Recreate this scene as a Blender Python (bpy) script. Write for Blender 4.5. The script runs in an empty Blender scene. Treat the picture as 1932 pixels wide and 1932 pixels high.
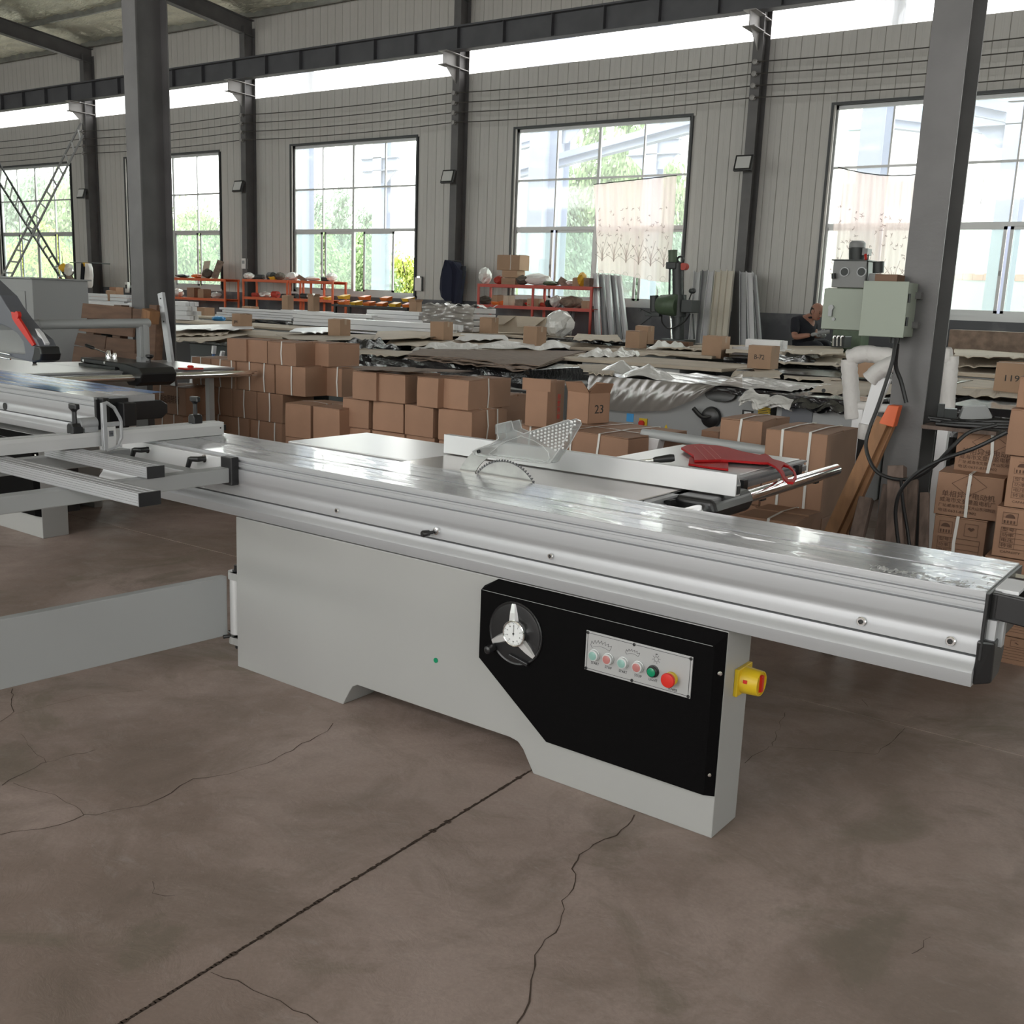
import bpy, bmesh, math, random
import numpy as np
from mathutils import Vector, Matrix
random.seed(7)
SC = bpy.context.scene
COL = SC.collection
PI = math.pi

# ------------------------------------------------------------------ camera
# world: X runs right along the far wall, Y towards it, Z up, metres; the photographer stands at (0,0,1.5)
FPX, PITCH, ROLL, AZW, AZM = 1938.0, 0.2008, 0.0392, -0.9674, -0.9400
CAMH = 1.5
def _l2c(v):
    x, y, z = v
    y2 = y*math.cos(PITCH)-z*math.sin(PITCH); z2 = y*math.sin(PITCH)+z*math.cos(PITCH)
    return (x*math.cos(ROLL)-y2*math.sin(ROLL), x*math.sin(ROLL)+y2*math.cos(ROLL), z2)
_xl = (-math.sin(AZW), 0, -math.cos(AZW)); _yl = (math.cos(AZW), 0, -math.sin(AZW))
RM = np.array([_l2c(_xl), _l2c(_yl), _l2c((0, -1, 0))]).T      # world -> (right, down, forward)
cam = bpy.data.objects.new('camera', bpy.data.cameras.new('camera'))
COL.objects.link(cam)
cam.data.sensor_width = 36; cam.data.lens = FPX/1932*36; cam.data.clip_end = 400; cam.data.clip_start = 0.05
m = Matrix.Identity(4)
for i in range(3):
    m[i][0] = RM[0][i]; m[i][1] = -RM[1][i]; m[i][2] = -RM[2][i]
m[2][3] = CAMH
cam.matrix_world = m
SC.camera = cam

# ------------------------------------------------------------------ light and exposure
W = bpy.data.worlds.new('world'); SC.world = W; W.use_nodes = True
bg = W.node_tree.nodes['Background']
bg.inputs[0].default_value = (1.0, 0.985, 0.965, 1); bg.inputs[1].default_value = 7.0      # bright white overcast sky
SC.view_settings.view_transform = 'Standard'; SC.view_settings.look = 'None'
SC.view_settings.exposure = 0.06; SC.view_settings.gamma = 1.0; SC.view_settings.use_curve_mapping = False
cy = SC.cycles
cy.max_bounces = 7; cy.diffuse_bounces = 5; cy.glossy_bounces = 4; cy.transmission_bounces = 6; cy.transparent_max_bounces = 10
cy.caustics_reflective = False; cy.caustics_refractive = False; cy.sample_clamp_indirect = 8
cy.use_denoising = True
def portal(name, c, sx, sy, rot):
    l = bpy.data.lights.new(name, 'AREA'); l.shape = 'RECTANGLE'; l.size = sx; l.size_y = sy
    l.cycles.is_portal = True
    o = bpy.data.objects.new(name, l); COL.objects.link(o); o.location = c; o.rotation_euler = rot
    return o

# ------------------------------------------------------------------ geometry of the photograph
def ray(px, py):
    return RM.T @ np.array([(px-966)/FPX, (py-966)/FPX, 1.0])
def atz(px, py, z):
    d = ray(px, py); t = (z-CAMH)/d[2]; return Vector((d[0]*t, d[1]*t, z))
def aty(px, py, Y):
    d = ray(px, py); t = Y/d[1]; return Vector((d[0]*t, Y, CAMH+d[2]*t))
def atx(px, py, X):
    d = ray(px, py); t = X/d[0]; return Vector((X, d[1]*t, CAMH+d[2]*t))
MA = Vector((-1.04606, 2.60143, 0)); MU = Vector((0.99962464, -0.02739657, 0)); MV = Vector((0.02739657, 0.99962464, 0))
MROT = math.atan2(MU.y, MU.x)
def uv(P): P = Vector(P)-MA; return Vector((P.dot(MU), P.dot(MV), P.z))
def mw(u, v, z): return MA+MU*u+MV*v+Vector((0, 0, z))
def mz(px, py, z): return uv(atz(px, py, z))
def mv(px, py, v):
    d = Vector(ray(px, py)); o = Vector((0, 0, CAMH)); t = (MA+MV*v-o).dot(MV)/d.dot(MV); return uv(o+d*t)

# ------------------------------------------------------------------ mesh building
class MB:
    def __init__(s): s.v = []; s.f = []
    def add(s, vs, fs):
        n = len(s.v); s.v += [tuple(a) for a in vs]; s.f += [tuple(i+n for i in f) for f in fs]; return s
    def box(s, x0, x1, y0, y1, z0, z1):
        return s.add([(x0,y0,z0),(x1,y0,z0),(x1,y1,z0),(x0,y1,z0),(x0,y0,z1),(x1,y0,z1),(x1,y1,z1),(x0,y1,z1)],
                     [(0,3,2,1),(4,5,6,7),(0,1,5,4),(1,2,6,5),(2,3,7,6),(3,0,4,7)])
    def hexa(s, p):      # 8 corners, bottom 4 ccw then top 4
        return s.add(p, [(0,3,2,1),(4,5,6,7),(0,1,5,4),(1,2,6,5),(2,3,7,6),(3,0,4,7)])
    def loft(s, rings, cap=True, closed=True):
        n = len(rings[0]); vs = [p for r in rings for p in r]; fs = []
        for k in range(len(rings)-1):
            for i in range(n if closed else n-1):
                j = (i+1) % n; fs.append((k*n+i, k*n+j, (k+1)*n+j, (k+1)*n+i))
        if cap: fs += [tuple(range(n-1, -1, -1)), tuple((len(rings)-1)*n+i for i in range(n))]
        return s.add(vs, fs)
    def prism(s, poly, ax, a, b):
        # poly in the two other axes, in x,y,z order
        def P(q, t):
            return (t, q[0], q[1]) if ax == 'x' else (q[0], t, q[1]) if ax == 'y' else (q[0], q[1], t)
        return s.loft([[P(q, a) for q in poly], [P(q, b) for q in poly]])
    def cyl(s, p0, p1, r, n=12, r1=None, cap=True):
        p0 = Vector(p0); p1 = Vector(p1); r1 = r if r1 is None else r1
        d = (p1-p0).normalized(); a = d.orthogonal().normalized(); b = d.cross(a)
        R = [[p+(a*math.cos(2*PI*i/n)+b*math.sin(2*PI*i/n))*q for i in range(n)] for p, q in ((p0, r), (p1, r1))]
        return s.loft(R, cap)
    def rod(s, prof, p0, d, n=16):      # profile [(t along d, radius)]
        p0 = Vector(p0); d = Vector(d).normalized(); a = d.orthogonal().normalized(); b = d.cross(a)
        return s.loft([[p0+d*t+(a*math.cos(2*PI*i/n)+b*math.sin(2*PI*i/n))*max(r, 1e-5) for i in range(n)] for t, r in prof])
    def tube(s, pts, r, n=8):
        pts = [Vector(p) for p in pts]; R = []; a = None
        for k, p in enumerate(pts):
            d = (pts[min(k+1, len(pts)-1)]-pts[max(k-1, 0)]).normalized()
            a = d.orthogonal().normalized() if a is None else (a-d*a.dot(d)).normalized()
            b = d.cross(a); rr = r[k] if isinstance(r, (list, tuple)) else r
            R.append([p+(a*math.cos(2*PI*i/n)+b*math.sin(2*PI*i/n))*rr for i in range(n)])
        return s.loft(R)
    def bar(s, p0, p1, w, h, up=(0, 0, 1)):   # rectangular bar, w across, h along up
        p0 = Vector(p0); p1 = Vector(p1); d = (p1-p0).normalized(); sd = d.cross(Vector(up))
        sd = sd.normalized() if sd.length > 1e-4 else Vector((1, 0, 0)); u = sd.cross(d).normalized()
        R = [[p+sd*x*w/2+u*y*h/2 for x, y in ((-1,-1),(1,-1),(1,1),(-1,1))] for p in (p0, p1)]
        return s.loft(R)
    def grid(s, fn, nx, ny):
        vs = [fn(i/nx, j/ny) for j in range(ny+1) for i in range(nx+1)]
        fs = [(j*(nx+1)+i, j*(nx+1)+i+1, (j+1)*(nx+1)+i+1, (j+1)*(nx+1)+i) for j in range(ny) for i in range(nx)]
        return s.add(vs, fs)
    def xf(s, mat):
        s.v = [tuple(mat @ Vector(p)) for p in s.v]; return s
    def shift(s, d): s.v = [(a+d[0], b+d[1], c+d[2]) for a, b, c in s.v]; return s

def fixn(me):
    b = bmesh.new(); b.from_mesh(me); bmesh.ops.recalc_face_normals(b, faces=b.faces); b.to_mesh(me); b.free()
def ob(name, mb, mat, parent=None, bevel=0, smooth=False, segs=2, fix=True, ang=40):
    me = bpy.data.meshes.new(name)
    me.from_pydata([tuple(p) for p in mb.v], [], mb.f)
    if fix: fixn(me)
    if smooth:
        me.polygons.foreach_set('use_smooth', [True]*len(me.polygons))
        try: me.set_sharp_from_angle(angle=math.radians(ang))
        except Exception: pass
    for mm in (mat if isinstance(mat, (list, tuple)) else [mat]): me.materials.append(mm)
    o = bpy.data.objects.new(name, me); COL.objects.link(o)
    if parent: o.parent = parent
    if bevel:
        bm = o.modifiers.new('b', 'BEVEL'); bm.width = bevel; bm.segments = segs; bm.limit_method = 'ANGLE'; bm.angle_limit = math.radians(50)
    return o
def tag(o, label=None, cat=None, group=None, kind=None):
    if label: o['label'] = label
    if cat: o['category'] = cat
    if group: o['group'] = group
    if kind: o['kind'] = kind
    return o
def thing(name, label, cat, loc=(0,0,0), rz=0, group=None, rot=None):
    o = bpy.data.objects.new(name, None); COL.objects.link(o); o.location = loc
    o.rotation_euler = rot if rot else (0, 0, rz); o.empty_display_size = 0.1
    return tag(o, label, cat, group)
def struct(name, mb, mat, parent=None, **k):
    o = ob(name, mb, mat, parent, **k)
    if not parent: o['kind'] = 'structure'
    return o
def copy_tree(o, parent=None):
    c = o.copy(); COL.objects.link(c)
    if parent: c.parent = parent
    for ch in list(o.children): copy_tree(ch, c)
    return c
def rot2(x, y, a): return x*math.cos(a)-y*math.sin(a), x*math.sin(a)+y*math.cos(a)

# ------------------------------------------------------------------ materials
def _n(nt, t, **k):
    n = nt.nodes.new(t)
    for a, b in k.items(): setattr(n, a, b)
    return n
def pm(name, col, rough=0.5, metal=0.0, var=0.0, scale=8.0, bump=0.0, bscale=40.0, col2=None, coat=0.0, stretch=None, detail=4, spec=None, thr=(0.35, 0.65), obvar=0.0):
    m = bpy.data.materials.new(name); m.use_nodes = True; nt = m.node_tree; b = nt.nodes['Principled BSDF']
    b.inputs['Base Color'].default_value = (*col, 1); b.inputs['Roughness'].default_value = rough; b.inputs['Metallic'].default_value = metal
    if coat: b.inputs['Coat Weight'].default_value = coat; b.inputs['Coat Roughness'].default_value = 0.08
    if spec is not None: b.inputs['Specular IOR Level'].default_value = spec
    tc = _n(nt, 'ShaderNodeTexCoord'); mp = _n(nt, 'ShaderNodeMapping'); nt.links.new(tc.outputs['Object'], mp.inputs[0])
    if stretch: mp.inputs['Scale'].default_value = stretch
    csock = None
    if var or col2:
        no = _n(nt, 'ShaderNodeTexNoise'); no.inputs['Scale'].default_value = scale; no.inputs['Detail'].default_value = detail
        nt.links.new(mp.outputs[0], no.inputs['Vector'])
        r = _n(nt, 'ShaderNodeMapRange'); r.inputs[1].default_value = thr[0]; r.inputs[2].default_value = thr[1]
        nt.links.new(no.outputs[0], r.inputs[0])
        mx = _n(nt, 'ShaderNodeMix', data_type='RGBA'); c2 = col2 or tuple(c*(1-var) for c in col)
        mx.inputs[6].default_value = (*col, 1); mx.inputs[7].default_value = (*c2, 1)
        nt.links.new(r.outputs[0], mx.inputs[0]); csock = mx.outputs[2]
    if obvar:
        oi = _n(nt, 'ShaderNodeObjectInfo'); hs = _n(nt, 'ShaderNodeHueSaturation')
        mr = _n(nt, 'ShaderNodeMapRange'); mr.inputs[3].default_value = 1-obvar; mr.inputs[4].default_value = 1+obvar
        nt.links.new(oi.outputs['Random'], mr.inputs[0]); nt.links.new(mr.outputs[0], hs.inputs['Value'])
        if csock: nt.links.new(csock, hs.inputs['Color'])
        else: hs.inputs['Color'].default_value = (*col, 1)
        csock = hs.outputs[0]
    if csock: nt.links.new(csock, b.inputs['Base Color'])
    if bump:
        n2 = _n(nt, 'ShaderNodeTexNoise'); n2.inputs['Scale'].default_value = bscale; n2.inputs['Detail'].default_value = 3
        nt.links.new(mp.outputs[0], n2.inputs['Vector'])
        bu = _n(nt, 'ShaderNodeBump'); bu.inputs['Strength'].default_value = bump; bu.inputs['Distance'].default_value = 0.01
        nt.links.new(n2.outputs[0], bu.inputs['Height']); nt.links.new(bu.outputs[0], b.inputs['Normal'])
    return m
def clearm(name, col, mix, rough=0.05, trans=(1, 1, 1), gloss=0.08):
    # thin clear sheet: see-through, a little milky, a little shiny
    m = bpy.data.materials.new(name); m.use_nodes = True; nt = m.node_tree; nt.nodes.clear()
    out = _n(nt, 'ShaderNodeOutputMaterial'); t = _n(nt, 'ShaderNodeBsdfTransparent'); t.inputs[0].default_value = (*trans, 1)
    d = _n(nt, 'ShaderNodeBsdfDiffuse'); d.inputs[0].default_value = (*col, 1); tl = _n(nt, 'ShaderNodeBsdfTranslucent'); tl.inputs[0].default_value = (*col, 1)
    a = _n(nt, 'ShaderNodeMixShader'); a.inputs[0].default_value = 0.5; nt.links.new(d.outputs[0], a.inputs[1]); nt.links.new(tl.outputs[0], a.inputs[2])
    b = _n(nt, 'ShaderNodeMixShader'); b.inputs[0].default_value = mix; nt.links.new(t.outputs[0], b.inputs[1]); nt.links.new(a.outputs[0], b.inputs[2])
    g = _n(nt, 'ShaderNodeBsdfGlossy'); g.inputs['Roughness'].default_value = rough
    c = _n(nt, 'ShaderNodeMixShader'); c.inputs[0].default_value = gloss; nt.links.new(b.outputs[0], c.inputs[1]); nt.links.new(g.outputs[0], c.inputs[2])
    nt.links.new(c.outputs[0], out.inputs[0]); return m
# ------------------------------------------------------------------ material set
def floor_mat():
    m = pm('concrete', (0.27, 0.222, 0.198), 0.62, var=0.0)
    nt = m.node_tree; b = nt.nodes['Principled BSDF']; tc = nt.nodes['Texture Coordinate']
    def noise(scale, detail, dist=0.0, rough=0.6, st=None):
        n = _n(nt, 'ShaderNodeTexNoise'); n.inputs['Scale'].default_value = scale; n.inputs['Detail'].default_value = detail
        n.inputs['Distortion'].default_value = dist; n.inputs['Roughness'].default_value = rough
        if st:
            mp = _n(nt, 'ShaderNodeMapping'); mp.inputs['Scale'].default_value = st; mp.inputs['Rotation'].default_value = (0, 0, 0.5)
            nt.links.new(tc.outputs['Object'], mp.inputs[0]); nt.links.new(mp.outputs[0], n.inputs['Vector'])
        else: nt.links.new(tc.outputs['Object'], n.inputs['Vector'])
        return n.outputs[0]
    def rng(s, a, c, lo=0.0, hi=1.0):
        r = _n(nt, 'ShaderNodeMapRange'); r.inputs[1].default_value = a; r.inputs[2].default_value = c
        r.inputs[3].default_value = lo; r.inputs[4].default_value = hi; nt.links.new(s, r.inputs[0]); return r.outputs[0]
    def mix(fac, a, c):
        x = _n(nt, 'ShaderNodeMix', data_type='RGBA'); nt.links.new(fac, x.inputs[0])
        for s, v in ((6, a), (7, c)):
            if isinstance(v, tuple): x.inputs[s].default_value = (*v, 1)
            else: nt.links.new(v, x.inputs[s])
        return x.outputs[2]
    c = mix(rng(noise(0.9, 7, 0.6, 0.65), 0.40, 0.60), (0.41, 0.318, 0.280), (0.275, 0.205, 0.172))
    c = mix(rng(noise(2.3, 9, 0.8, 0.7), 0.46, 0.68, 0, 0.8), c, (0.190, 0.145, 0.115))
    c = mix(rng(noise(5.5, 9, 0.9, 0.75, (1, 2.2, 1)), 0.56, 0.72, 0, 0.6), c, (0.40, 0.335, 0.30))
    c = mix(rng(noise(1.3, 8, 1.0, 0.65), 0.57, 0.64, 0, 0.55), c, (0.165, 0.140, 0.100))
    c = mix(rng(noise(14, 6, 2.5, 0.7, (1, 5, 1)), 0.64, 0.70, 0, 0.5), c, (0.50, 0.43, 0.39))
    c = mix(rng(noise(90, 2), 0.3, 0.7, 0, 0.22), c, (0.16, 0.13, 0.11))
    nt.links.new(c, b.inputs['Base Color'])
    nt.links.new(rng(noise(3.0, 6, 1.0), 0.3, 0.7, 0.42, 0.72), b.inputs['Roughness'])
    bu = _n(nt, 'ShaderNodeBump'); bu.inputs['Strength'].default_value = 0.35; bu.inputs['Distance'].default_value = 0.006
    nt.links.new(noise(9, 9, 1.0, 0.7), bu.inputs['Height']); nt.links.new(bu.outputs[0], b.inputs['Normal'])
    return m
def film_mat(name, col, metal, rough, bs, bump=0.25, st=(1, 4, 1)):
    return pm(name, col, rough, metal, bump=bump, bscale=bs, stretch=st)
M = dict(
    floor=floor_mat(), joint=pm('joint', (0.085, 0.062, 0.050), 0.95, spec=0.1),
    clad=pm('clad', (0.52, 0.505, 0.475), 0.42, var=0.14, scale=1.2, stretch=(1, 1, 0.25), obvar=0.015),
    cladtop=pm('cladtop', (0.50, 0.475, 0.44), 0.5, var=0.1, scale=1.5, obvar=0.03),
    plinth=pm('plinth', (0.105, 0.108, 0.118), 0.7, col2=(0.17, 0.172, 0.18), scale=2.5, thr=(0.5, 0.7), bump=0.3, bscale=20),
    steel=pm('steel', (0.115, 0.110, 0.110), 0.5, var=0.25, scale=3, bump=0.08, bscale=60),
    steelb=pm('steelb', (0.088, 0.088, 0.096), 0.55, var=0.2, scale=3),
    bracket=pm('bracket', (0.30, 0.29, 0.28), 0.5),
    foil=pm('foil', (0.90, 0.88, 0.74), 0.30, 0.85, var=0.2, scale=1.3, bump=1.0, bscale=7, stretch=(1.0, 3.5, 1)),
    purlin=pm('purlin', (0.33, 0.33, 0.31), 0.35, 0.6, var=0.3, scale=3),
    winframe=pm('winframe', (0.52, 0.53, 0.53), 0.4, 0.2), wintrim=pm('wintrim', (0.045, 0.048, 0.05), 0.5),
    glass=clearm('glass', (0.88, 0.90, 0.86), 0.12, 0.04, (0.97, 1, 0.985), 0.035),
    glassg=clearm('glassg', (0.80, 0.90, 0.84), 0.20, 0.05, (0.90, 0.97, 0.93), 0.05),
    poly=clearm('poly', (0.92, 0.93, 0.90), 0.35, 0.3, (1, 1, 1), 0.04),
    stain=pm('stain', (0.42, 0.42, 0.36), 0.8),
    white=pm('white', (0.345, 0.345, 0.335), 0.42, var=0.03, scale=2, coat=0.15),
    grey=pm('grey', (0.36, 0.37, 0.37), 0.42), dgrey=pm('dgrey', (0.11, 0.115, 0.13), 0.5), mgrey=pm('mgrey', (0.30, 0.305, 0.305), 0.5),
    black=pm('black', (0.0035, 0.0033, 0.0035), 0.6, bump=0.25, bscale=900, spec=0.04), bplast=pm('bplast', (0.012, 0.012, 0.013), 0.35),
    alu=pm('alu', (0.43, 0.435, 0.45), 0.46, 0.4, var=0.05, scale=2, stretch=(0.3, 20, 20)),
    aluw=pm('aluw', (0.66, 0.66, 0.665), 0.38, 0.35),
    alutop=film_mat('alutop', (0.60, 0.605, 0.62), 0.7, 0.24, 7, 0.16, (1, 5, 1)),
    iron=pm('iron', (0.36, 0.325, 0.305), 0.20, 0.85), sheet=pm('sheet', (0.72, 0.72, 0.72), 0.30, 0.55),
    chrome=pm('chrome', (0.82, 0.82, 0.82), 0.12, 1.0), sawsteel=pm('sawsteel', (0.36, 0.35, 0.34), 0.28, 0.9, var=0.15, scale=20), tooth=pm('tooth', (0.10, 0.10, 0.105), 0.4, 0.6),
    red=pm('red', (0.40, 0.006, 0.008), 0.55, spec=0.25), redb=pm('redb', (0.55, 0.02, 0.012), 0.35), yellow=pm('yellow', (0.62, 0.42, 0.015), 0.4),
    green=pm('green', (0.0, 0.22, 0.10), 0.3), paleg=pm('paleg', (0.22, 0.38, 0.34), 0.3), palered=pm('palered', (0.42, 0.16, 0.15), 0.3), clearp=pm('clearp', (0.55, 0.56, 0.56), 0.2),
    plate=pm('plate', (0.40, 0.40, 0.40), 0.45, 0.3), dial=pm('dial', (0.72, 0.73, 0.73), 0.3), ink=pm('ink', (0.015, 0.015, 0.015), 0.6), inkbrown=pm('inkbrown', (0.09, 0.045, 0.028), 0.8),
    clear=clearm('clear', (0.86, 0.88, 0.88), 0.16, 0.08, (0.94, 0.95, 0.95), 0.16), clearedge=clearm('clearedge', (0.95, 0.95, 0.95), 0.75, 0.1, (1, 1, 1), 0.25),
    bluefilm=pm('bluefilm', (0.13, 0.24, 0.50), 0.22, 0.0, col2=(0.08, 0.22, 0.50), scale=6, spec=0.45, bump=0.10, bscale=12, stretch=(1, 5, 1)),
    card=pm('card', (0.315, 0.178, 0.112), 0.75, var=0.10, scale=6, obvar=0.10), cardin=pm('cardin', (0.27, 0.155, 0.098), 0.8),
    cardp=pm('cardp', (0.37, 0.235, 0.150), 0.75, var=0.08, scale=5, obvar=0.06), strap=pm('strap', (0.66, 0.64, 0.60), 0.45), tape=pm('tape', (0.50, 0.38, 0.28), 0.2, coat=0.6),
    board=pm('board', (0.56, 0.475, 0.375), 0.8, var=0.12, scale=3, obvar=0.08), boardd=pm('boardd', (0.27, 0.195, 0.150), 0.85, var=0.4, scale=9, stretch=(1, 6, 1)),
    pallet=pm('pallet', (0.155, 0.083, 0.050), 0.7, var=0.35, scale=5, stretch=(0.6, 4, 4), obvar=0.22), wood=pm('wood', (0.30, 0.145, 0.062), 0.65, var=0.3, scale=6, stretch=(4, 4, 0.5)), woodd=pm('woodd', (0.15, 0.105, 0.085), 0.8, var=0.45, scale=7, stretch=(5, 5, 0.6)),
    whitebar=pm('whitebar', (0.72, 0.72, 0.73), 0.4, 0.1, obvar=0.06), creambar=pm('creambar', (0.70, 0.66, 0.57), 0.5, obvar=0.05),
    plast=pm('plast', (0.70, 0.69, 0.66), 0.22, coat=0.5, bump=0.8, bscale=14), plastg=clearm('plastg', (0.50, 0.455, 0.42), 0.62, 0.22, (0.9, 0.88, 0.86), 0.16),
    bwrap=pm('bwrap', (0.018, 0.018, 0.020), 0.12, 0.1, bump=1.0, bscale=22, coat=0.8), foam=pm('foam', (0.66, 0.64, 0.62), 0.8, bump=0.6, bscale=30),
    orange=pm('orange', (0.62, 0.115, 0.035), 0.45), redrack=pm('redrack', (0.47, 0.055, 0.035), 0.45), obin=pm('obin', (0.70, 0.17, 0.03), 0.45), ybin=pm('ybin', (0.72, 0.42, 0.03), 0.45),
    rag=pm('rag', (0.10, 0.085, 0.07), 0.9), paper=pm('paper', (0.72, 0.70, 0.68), 0.8), blue=pm('blue', (0.06, 0.33, 0.70), 0.4), navy=pm('navy', (0.010, 0.012, 0.030), 0.9), skin=pm('skin', (0.33, 0.165, 0.115), 0.55), cloth=pm('cloth', (0.010, 0.011, 0.017), 0.9), hair=pm('hair', (0.02, 0.018, 0.016), 0.8),
    cabgreen=pm('cabgreen', (0.235, 0.265, 0.215), 0.45), mgreen=pm('mgreen', (0.085, 0.125, 0.075), 0.5, var=0.3, scale=8), mdark=pm('mdark', (0.030, 0.034, 0.034), 0.45), cable=pm('cable', (0.008, 0.008, 0.009), 0.5),
    lampglass=pm('lampglass', (0.60, 0.60, 0.58), 0.3), wirem=pm('wirem', (0.05, 0.045, 0.04), 0.6), porc=pm('porc', (0.27, 0.26, 0.25), 0.35),
    outsteel=pm('outsteel', (0.34, 0.38, 0.50), 0.7, spec=0.2), outwall=pm('outwall', (0.36, 0.36, 0.37), 0.9), ground=pm('ground', (0.30, 0.30, 0.26), 0.95, var=0.3, scale=0.5), outroof=pm('outroof', (0.25, 0.40, 0.48), 0.5),  # outdoor steel made paler in its colour to stand in for haze
    leaf=pm('leaf', (0.26, 0.38, 0.18), 0.7, obvar=0.15), leafy=pm('leafy', (0.46, 0.54, 0.13), 0.7), leafd=pm('leafd', (0.20, 0.29, 0.20), 0.7), bark=pm('bark', (0.12, 0.10, 0.08), 0.9), brickr=pm('brickr', (0.40, 0.17, 0.12), 0.9),  # leaf colours lightened in place of outdoor haze and glare
)
def curtain_mat():
    return clearm('curtain', (0.84, 0.72, 0.70), 0.84, 0.5, (0.98, 0.93, 0.92), 0.0)
for k_, d_ in (('foil', .07), ('plast', .02)):
    for n_ in M[k_].node_tree.nodes:
        if n_.type == 'BUMP': n_.inputs['Distance'].default_value = d_
M['curtain'] = curtain_mat(); M['print'] = clearm('print', (0.40, 0.30, 0.27), 0.42, 0.6, (0.9, 0.85, 0.85), 0.0)

# ------------------------------------------------------------------ the hall
X0, X1, YN, YF, YR = -36.6, 11.0, -6.2, 16.4, 5.1
EAVE, RIDGE = 7.38, 8.38
BAY = 5.95; CX = [-6.8+BAY*k for k in range(-5, 4)]          # wall columns
def roofz(y): return EAVE+(RIDGE-EAVE)*(1-abs(y-YR)/(YF-YR))
# floor: cast slabs with recessed joints
fl = struct('floor', MB().box(X0, X1, YN, YF, -0.30, -0.008), M['joint'])
xs = [X0]+[-1.70+5.95*k for k in range(-5, 3)]+[X1]; ys = [YN, -2.1, 3.845, 9.8, YF]
for i in range(len(xs)-1):
    for j in range(len(ys)-1):
        g = 0.0035
        mb = MB(); a, b, c, d = xs[i]+g, xs[i+1]-g, ys[j]+g, ys[j+1]-g
        mb.box(a, b, c, d, -0.012, 0.0)
        ob('slab', mb, M['floor'], fl)
def crack(pts, w=0.004):
    # hairline cracks: a thin dirt-filled ribbon lying on the slab
    L = []
    for k in range(len(pts)-1):
        (x0, y0), (x1, y1) = pts[k], pts[k+1]; n = max(2, int(math.hypot(x1-x0, y1-y0)/0.03))
        for i in range(n):
            t = i/n; L.append((x0+(x1-x0)*t+random.uniform(-.008, .008), y0+(y1-y0)*t+random.uniform(-.008, .008)))
    L.append(pts[-1]); mb = MB(); R = []
    for k, (x, y) in enumerate(L):
        a = L[max(k-1, 0)]; b = L[min(k+1, len(L)-1)]; d = Vector((b[0]-a[0], b[1]-a[1])).normalized(); ww = w*random.uniform(.25, .9)*.28
        R.append([(x-d.y*ww, y+d.x*ww, .0008), (x+d.y*ww, y-d.x*ww, .0008)])
    vs = [p for r in R for p in r]; fs = [(2*i, 2*i+1, 2*i+3, 2*i+2) for i in range(len(R)-1)]
    return mb.add(vs, fs)
def gp(px, py): p = atz(px, py, 0); return (p.x, p.y)
for pts, w in (([(1200,1537),(1168,1578),(1140,1585),(1093,1612),(1083,1627),(1088,1665),(1066,1700),(1058,1745),(1030,1775),(1008,1800),(1005,1870),(975,1932)], .010),
            ([(630,1365),(610,1385),(560,1410),(500,1440),(440,1460),(370,1470),(340,1485),(310,1505),(270,1520),(160,1540),(100,1560),(0,1575)], .007),
            ([(0,1482),(40,1460),(80,1440),(120,1430),(180,1415)], .006), ([(85,1438),(60,1410),(40,1385)], .003), ([(25,1480),(60,1490),(100,1500),(140,1520),(158,1538)], .004),
            ([(20,1300),(25,1330),(20,1350),(0,1362)], .006), ([(20,1350),(80,1335),(150,1315),(280,1300)], .003),
            ([(1710,1375),(1680,1405),(1650,1425),(1560,1415),(1455,1408),(1430,1420),(1405,1440)], .005), ([(1455,1408),(1470,1370),(1480,1345)], .004),
            ([(395,1835),(450,1855),(500,1880),(560,1905),(600,1930)], .006), ([(1755,1765),(1740,1785),(1720,1800)], .004), ([(1640,1335),(1625,1318)], .003), ([(285,1665),(292,1685),(330,1690)], .004)):
    o = ob('crack', crack([gp(*p) for p in pts], w), M['joint'], fl, fix=False); o['kind'] = 'stuff'
# ragged dirt along the near joint
mb = MB()
for k in range(150):
    y = 0.9+k*0.0115; w = random.uniform(.002, .0065)*(1.7 if random.random() < .12 else 1)
    mb.add([(-1.70-w, y, .0012), (-1.70+w*random.uniform(.6, 1.2), y+.001, .0012), (-1.70+w, y+.016, .0012), (-1.70-w*.8, y+.015, .0012)], [(0, 1, 2, 3)])
o = ob('joint_dirt', mb, M['joint'], fl, fix=False); o['kind'] = 'stuff'

# far wall: plinth, ribbed cladding in single strips, translucent strip, upper cladding
STR = 0.2125
WINX = [-11.56+BAY*k for k in range(-4, 4)]; WW, WZ0, WZ1 = 3.56, 1.56, 4.65
wl = struct('wall_back', MB().box(X0, X1, YF, YF+.25, 0, 1.50), M['plinth'])
def strip(h, w=STR):
    # one rib strip of profiled sheet: a flat pan and a narrow recessed seam
    mb = MB(); g = .007
    pr = [(0, .014), (g, 0.0), (w*.42, 0.0), (w*.46, .0025), (w*.56, .0025), (w*.60, 0), (w-g, 0), (w, .014)]
    vs = [(x, y, 0) for x, y in pr]+[(x, y, h) for x, y in pr]; n = len(pr)
    return mb.add(vs, [(i, i+1, n+i+1, n+i) for i in range(n-1)])
def mesh_only(name, mb, mat):
    me = bpy.data.meshes.new(name); me.from_pydata(mb.v, [], mb.f); me.materials.append(mat); return me
def put(name, me, loc, parent=None, rot=(0, 0, 0), scale=None):
    o = bpy.data.objects.new(name, me); COL.objects.link(o); o.location = loc; o.rotation_euler = rot
    if scale: o.scale = scale
    if parent: o.parent = parent
    return o
me_full = mesh_only('cladding_strip', strip(4.20), M['clad']); me_lint = mesh_only('cladding_strip_short', strip(5.70-WZ1), M['clad']); me_top = mesh_only('upper_strip', strip(1.05), M['cladtop'])
wtop = struct('wall_back_upper', MB().box(X0, X1, YF+.06, YF+.12, 6.42, 7.56), M['cladtop'])
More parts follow.
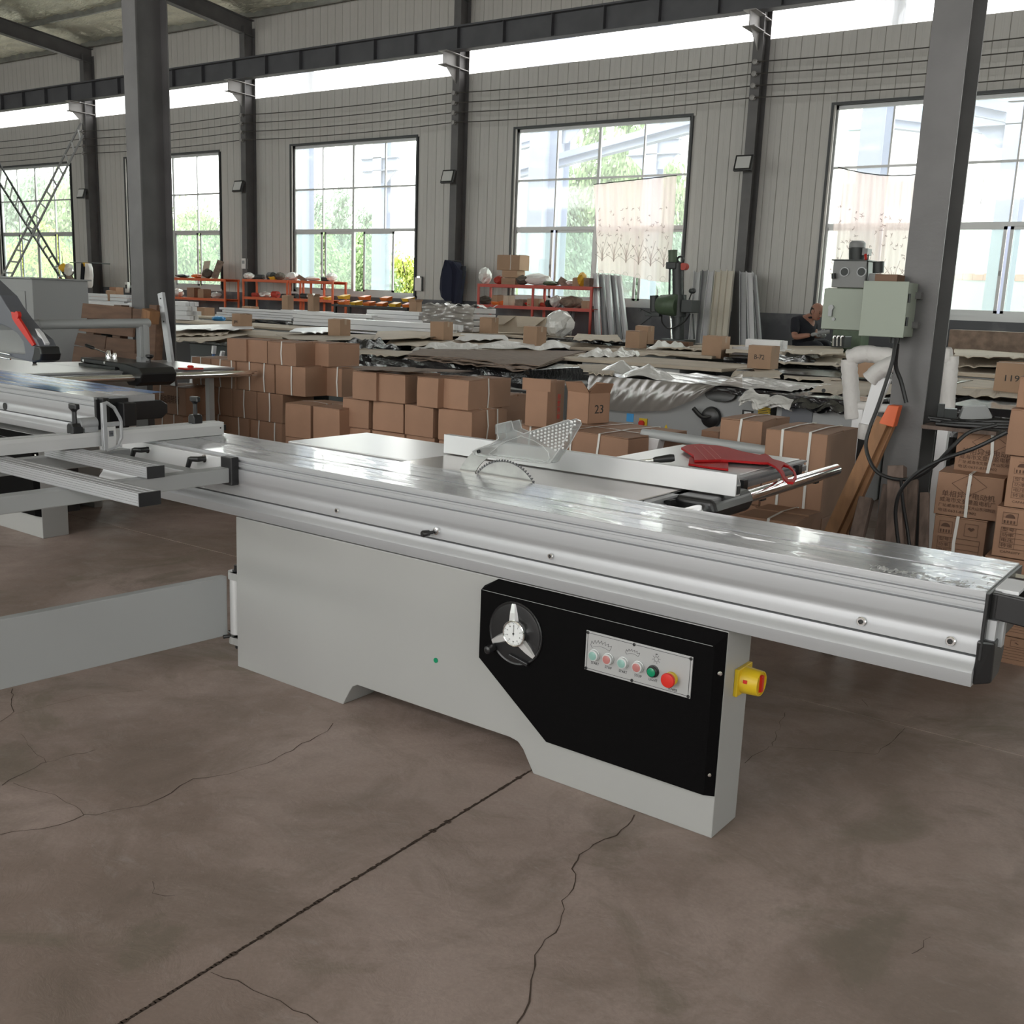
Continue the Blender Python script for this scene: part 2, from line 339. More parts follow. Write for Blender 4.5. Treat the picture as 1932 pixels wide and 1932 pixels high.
x = X0; 
rest = MB(); restt = MB()
while x < 0.6:
    inw = any(a-.02 < x+STR/2 < a+WW+.02 for a in WINX)
    if x > -30.5:
        put('cladding_strip', me_lint if inw else me_full, (x, YF, WZ1 if inw else 1.50), wl)
        if x < -8: put('cladding_strip', me_top, (x, YF, 6.42), wtop)
    x += STR
# the rest of the sheet, outside the frame
for a, b in ((X0, -30.6), (x, X1)):
    rest.box(a, b, YF+.02, YF+.06, 1.5, 1.6)
    seg = [a]+[c for w in WINX for c in (w, w+WW) if a < c < b]+[b]
    rest.box(a, b, YF+.02, YF+.06, WZ1, 5.70)
    for k in range(0, len(seg)-1):
        mid = (seg[k]+seg[k+1])/2
        if not any(w < mid < w+WW for w in WINX): rest.box(seg[k], seg[k+1], YF+.02, YF+.06, 1.6, WZ1)
ob('outer_cladding', rest, M['clad'], wl)
# a backing skin so that seams stay closed, with the window openings left out
bk = MB()
segs = [X0]
for w in WINX: segs += [w, w+WW]
segs.append(X1)
for k in range(0, len(segs)-1, 2): bk.box(segs[k], segs[k+1], YF+.035, YF+.13, 1.5, WZ1)
bk.box(X0, X1, YF+.035, YF+.13, WZ1, 5.70); bk.box(X0, X1, YF+.035, YF+.25, 1.495, WZ0)
ob('wall_core', bk, M['clad'], wl)
# translucent strip, corrugated sheets
ps = struct('trim_1', MB().box(X0, X1, YF+.02, YF+.08, 5.68, 5.715), M['cladtop'])
k = 0; x = X0
while x < X1-.1:
    n = 12; w = 0.85; vs = []
    for i in range(n+1): 
        xx = x+w*i/n; yy = YF+.03+(.02 if i % 2 else 0); vs += [(xx, yy, 5.70), (xx, yy, 6.44)]
    ob('translucent_sheet', MB().add(vs, [(2*i, 2*i+2, 2*i+3, 2*i+1) for i in range(n)]), M['poly'], ps, fix=False); x += w
# old damp stains on two of the sheets
def blob(cx, cz, rx, rz, n=18):
    return MB().add([(cx+rx*math.cos(2*PI*i/n)*random.uniform(.8, 1.15), YF+.06, cz+rz*math.sin(2*PI*i/n)*random.uniform(.85, 1.1)) for i in range(n)], [tuple(range(n))])
for cx, cz, rx, rz in ((-16.93, 5.94, .22, .26), (-5.10, 5.98, .35, .42), (-4.7, 5.9, .2, .45)):
    ob('damp_stain', blob(cx, cz, rx, rz), clearm('stain%d' % len(bpy.data.materials), (0.40, 0.40, 0.34), 0.55, .5, (1, 1, 1), 0), ps, fix=False)

# windows
def window(n, x0, y, z0, z1, face=1, visible=True, ajar=0):
    fr = MB(); t = .055; w = WW; yy = y+.10*face
    for a, b, c, d in ((0, w, 0, t), (0, w, z1-z0-t, z1-z0), (0, t, 0, z1-z0), (w-t, w, 0, z1-z0)): fr.box(x0+a, x0+b, yy-.03, yy+.03, z0+c, z0+d)
    o = struct('window_%d' % n, fr, M['winframe'])
    h = z1-z0; r1, r2 = h*.705, h*.425      # transoms
    cols = [w*k/4 for k in range(5)]
    for zz, tt in ((r1, .032), (r2, .062)): ob('transom', MB().box(x0, x0+w, yy-.025, yy+.025, z0+zz-tt/2, z0+zz+tt/2), M['winframe'], o)
    for k, tt in ((1, .026), (2, .05), (3, .026)): ob('mullion', MB().box(x0+cols[k]-tt/2, x0+cols[k]+tt/2, yy-.022, yy+.022, z0+r2, z0+h), M['winframe'], o)
    ob('mullion', MB().box(x0+cols[2]-.035, x0+cols[2]+.035, yy-.028, yy+.028, z0, z0+r2), M['winframe'], o)
    # lower sliding sashes
    sx = [(0, 1, 0), (1, 2, .03), (2, 3, 0), (3, 4, .03)]
    for a, b, dy in sx:
        xa, xb = x0+cols[a]+.02, x0+cols[b]-.02
        if ajar and a == 2: xa += .28; xb += .28
        if ajar and a == 3: continue
        s = MB(); q = .045
        for e in ((xa, xb, z0+.05, z0+.05+q), (xa, xb, z0+r2-.03-q, z0+r2-.03), (xa, xa+q, z0+.05, z0+r2-.03), (xb-q, xb, z0+.05, z0+r2-.03)): s.box(e[0], e[1], yy-.02+dy, yy+.005+dy, e[2], e[3])
        so = ob('sash', s, M['winframe'], o)
        ob('pane', MB().box(xa+q, xb-q, yy-.010+dy, yy-.006+dy, z0+.05+q, z0+r2-.03-q), M['glassg'], so)
        ob('latch', MB().box(xb-q*.9, xb-q*.3, yy-.035+dy, yy-.02+dy, z0+r2*.45, z0+r2*.45+.07), M['mgrey'], so)
    for r, (za, zb) in enumerate(((r2+.03, r1-.016), (r1+.016, h-t))):
        for k in range(4):
            ob('pane', MB().box(x0+cols[k]+.02, x0+cols[k+1]-.02, yy-.003, yy+.003, z0+za, z0+zb), M['glass'], o)
    # reveal and dark sealing trim
    rv = MB(); q = .04
    rv.box(x0-q, x0+w+q, y-.012*face, y+.14*face, z1, z1+q) if face > 0 else rv.box(x0-q, x0+w+q, y-.14, y+.012, z1, z1+q)
    for xa in (x0-q, x0+w): rv.box(xa, xa+q, min(y-.012*face, y+.14*face), max(y-.012*face, y+.14*face), z0-.03, z1)
    ob('reveal', rv, M['wintrim'], o)
    ob('sill', MB().box(x0-q, x0+w+q, min(y-.02*face, y+.14*face), max(y-.02*face, y+.14*face), z0-.06, z0), M['winframe'], o)
    return o
n = 1
for x in WINX: window(n, x, YF, WZ0, WZ1, 1, ajar=(n == 4)); n += 1
for x in WINX:
    portal('window_daylight', (x+WW/2, YF+.3, (WZ0+WZ1)/2), WW, WZ1-WZ0, (-PI/2, 0, 0))
portal('strip_daylight', ((X0+X1)/2, YF+.12, 6.07), X1-X0, .74, (-PI/2, 0, 0))

# near wall behind the photographer: the same construction, plain, with its own windows, plus a gate opening added for light
wf = MB(); RZ0, RZ1 = 1.3, 4.9; gx0, gx1 = -5.0, -2.4      # unseen gate opening, added to let in more daylight
segs = [X0]
for w in WINX: segs += [w, w+WW]
segs.append(X1)
for k in range(0, len(segs)-1, 2):
    a, b = segs[k], segs[k+1]
    if a < gx1 and b > gx0:
        if a < gx0: wf.box(a, gx0, YN-.2, YN, 0, RZ1)
        if b > gx1: wf.box(gx1, b, YN-.2, YN, 0, RZ1)
    else: wf.box(a, b, YN-.2, YN, 0, RZ1)
wf.box(X0, gx0, YN-.2, YN, 0, RZ0); wf.box(gx1, X1, YN-.2, YN, 0, RZ0); wf.box(X0, X1, YN-.2, YN, RZ1, 5.6); wf.box(X0, X1, YN-.2, YN, 6.5, 7.42)
struct('wall_front', wf, M['clad'])
portal('added_gate_daylight', ((gx0+gx1)/2, YN-.4, RZ1/2), gx1-gx0, RZ1, (PI/2, 0, 0))
for x in WINX:
    if gx0-WW < x < gx1: continue
    window(n, x, YN, RZ0, RZ1, -1); n += 1
    portal('window_daylight', (x+WW/2, YN-.35, (RZ0+RZ1)/2), WW, RZ1-RZ0, (PI/2, 0, 0))
portal('strip_daylight', ((X0+X1)/2, YN-.12, 6.05), X1-X0, .9, (PI/2, 0, 0))
# end walls
for nm, xa in (('wall_left', X0-.2), ('wall_right', X1)):
    mb = MB(); prof = [(YN, 0), (YF, 0), (YF, EAVE), (YR, RIDGE), (YN, EAVE)]
    if nm == 'wall_right':  # unseen side gate, added to brighten the end face of the saw
        mb.box(xa, xa+.2, YN, -2.8, 0, 7.4); mb.box(xa, xa+.2, .6, YF, 0, 7.4); mb.box(xa, xa+.2, -2.8, .6, 4.6, 7.4)
        mb.prism([(YN, 7.4), (YF, 7.4), (YR, RIDGE)], 'x', xa, xa+.2)
        portal('added_gate_daylight', (xa+.3, -1.1, 2.3), 4.6, 3.4, (0, -PI/2, 0))
    else: mb.prism(prof, 'x', xa, xa+.2)
    struct(nm, mb, M['clad'])

# steel frame: wall columns, rafters, inner columns
def hsec(mb, cx, y0, y1, b, z0, z1, tf=.012, tw=.008):
    mb.box(cx-b/2, cx+b/2, y0, y0+tf, z0, z1); mb.box(cx-b/2, cx+b/2, y1-tf, y1, z0, z1); mb.box(cx-tw/2, cx+tw/2, y0+tf, y1-tf, z0, z1); return mb
names = {-5: 'at the far left end', }
vis = {-24.65: 'beside the leftmost window', -18.7: 'just right of the tall inner left column', -12.75: 'in the middle of the far wall behind the hanging dark jacket', -6.8: 'between the two curtained windows'}
SEEN = {-3: 'beside the crossed ladders at far left', -2: 'to the right of the nearer left post', -1: 'with the dark jackets hanging on it', 0: 'behind the leaning white profiles'}
for k in range(-5, 4):
    cx = -6.8+BAY*k
    c = thing('wall_column', 'dark grey steel wall column '+SEEN.get(k, 'outside the view, bay %d' % (k+6)) if k in SEEN else 'dark grey steel wall column beyond the edge of the picture', 'column', (cx, YF, 0), 0, 'steel columns along the far wall')
    ob('shaft', hsec(MB(), 0, -.31, -.01, .16, 0, 7.15), M['steel'], c)
    br = MB(); br.prism([(-.31, 5.99), (-.71, 5.99), (-.71, 5.76), (-.62, 5.74), (-.31, 5.48)], 'x', -.006, .006)
    br.box(-.10, .10, -.73, -.31, 5.975, 5.99); br.box(-.10, .10, -.73, -.31, 5.745, 5.76)
    br.box(-.075, .075, -.30, -.02, 5.975, 5.99); br.box(-.075, .075, -.30, -.02, 5.745, 5.76)
    ob('crane_bracket', br, M['bracket'], c)
    cr = MB(); cr.box(-.09, .09, -.325, -.31, 0, .30); ob('base_plate', cr, M['steel'], c)
for k in range(-5, 4):
    cx = -6.8+BAY*k
    c = tag(struct('trim_rafter', MB(), M['steel']), kind='structure'); c.name = 'trim_%d' % (k+10)
    for ya, yb in ((YF-.02, YR), (YN+.02, YR)):
        mb = MB(); dz = -.06
        for (p, q) in ((0, .014), (.326, .34)):
            R = []
            for y in (ya, yb):
                z = roofz(y)+dz; R.append([(cx-.08, y, z-.35+p), (cx+.08, y, z-.35+p), (cx+.08, y, z-.35+q), (cx-.08, y, z-.35+q)])
            mb.loft(R)
        R = []
        for y in (ya, yb):
            z = roofz(y)+dz; R.append([(cx-.005, y, z-.34), (cx+.005, y, z-.34), (cx+.005, y, z-.02), (cx-.005, y, z-.02)])
        mb.loft(R); ob('rafter', mb, M['steel'], c)
for x, lab in ((-7.20, 'tall dark grey inner steel column at left with a steel bar leaning on it'), (-1.255, 'tall dark grey inner steel column at right carrying the green switch cabinets'), (-13.15, None), (4.7, None), (-19.1, None), (-25.05, None), (-31.0, None)):
    yy = 5.62 if x == -7.20 else 5.1; sc_ = 1.10 if x == -7.20 else 1.0; x = x*sc_
    c = thing('steel_column', lab or 'dark grey inner steel column of the middle row beyond the picture', 'column', (x, yy, 0), 0, 'steel columns of the middle row')
    ob('shaft', hsec(MB(), 0, 0, .29*sc_, .162*sc_, 0, roofz(yy+.15)-.34), M['steel'], c)
    ob('base_plate', MB().box(-.16, .16, -.07, .36, 0, .02), M['steel'], c)
# roof: foil-faced insulation sagging over purlins
rf = MB()
def foil(y0, y1, name, parent):
    mb = MB(); nx, ny = 420, 56; r = random.Random(5)
    def fn(i, j):
        x = X0+(X1-X0)*i; y = y0+(y1-y0)*j; ph = (y-y0)/1.5
        return (x, y, roofz(y)+.10-.05*abs(math.sin(PI*ph))+.012*math.sin(x*3.1+y*5)+.01*math.sin(x*7.7-y*3)+r.gauss(0, .011))
    return ob(name, mb.grid(fn, nx, ny), M['foil'], parent, fix=False)
ce = struct('ceiling', MB().loft([[(X0, YN, EAVE+.16), (X1, YN, EAVE+.16), (X1, YN, EAVE+.20), (X0, YN, EAVE+.20)], [(X0, YR, RIDGE+.16), (X1, YR, RIDGE+.16), (X1, YR, RIDGE+.20), (X0, YR, RIDGE+.20)], [(X0, YF, EAVE+.16), (X1, YF, EAVE+.16), (X1, YF, EAVE+.20), (X0, YF, EAVE+.20)]]), M['purlin'])
foil(YR, YF, 'foil_insulation', ce); foil(YN, YR, 'foil_insulation', ce)
y = YF-.15
while y > YN:
    ob('purlin', MB().box(X0, X1, y-.03, y+.03, roofz(y)-.055, roofz(y)+.10), M['purlin'], ce); y -= 1.5
# crane runway beam with stiffeners
cb = thing('crane_beam', 'long dark steel crane runway beam carried on brackets along the far wall', 'beam', (0, 0, 0))
mb = MB(); mb.box(X0+.1, X1-.1, 15.75, 15.95, 5.99, 6.005); mb.box(X0+.1, X1-.1, 15.75, 15.95, 6.375, 6.39); mb.box(X0+.1, X1-.1, 15.846, 15.854, 6.005, 6.375)
ob('beam_web', mb, M['steelb'], cb)
ob('rail', MB().box(X0+.1, X1-.1, 15.83, 15.87, 6.39, 6.43), M['steelb'], cb)
me = mesh_only('stiffener', MB().box(-.005, .005, -.09, -.004, 6.005, 6.375), M['steelb'])
x = -12.49-1.024*22
while x < X1-.5: put('stiffener', me, (x, 15.85, 0), cb); x += 1.024
# four bus wires on porcelain knobs
for i, z in enumerate((5.31, 5.135, 4.96, 4.785)):
    w = MB()
    for k in range(-5, 3):
        a = -6.8+BAY*k
        pts = [(a+BAY*t/8, YF-.37, z-.05*4*(t/8)*(1-t/8)) for t in range(9)]
        w.tube(pts, .009, 5)
    tag(ob('bus_wire', w, M['wirem']), ('topmost', 'second highest', 'third highest', 'lowest')[i]+' of the four thin black wires strung along the far wall', 'wire', 'wires strung along the far wall')
wn = ('topmost', 'second', 'third', 'lowest')
cn = {-4: None, -3: 'leftmost visible wall column', -2: 'wall column right of the left post', -1: 'wall column with the jackets', 0: 'wall column between the curtained windows'}
for k in range(-3, 1):
    for i, z in enumerate((5.31, 5.135, 4.96, 4.785)):
        o = MB(); p = (-6.8+BAY*k, YF-.31, z)
        o.rod([(0, .02), (.01, .04), (.022, .04), (.03, .024), (.04, .024), (.05, .042), (.075, .042), (.085, .018)], p, (0, -1, 0), 12)
        tag(ob('insulator', o, M['porc'], smooth=True), '%s round porcelain wire knob on the %s' % (wn[i], cn[k]), 'insulator', 'porcelain knobs carrying the bus wires')
# floodlights on the columns
for k, nm in ((-3, 'leftmost wall column'), (-2, 'wall column right of the left post'), (-1, 'middle wall column above the jackets'), (0, 'wall column between the curtained windows')):
    cx = -6.8+BAY*k
    t = thing('floodlight', 'small square black floodlight tilted down on the '+nm, 'lamp', (cx, YF-.33, 3.80), 0, 'floodlights on the wall columns')
    T = Matrix.Translation((-.02, -.12, 0)) @ Matrix.Rotation(math.radians(-18), 4, 'X')
    b = MB().box(-.15, .15, -.02, .03, -.13, .13).xf(T); ob('housing', b, M['bplast'], t, bevel=.01)
    ob('lamp_glass', MB().box(-.115, .115, -.03, -.018, -.095, .095).xf(T), M['lampglass'], t)
    ob('mounting_arm', MB().bar((0, .02, 0), (-.02, -.10, .0), .03, .02), M['bplast'], t)
# ------------------------------------------------------------------ lettering
def text_mb(s, size, thick=0.0004):
    c = bpy.data.curves.new('t', 'FONT'); c.body = s; c.size = size; c.extrude = thick; c.align_x = 'CENTER'; c.align_y = 'CENTER'; c.resolution_u = 2
    o = bpy.data.objects.new('t', c); me = o.to_mesh(); mb = MB()
    mb.add([tuple(v.co) for v in me.vertices], [tuple(p.vertices) for p in me.polygons]); o.to_mesh_clear(); bpy.data.objects.remove(o); bpy.data.curves.remove(c); return mb
def lettering(name, s, size, mat, parent, loc, right=(1, 0, 0), up=(0, 0, 1), width=None, thick=0.0004):
    mb = text_mb(s, size, thick)
    if width and mb.v:
        a = min(v[0] for v in mb.v); b = max(v[0] for v in mb.v); k = width/max(b-a, 1e-6); mb.v = [(x*k, y, z) for x, y, z in mb.v]
    r = Vector(right).normalized(); u = Vector(up).normalized(); nn = r.cross(u)
    mb.v = [tuple(Vector(loc)+r*x+u*y+nn*z) for x, y, z in mb.v]
    return ob(name, mb, mat, parent, fix=False)

# ------------------------------------------------------------------ sliding table saws
# local frame: x = u along the carriage, y = v away from the camera, z up; origin at the base's near right foot
def saw_base(t, panel=True):
    P = [(-2.117,.627),(-2.12,0),(-1.512,0),(-1.478,.06),(-1.462,.083),(-1.438,.096),(-.735,.098),(-.702,.092),(-.680,.072),(-.635,0),(0,0),(0,.627)]
    b = ob('base_cabinet', MB().prism(P, 'y', 0, .167), M['white'], t, bevel=.003)
    ob('motor_housing', MB().box(-1.75, -.62, .167, .78, .10, .80), M['white'], t, bevel=.01)
    ob('rear_foot', MB().prism([(-1.75,0),(-1.3,0),(-1.25,.1),(-1.1,.1),(-1.05,0),(-.62,0),(-.62,.12),(-1.75,.12)], 'y', .72, .78), M['white'], t)
    ob('cabinet_plug', MB().cyl((-1.06, .001, .285), (-1.06, -.003, .285), .009, 12), M['green'], t)
    # black bevelled cover
    F = [(-.851,.585),(-.846,.589),(-.025,.589),(-.022,.140),(-.571,.140),(-.851,.354)]; B = [(-.860,.592),(-.803,.6255),(-.0005,.6255),(-.0005,.132),(-.574,.132),(-.860,.352)]
    c = ob('control_cover', MB().loft([[(x, -.030, z) for x, z in F], [(x, -.0285, z) for x, z in [(p+(.001 if p > -.4 else -.001), q) for p, q in F]], [(x, -.0005, z) for x, z in B]]), M['black'], t, bevel=.002)
    for u, z in ((-.004, .508), (-.012, .20)): ob('screw', MB().rod([(0, .007), (.003, .007), (.006, .003)], (u-.005, -.016, z), (.5, -.8, 0), 8), M['chrome'], c)
    ob('fold_line', MB().box(-.845, -.03, -.0308, -.0298, .5855, .5868), M['mgrey'], c)
    return b, c
def saw_controls(t):
    cx, cz, y = -.705, .470, -.030
    w = thing('handwheel', None, None); w.parent = t
    dish = MB()
    prof = [(.000, .103), (.004, .103), (.006, .100), (.004, .096), (-.0005, .094)]
    dish.rod([(0, .104), (.004, .104), (.0065, .1015), (.0045, .098)], (cx, y, cz), (0, -1, 0), 48)
    ob('rim', dish, M['bplast'], w, smooth=True)
    ob('wheel_disc', MB().rod([(.0, .096), (.0050, .096), (.006, .09), (.006, .045), (.02, .035)], (cx, y, cz), (0, -1, 0), 40), M['bplast'], w, smooth=True)
    for a in (95, 207, 322):
        ca, sa = math.cos(math.radians(a)), math.sin(math.radians(a)); d = Vector((ca, 0, sa)); s = Vector((-sa, 0, ca))
        c = Vector((cx, y, cz)); R = []
        for r, hw, d0, d1 in ((.034, .017, -.006, -.020), (.070, .013, -.006, -.016), (.094, .008, -.006, -.011), (.098, .007, -.006, -.010)):
            p = c+d*r; R.append([p+s*hw+Vector((0, d0, 0)), p+s*hw*.7+Vector((0, d1, 0)), p-s*hw*.7+Vector((0, d1, 0)), p-s*hw+Vector((0, d0, 0))])
        ob('spoke', MB().loft(R), M['sheet'], w)
    q_ = mv(969.5, 1195.5, -.055); hx = q_.x; hz = q_.z
    ob('bezel', MB().rod([(.005, .036), (.020, .0415), (.028, .0425), (.030, .040), (.028, .0375), (.026, .0375)], (hx, y, hz), (0, -1, 0), 40), M['chrome'], w, smooth=True)
    df = ob('dial_face', MB().cyl((hx, y-.020, hz), (hx, y-.0270, hz), .0378, 40), M['dial'], w)
    tk = MB()
    for i in range(40):
        a = 2*PI*i/40; r0 = .031 if i % 4 == 0 else .034; d = Vector((math.sin(a), 0, math.cos(a))); c = Vector((hx, y-.0275, hz))
        tk.bar(c+d*r0, c+d*.0365, .0006 if i % 4 else .0011, .0004, (0, 1, 0))
    q = ob('dial_tick', tk, M['ink'], w); q['kind'] = 'stuff'
    for i, s in enumerate(('0', '2', '4', '6', '8', '10', '12', '14', '16', '18')):
        a = 2*PI*i/10; lettering('dial_number', s, .0062, M['ink'], w, (hx+.026*math.sin(a), y-.0273, hz+.026*math.cos(a)))
    ob('needle', MB().bar((hx, y-.0285, hz-.008), (hx+.001, y-.0285, hz+.028), .0012, .0004, (0, 1, 0)).cyl((hx, y-.027, hz), (hx, y-.0295, hz), .003, 10), M['ink'], w)
    ob('knob', MB().rod([(0, .008), (.004, .012), (.02, .014), (.036, .013), (.040, .008)], (cx-.080, y-.004, cz-.064), (-.1, -1, -.05), 14), M['bplast'], w, smooth=True)
    ob('grip', MB().bar((cx-.015, y-.012, cz-.072), (cx+.06, y-.012, cz-.088), .012, .012), M['bplast'], w, bevel=.003)
    # push-button plate
    x0, x1, z0, z1 = -.441, -.085, .417, .5415
    p = ob('control_plate', MB().box(x0, x1, -.034, -.030, z0, z1), M['plate'], t, bevel=.001)
    bd = MB(); e = .006; q = .0012
    for a in ((x0+e, x1-e, z0+e, z0+e+q), (x0+e, x1-e, z1-e-q, z1-e), (x0+e, x0+e+q, z0+e, z1-e), (x1-e-q, x1-e, z0+e, z1-e)): bd.box(a[0], a[1], -.0346, -.0340, a[2], a[3])
    ob('border_line', bd, M['ink'], p)
    for u, z in ((x0+.006, z1-.006), (x1-.006, z1-.006), (x0+.006, z0+.006), (x1-.006, z0+.006), ((x0+x1)/2-.012, z1-.007), ((x0+x1)/2-.012, z0+.007)):
        ob('screw', MB().rod([(0, .0048), (.002, .0048), (.0035, .003)], (u, -.034, z), (0, -1, 0), 10), M['bplast'], p)
    def dome(nm, u, z, m, mc=None, r=.0125, lab=None):
        b = ob(nm, MB().rod([(0, r+.002), (.003, r+.002), (.004, r), (.012, r), (.014, r-.002)], (u, -.034, z), (0, -1, 0), 20), m, p, smooth=True)
        if lab: b['label'] = lab
        ob('cap', MB().rod([(0, r-.0035), (.002, r-.0035), (.003, r-.006)], (u, -.047, z), (0, -1, 0), 18), mc or m, p, smooth=True); return b
    dome('push_button', -.407, .471, M['clearp'], M['paleg'], .0165, 'pale green start button under a clear boot')
    dome('push_button', -.358, .471, M['clearp'], M['palered'], .0165, 'pale red stop button under a clear boot')
    dome('push_button', -.307, .4715, M['clearp'], M['paleg'], .0165, 'second pale green start button')
    dome('push_button', -.256, .4715, M['clearp'], M['palered'], .0165, 'second pale red stop button')
    dome('push_button', -.2065, .470, M['bplast'], M['green'], .0165, 'bright green light button')
    b = ob('emergency_button', MB().rod([(0, .017), (.004, .017), (.006, .014), (.014, .013), (.016, .020), (.024, .022), (.028, .020), (.029, .014)], (-.147, -.034, .463), (0, -1, 0), 26), M['redb'], p, smooth=True)
    ob('collar', MB().rod([(0, .020), (.010, .020), (.012, .016)], (-.147, -.034, .463), (0, -1, 0), 22), M['yellow'], p, smooth=True)
    for s, u, z in (('START', -.405, .4445), ('STOP', -.358, .4425), ('START', -.307, .4425), ('STOP', -.256, .4425), ('LIGHT', -.206, .4425), ('POWER', -.141, .4300)):
        lettering('button_name', s, .0115, M['ink'], p, (u, -.0342, z), width=.028 if len(s) > 4 else .024)
    # saw-blade arcs and lamp symbol
    def arc(cx, cz, R, a0, a1, n, th, w=.0009):
        mb = MB(); L = []
        for i in range(n*2+1):
            a = math.radians(a0+(a1-a0)*i/(n*2)); r = R+(th if i % 2 else 0); a2 = a+(math.radians((a1-a0)/(n*2))*.6 if i % 2 else 0)
            L.append(Vector((cx+r*math.cos(a2), -.0343, cz+r*math.sin(a2))))
        for i in range(len(L)-1): mb.bar(L[i], L[i+1], w, .0004, (0, 1, 0))
        ins = [Vector((cx+(R-th*.9)*math.cos(math.radians(a0+(a1-a0)*i/10)), -.0343, cz+(R-th*.9)*math.sin(math.radians(a0+(a1-a0)*i/10)))) for i in range(11)]
        for i in range(10): mb.bar(ins[i], ins[i+1], w*.7, .0004, (0, 1, 0))
        mb.bar(L[0], ins[0], w, .0004, (0, 1, 0)); mb.bar(L[-1], ins[-1], w, .0004, (0, 1, 0)); return mb
    ob('blade_symbol', arc(-.386, .440, .070, 122, 62, 7, .010), M['ink'], p); ob('blade_symbol', arc(-.278, .470, .042, 125, 60, 6, .007), M['ink'], p)
    sy = MB(); c = Vector((-.200, -.0343, .508))
    for i in range(16): a, b2 = 2*PI*i/16, 2*PI*(i+1)/16; sy.bar(c+Vector((math.cos(a), 0, math.sin(a)))*.007, c+Vector((math.cos(b2), 0, math.sin(b2)))*.007, .0008, .0004, (0, 1, 0))
    for i in range(8):
        a = 2*PI*i/8+.2; d = Vector((math.cos(a), 0, math.sin(a))); sy.bar(c+d*.009, c+d*.014, .0009, .0004, (0, 1, 0))
    sy.box(-.203, -.197, -.0345, -.0340, .5215, .524); ob('lamp_symbol', sy, M['ink'], p)
    # main switch on the end face
    s = ob('main_switch', MB().box(0, .012, .065, .163, .418, .500), M['yellow'], t, bevel=.002)
    ob('shroud', MB().rod([(0, .040), (.05, .037), (.052, .036), (.052, .033), (.048, .033)], (.012, .113, .459), (1, 0, 0), 32), M['yellow'], s, smooth=True)
    ob('rotary_handle', MB().rod([(.0, .033), (.040, .033), (.046, .030)], (.012, .113, .459), (1, 0, 0), 28).hexa([(.056, .106, .432), (.068, .106, .436), (.068, .120, .436), (.056, .120, .432), (.056, .106, .486), (.068, .106, .482), (.068, .120, .482), (.056, .120, .486)]), M['redb'], s, smooth=True)
    ob('padlock_slot', MB().box(.024, .036, .0725, .0755, .462, .472), M['redb'], s)

CAR = [(0,.8705),(0,.857),(.011,.855),(.011,.849),(.002,.847),(.002,.8425),(.0042,.842),(.0042,.8405),(.002,.840),(.002,.829),(.013,.827),(.013,.821),(0,.819),(0,.782),(.002,.772),(.0055,.764),(.0070,.757),(.0060,.750),(.0040,.742),(.003,.732),(.003,.713),(.10,.713),(.10,.74),(.385,.74),(.385,.8705)]
RAIL = [(.022,.7065),(.012,.704),(.010,.695),(.004,.685),(-.005,.677),(-.010,.668),(-.009,.658),(-.005,.640),(-.003,.632),(.16,.632),(.16,.7065)]
def saw_carriage(t, ul, ur, dz=0, topmat='alutop', grooves=True):
    rl = ob('guide_rail', MB().prism([(a, b+dz) for a, b in RAIL], 'x', ul, ur-.006), M['alu'], t, smooth=True, ang=25)
    c = ob('sliding_carriage', MB().prism([(a, b+dz) for a, b in CAR], 'x', ul, ur), M['alu'], t, smooth=True, ang=25)
    lands = [(.0005, .052), (.055, .118), (.121, .176), (.196, .262), (.265, .330), (.333, .3845)]
    tp = MB()
    for a, b in lands: tp.box(ul+.001, ur-.001, a, b, .8700+dz, .8722+dz)
    ob('table_surface', tp, M[topmat], c)
    return c, rl
def bolt(nm, parent, u, z, v=0.003, r=.011):
    o = ob(nm, MB().rod([(0, r), (.006, r), (.008, r*.85), (.008, r*.55), (.003, r*.5)], (u, v, z), (0, -1, 0), 12), M['chrome'], parent, smooth=True)
    ob('socket', MB().cyl((u, v-.003, z), (u, v-.0062, z), r*.5, 6), M['ink'], o); return o
SAW1 = thing('sliding_table_saw', 'white sliding table panel saw in the foreground with black control cover and raised blade', 'panel saw', MA, MROT)
t = SAW1
saw_base(t); saw_controls(t)
c1, r1 = saw_carriage(t, -3.05, .640)
for px, py in ((637,963),(1040,1049),(1626,1172),(1794,1209)):
    p = mv(px, py, .003); bolt('bolt', t, p.x, p.z, .003, .0125 if px > 1500 else .010)
p = mv(815, 1005, -.01)
k = ob('index_pin', MB().rod([(0, .006), (.02, .006), (.022, .010), (.045, .012), (.05, .009)], (p.x, .004, p.z), (-.35, -1, -.05), 14), M['bplast'], t, smooth=True)
ob('pin_bushing', MB().rod([(0, .014), (.010, .013), (.012, .009)], (p.x+.012, .004, p.z+.006), (0, -1, 0), 14), M['chrome'], k)
# wrinkled protective film over the near half of the carriage
def wr(i, j):
    u = -2.9+3.54*i; v = .004+.378*j
    z = .8736+.0012*max(0, math.sin(u*9+v*17))*math.sin(v*60+u*3)+(random.uniform(0, .0022) if u > .45 or (.33 < j < .42) else 0)
    return (u, v, z)
ob('protective_film', MB().grid(wr, 220, 26), clearm('film', (0.8, 0.8, 0.8), .02, .06, (1, 1, 1), .16), t, smooth=True, fix=False, ang=80)
fo = MB()      # crumpled film edge hanging at the near corner
for i in range(60):
    u = .36+.28*random.random(); v = random.uniform(-.004, .05)*(1 if u < .6 else 3); z = .8725+random.uniform(0, .004)
    a = random.uniform(0, PI); l = random.uniform(.012, .035); fo.add([(u, v, z), (u+l*math.cos(a), v+l*math.sin(a)*.3, z+.002), (u+l*math.cos(a)*.8, v+l*.3, z-.002), (u+.004, v+.01, z+.004)], [(0, 1, 2, 3)])
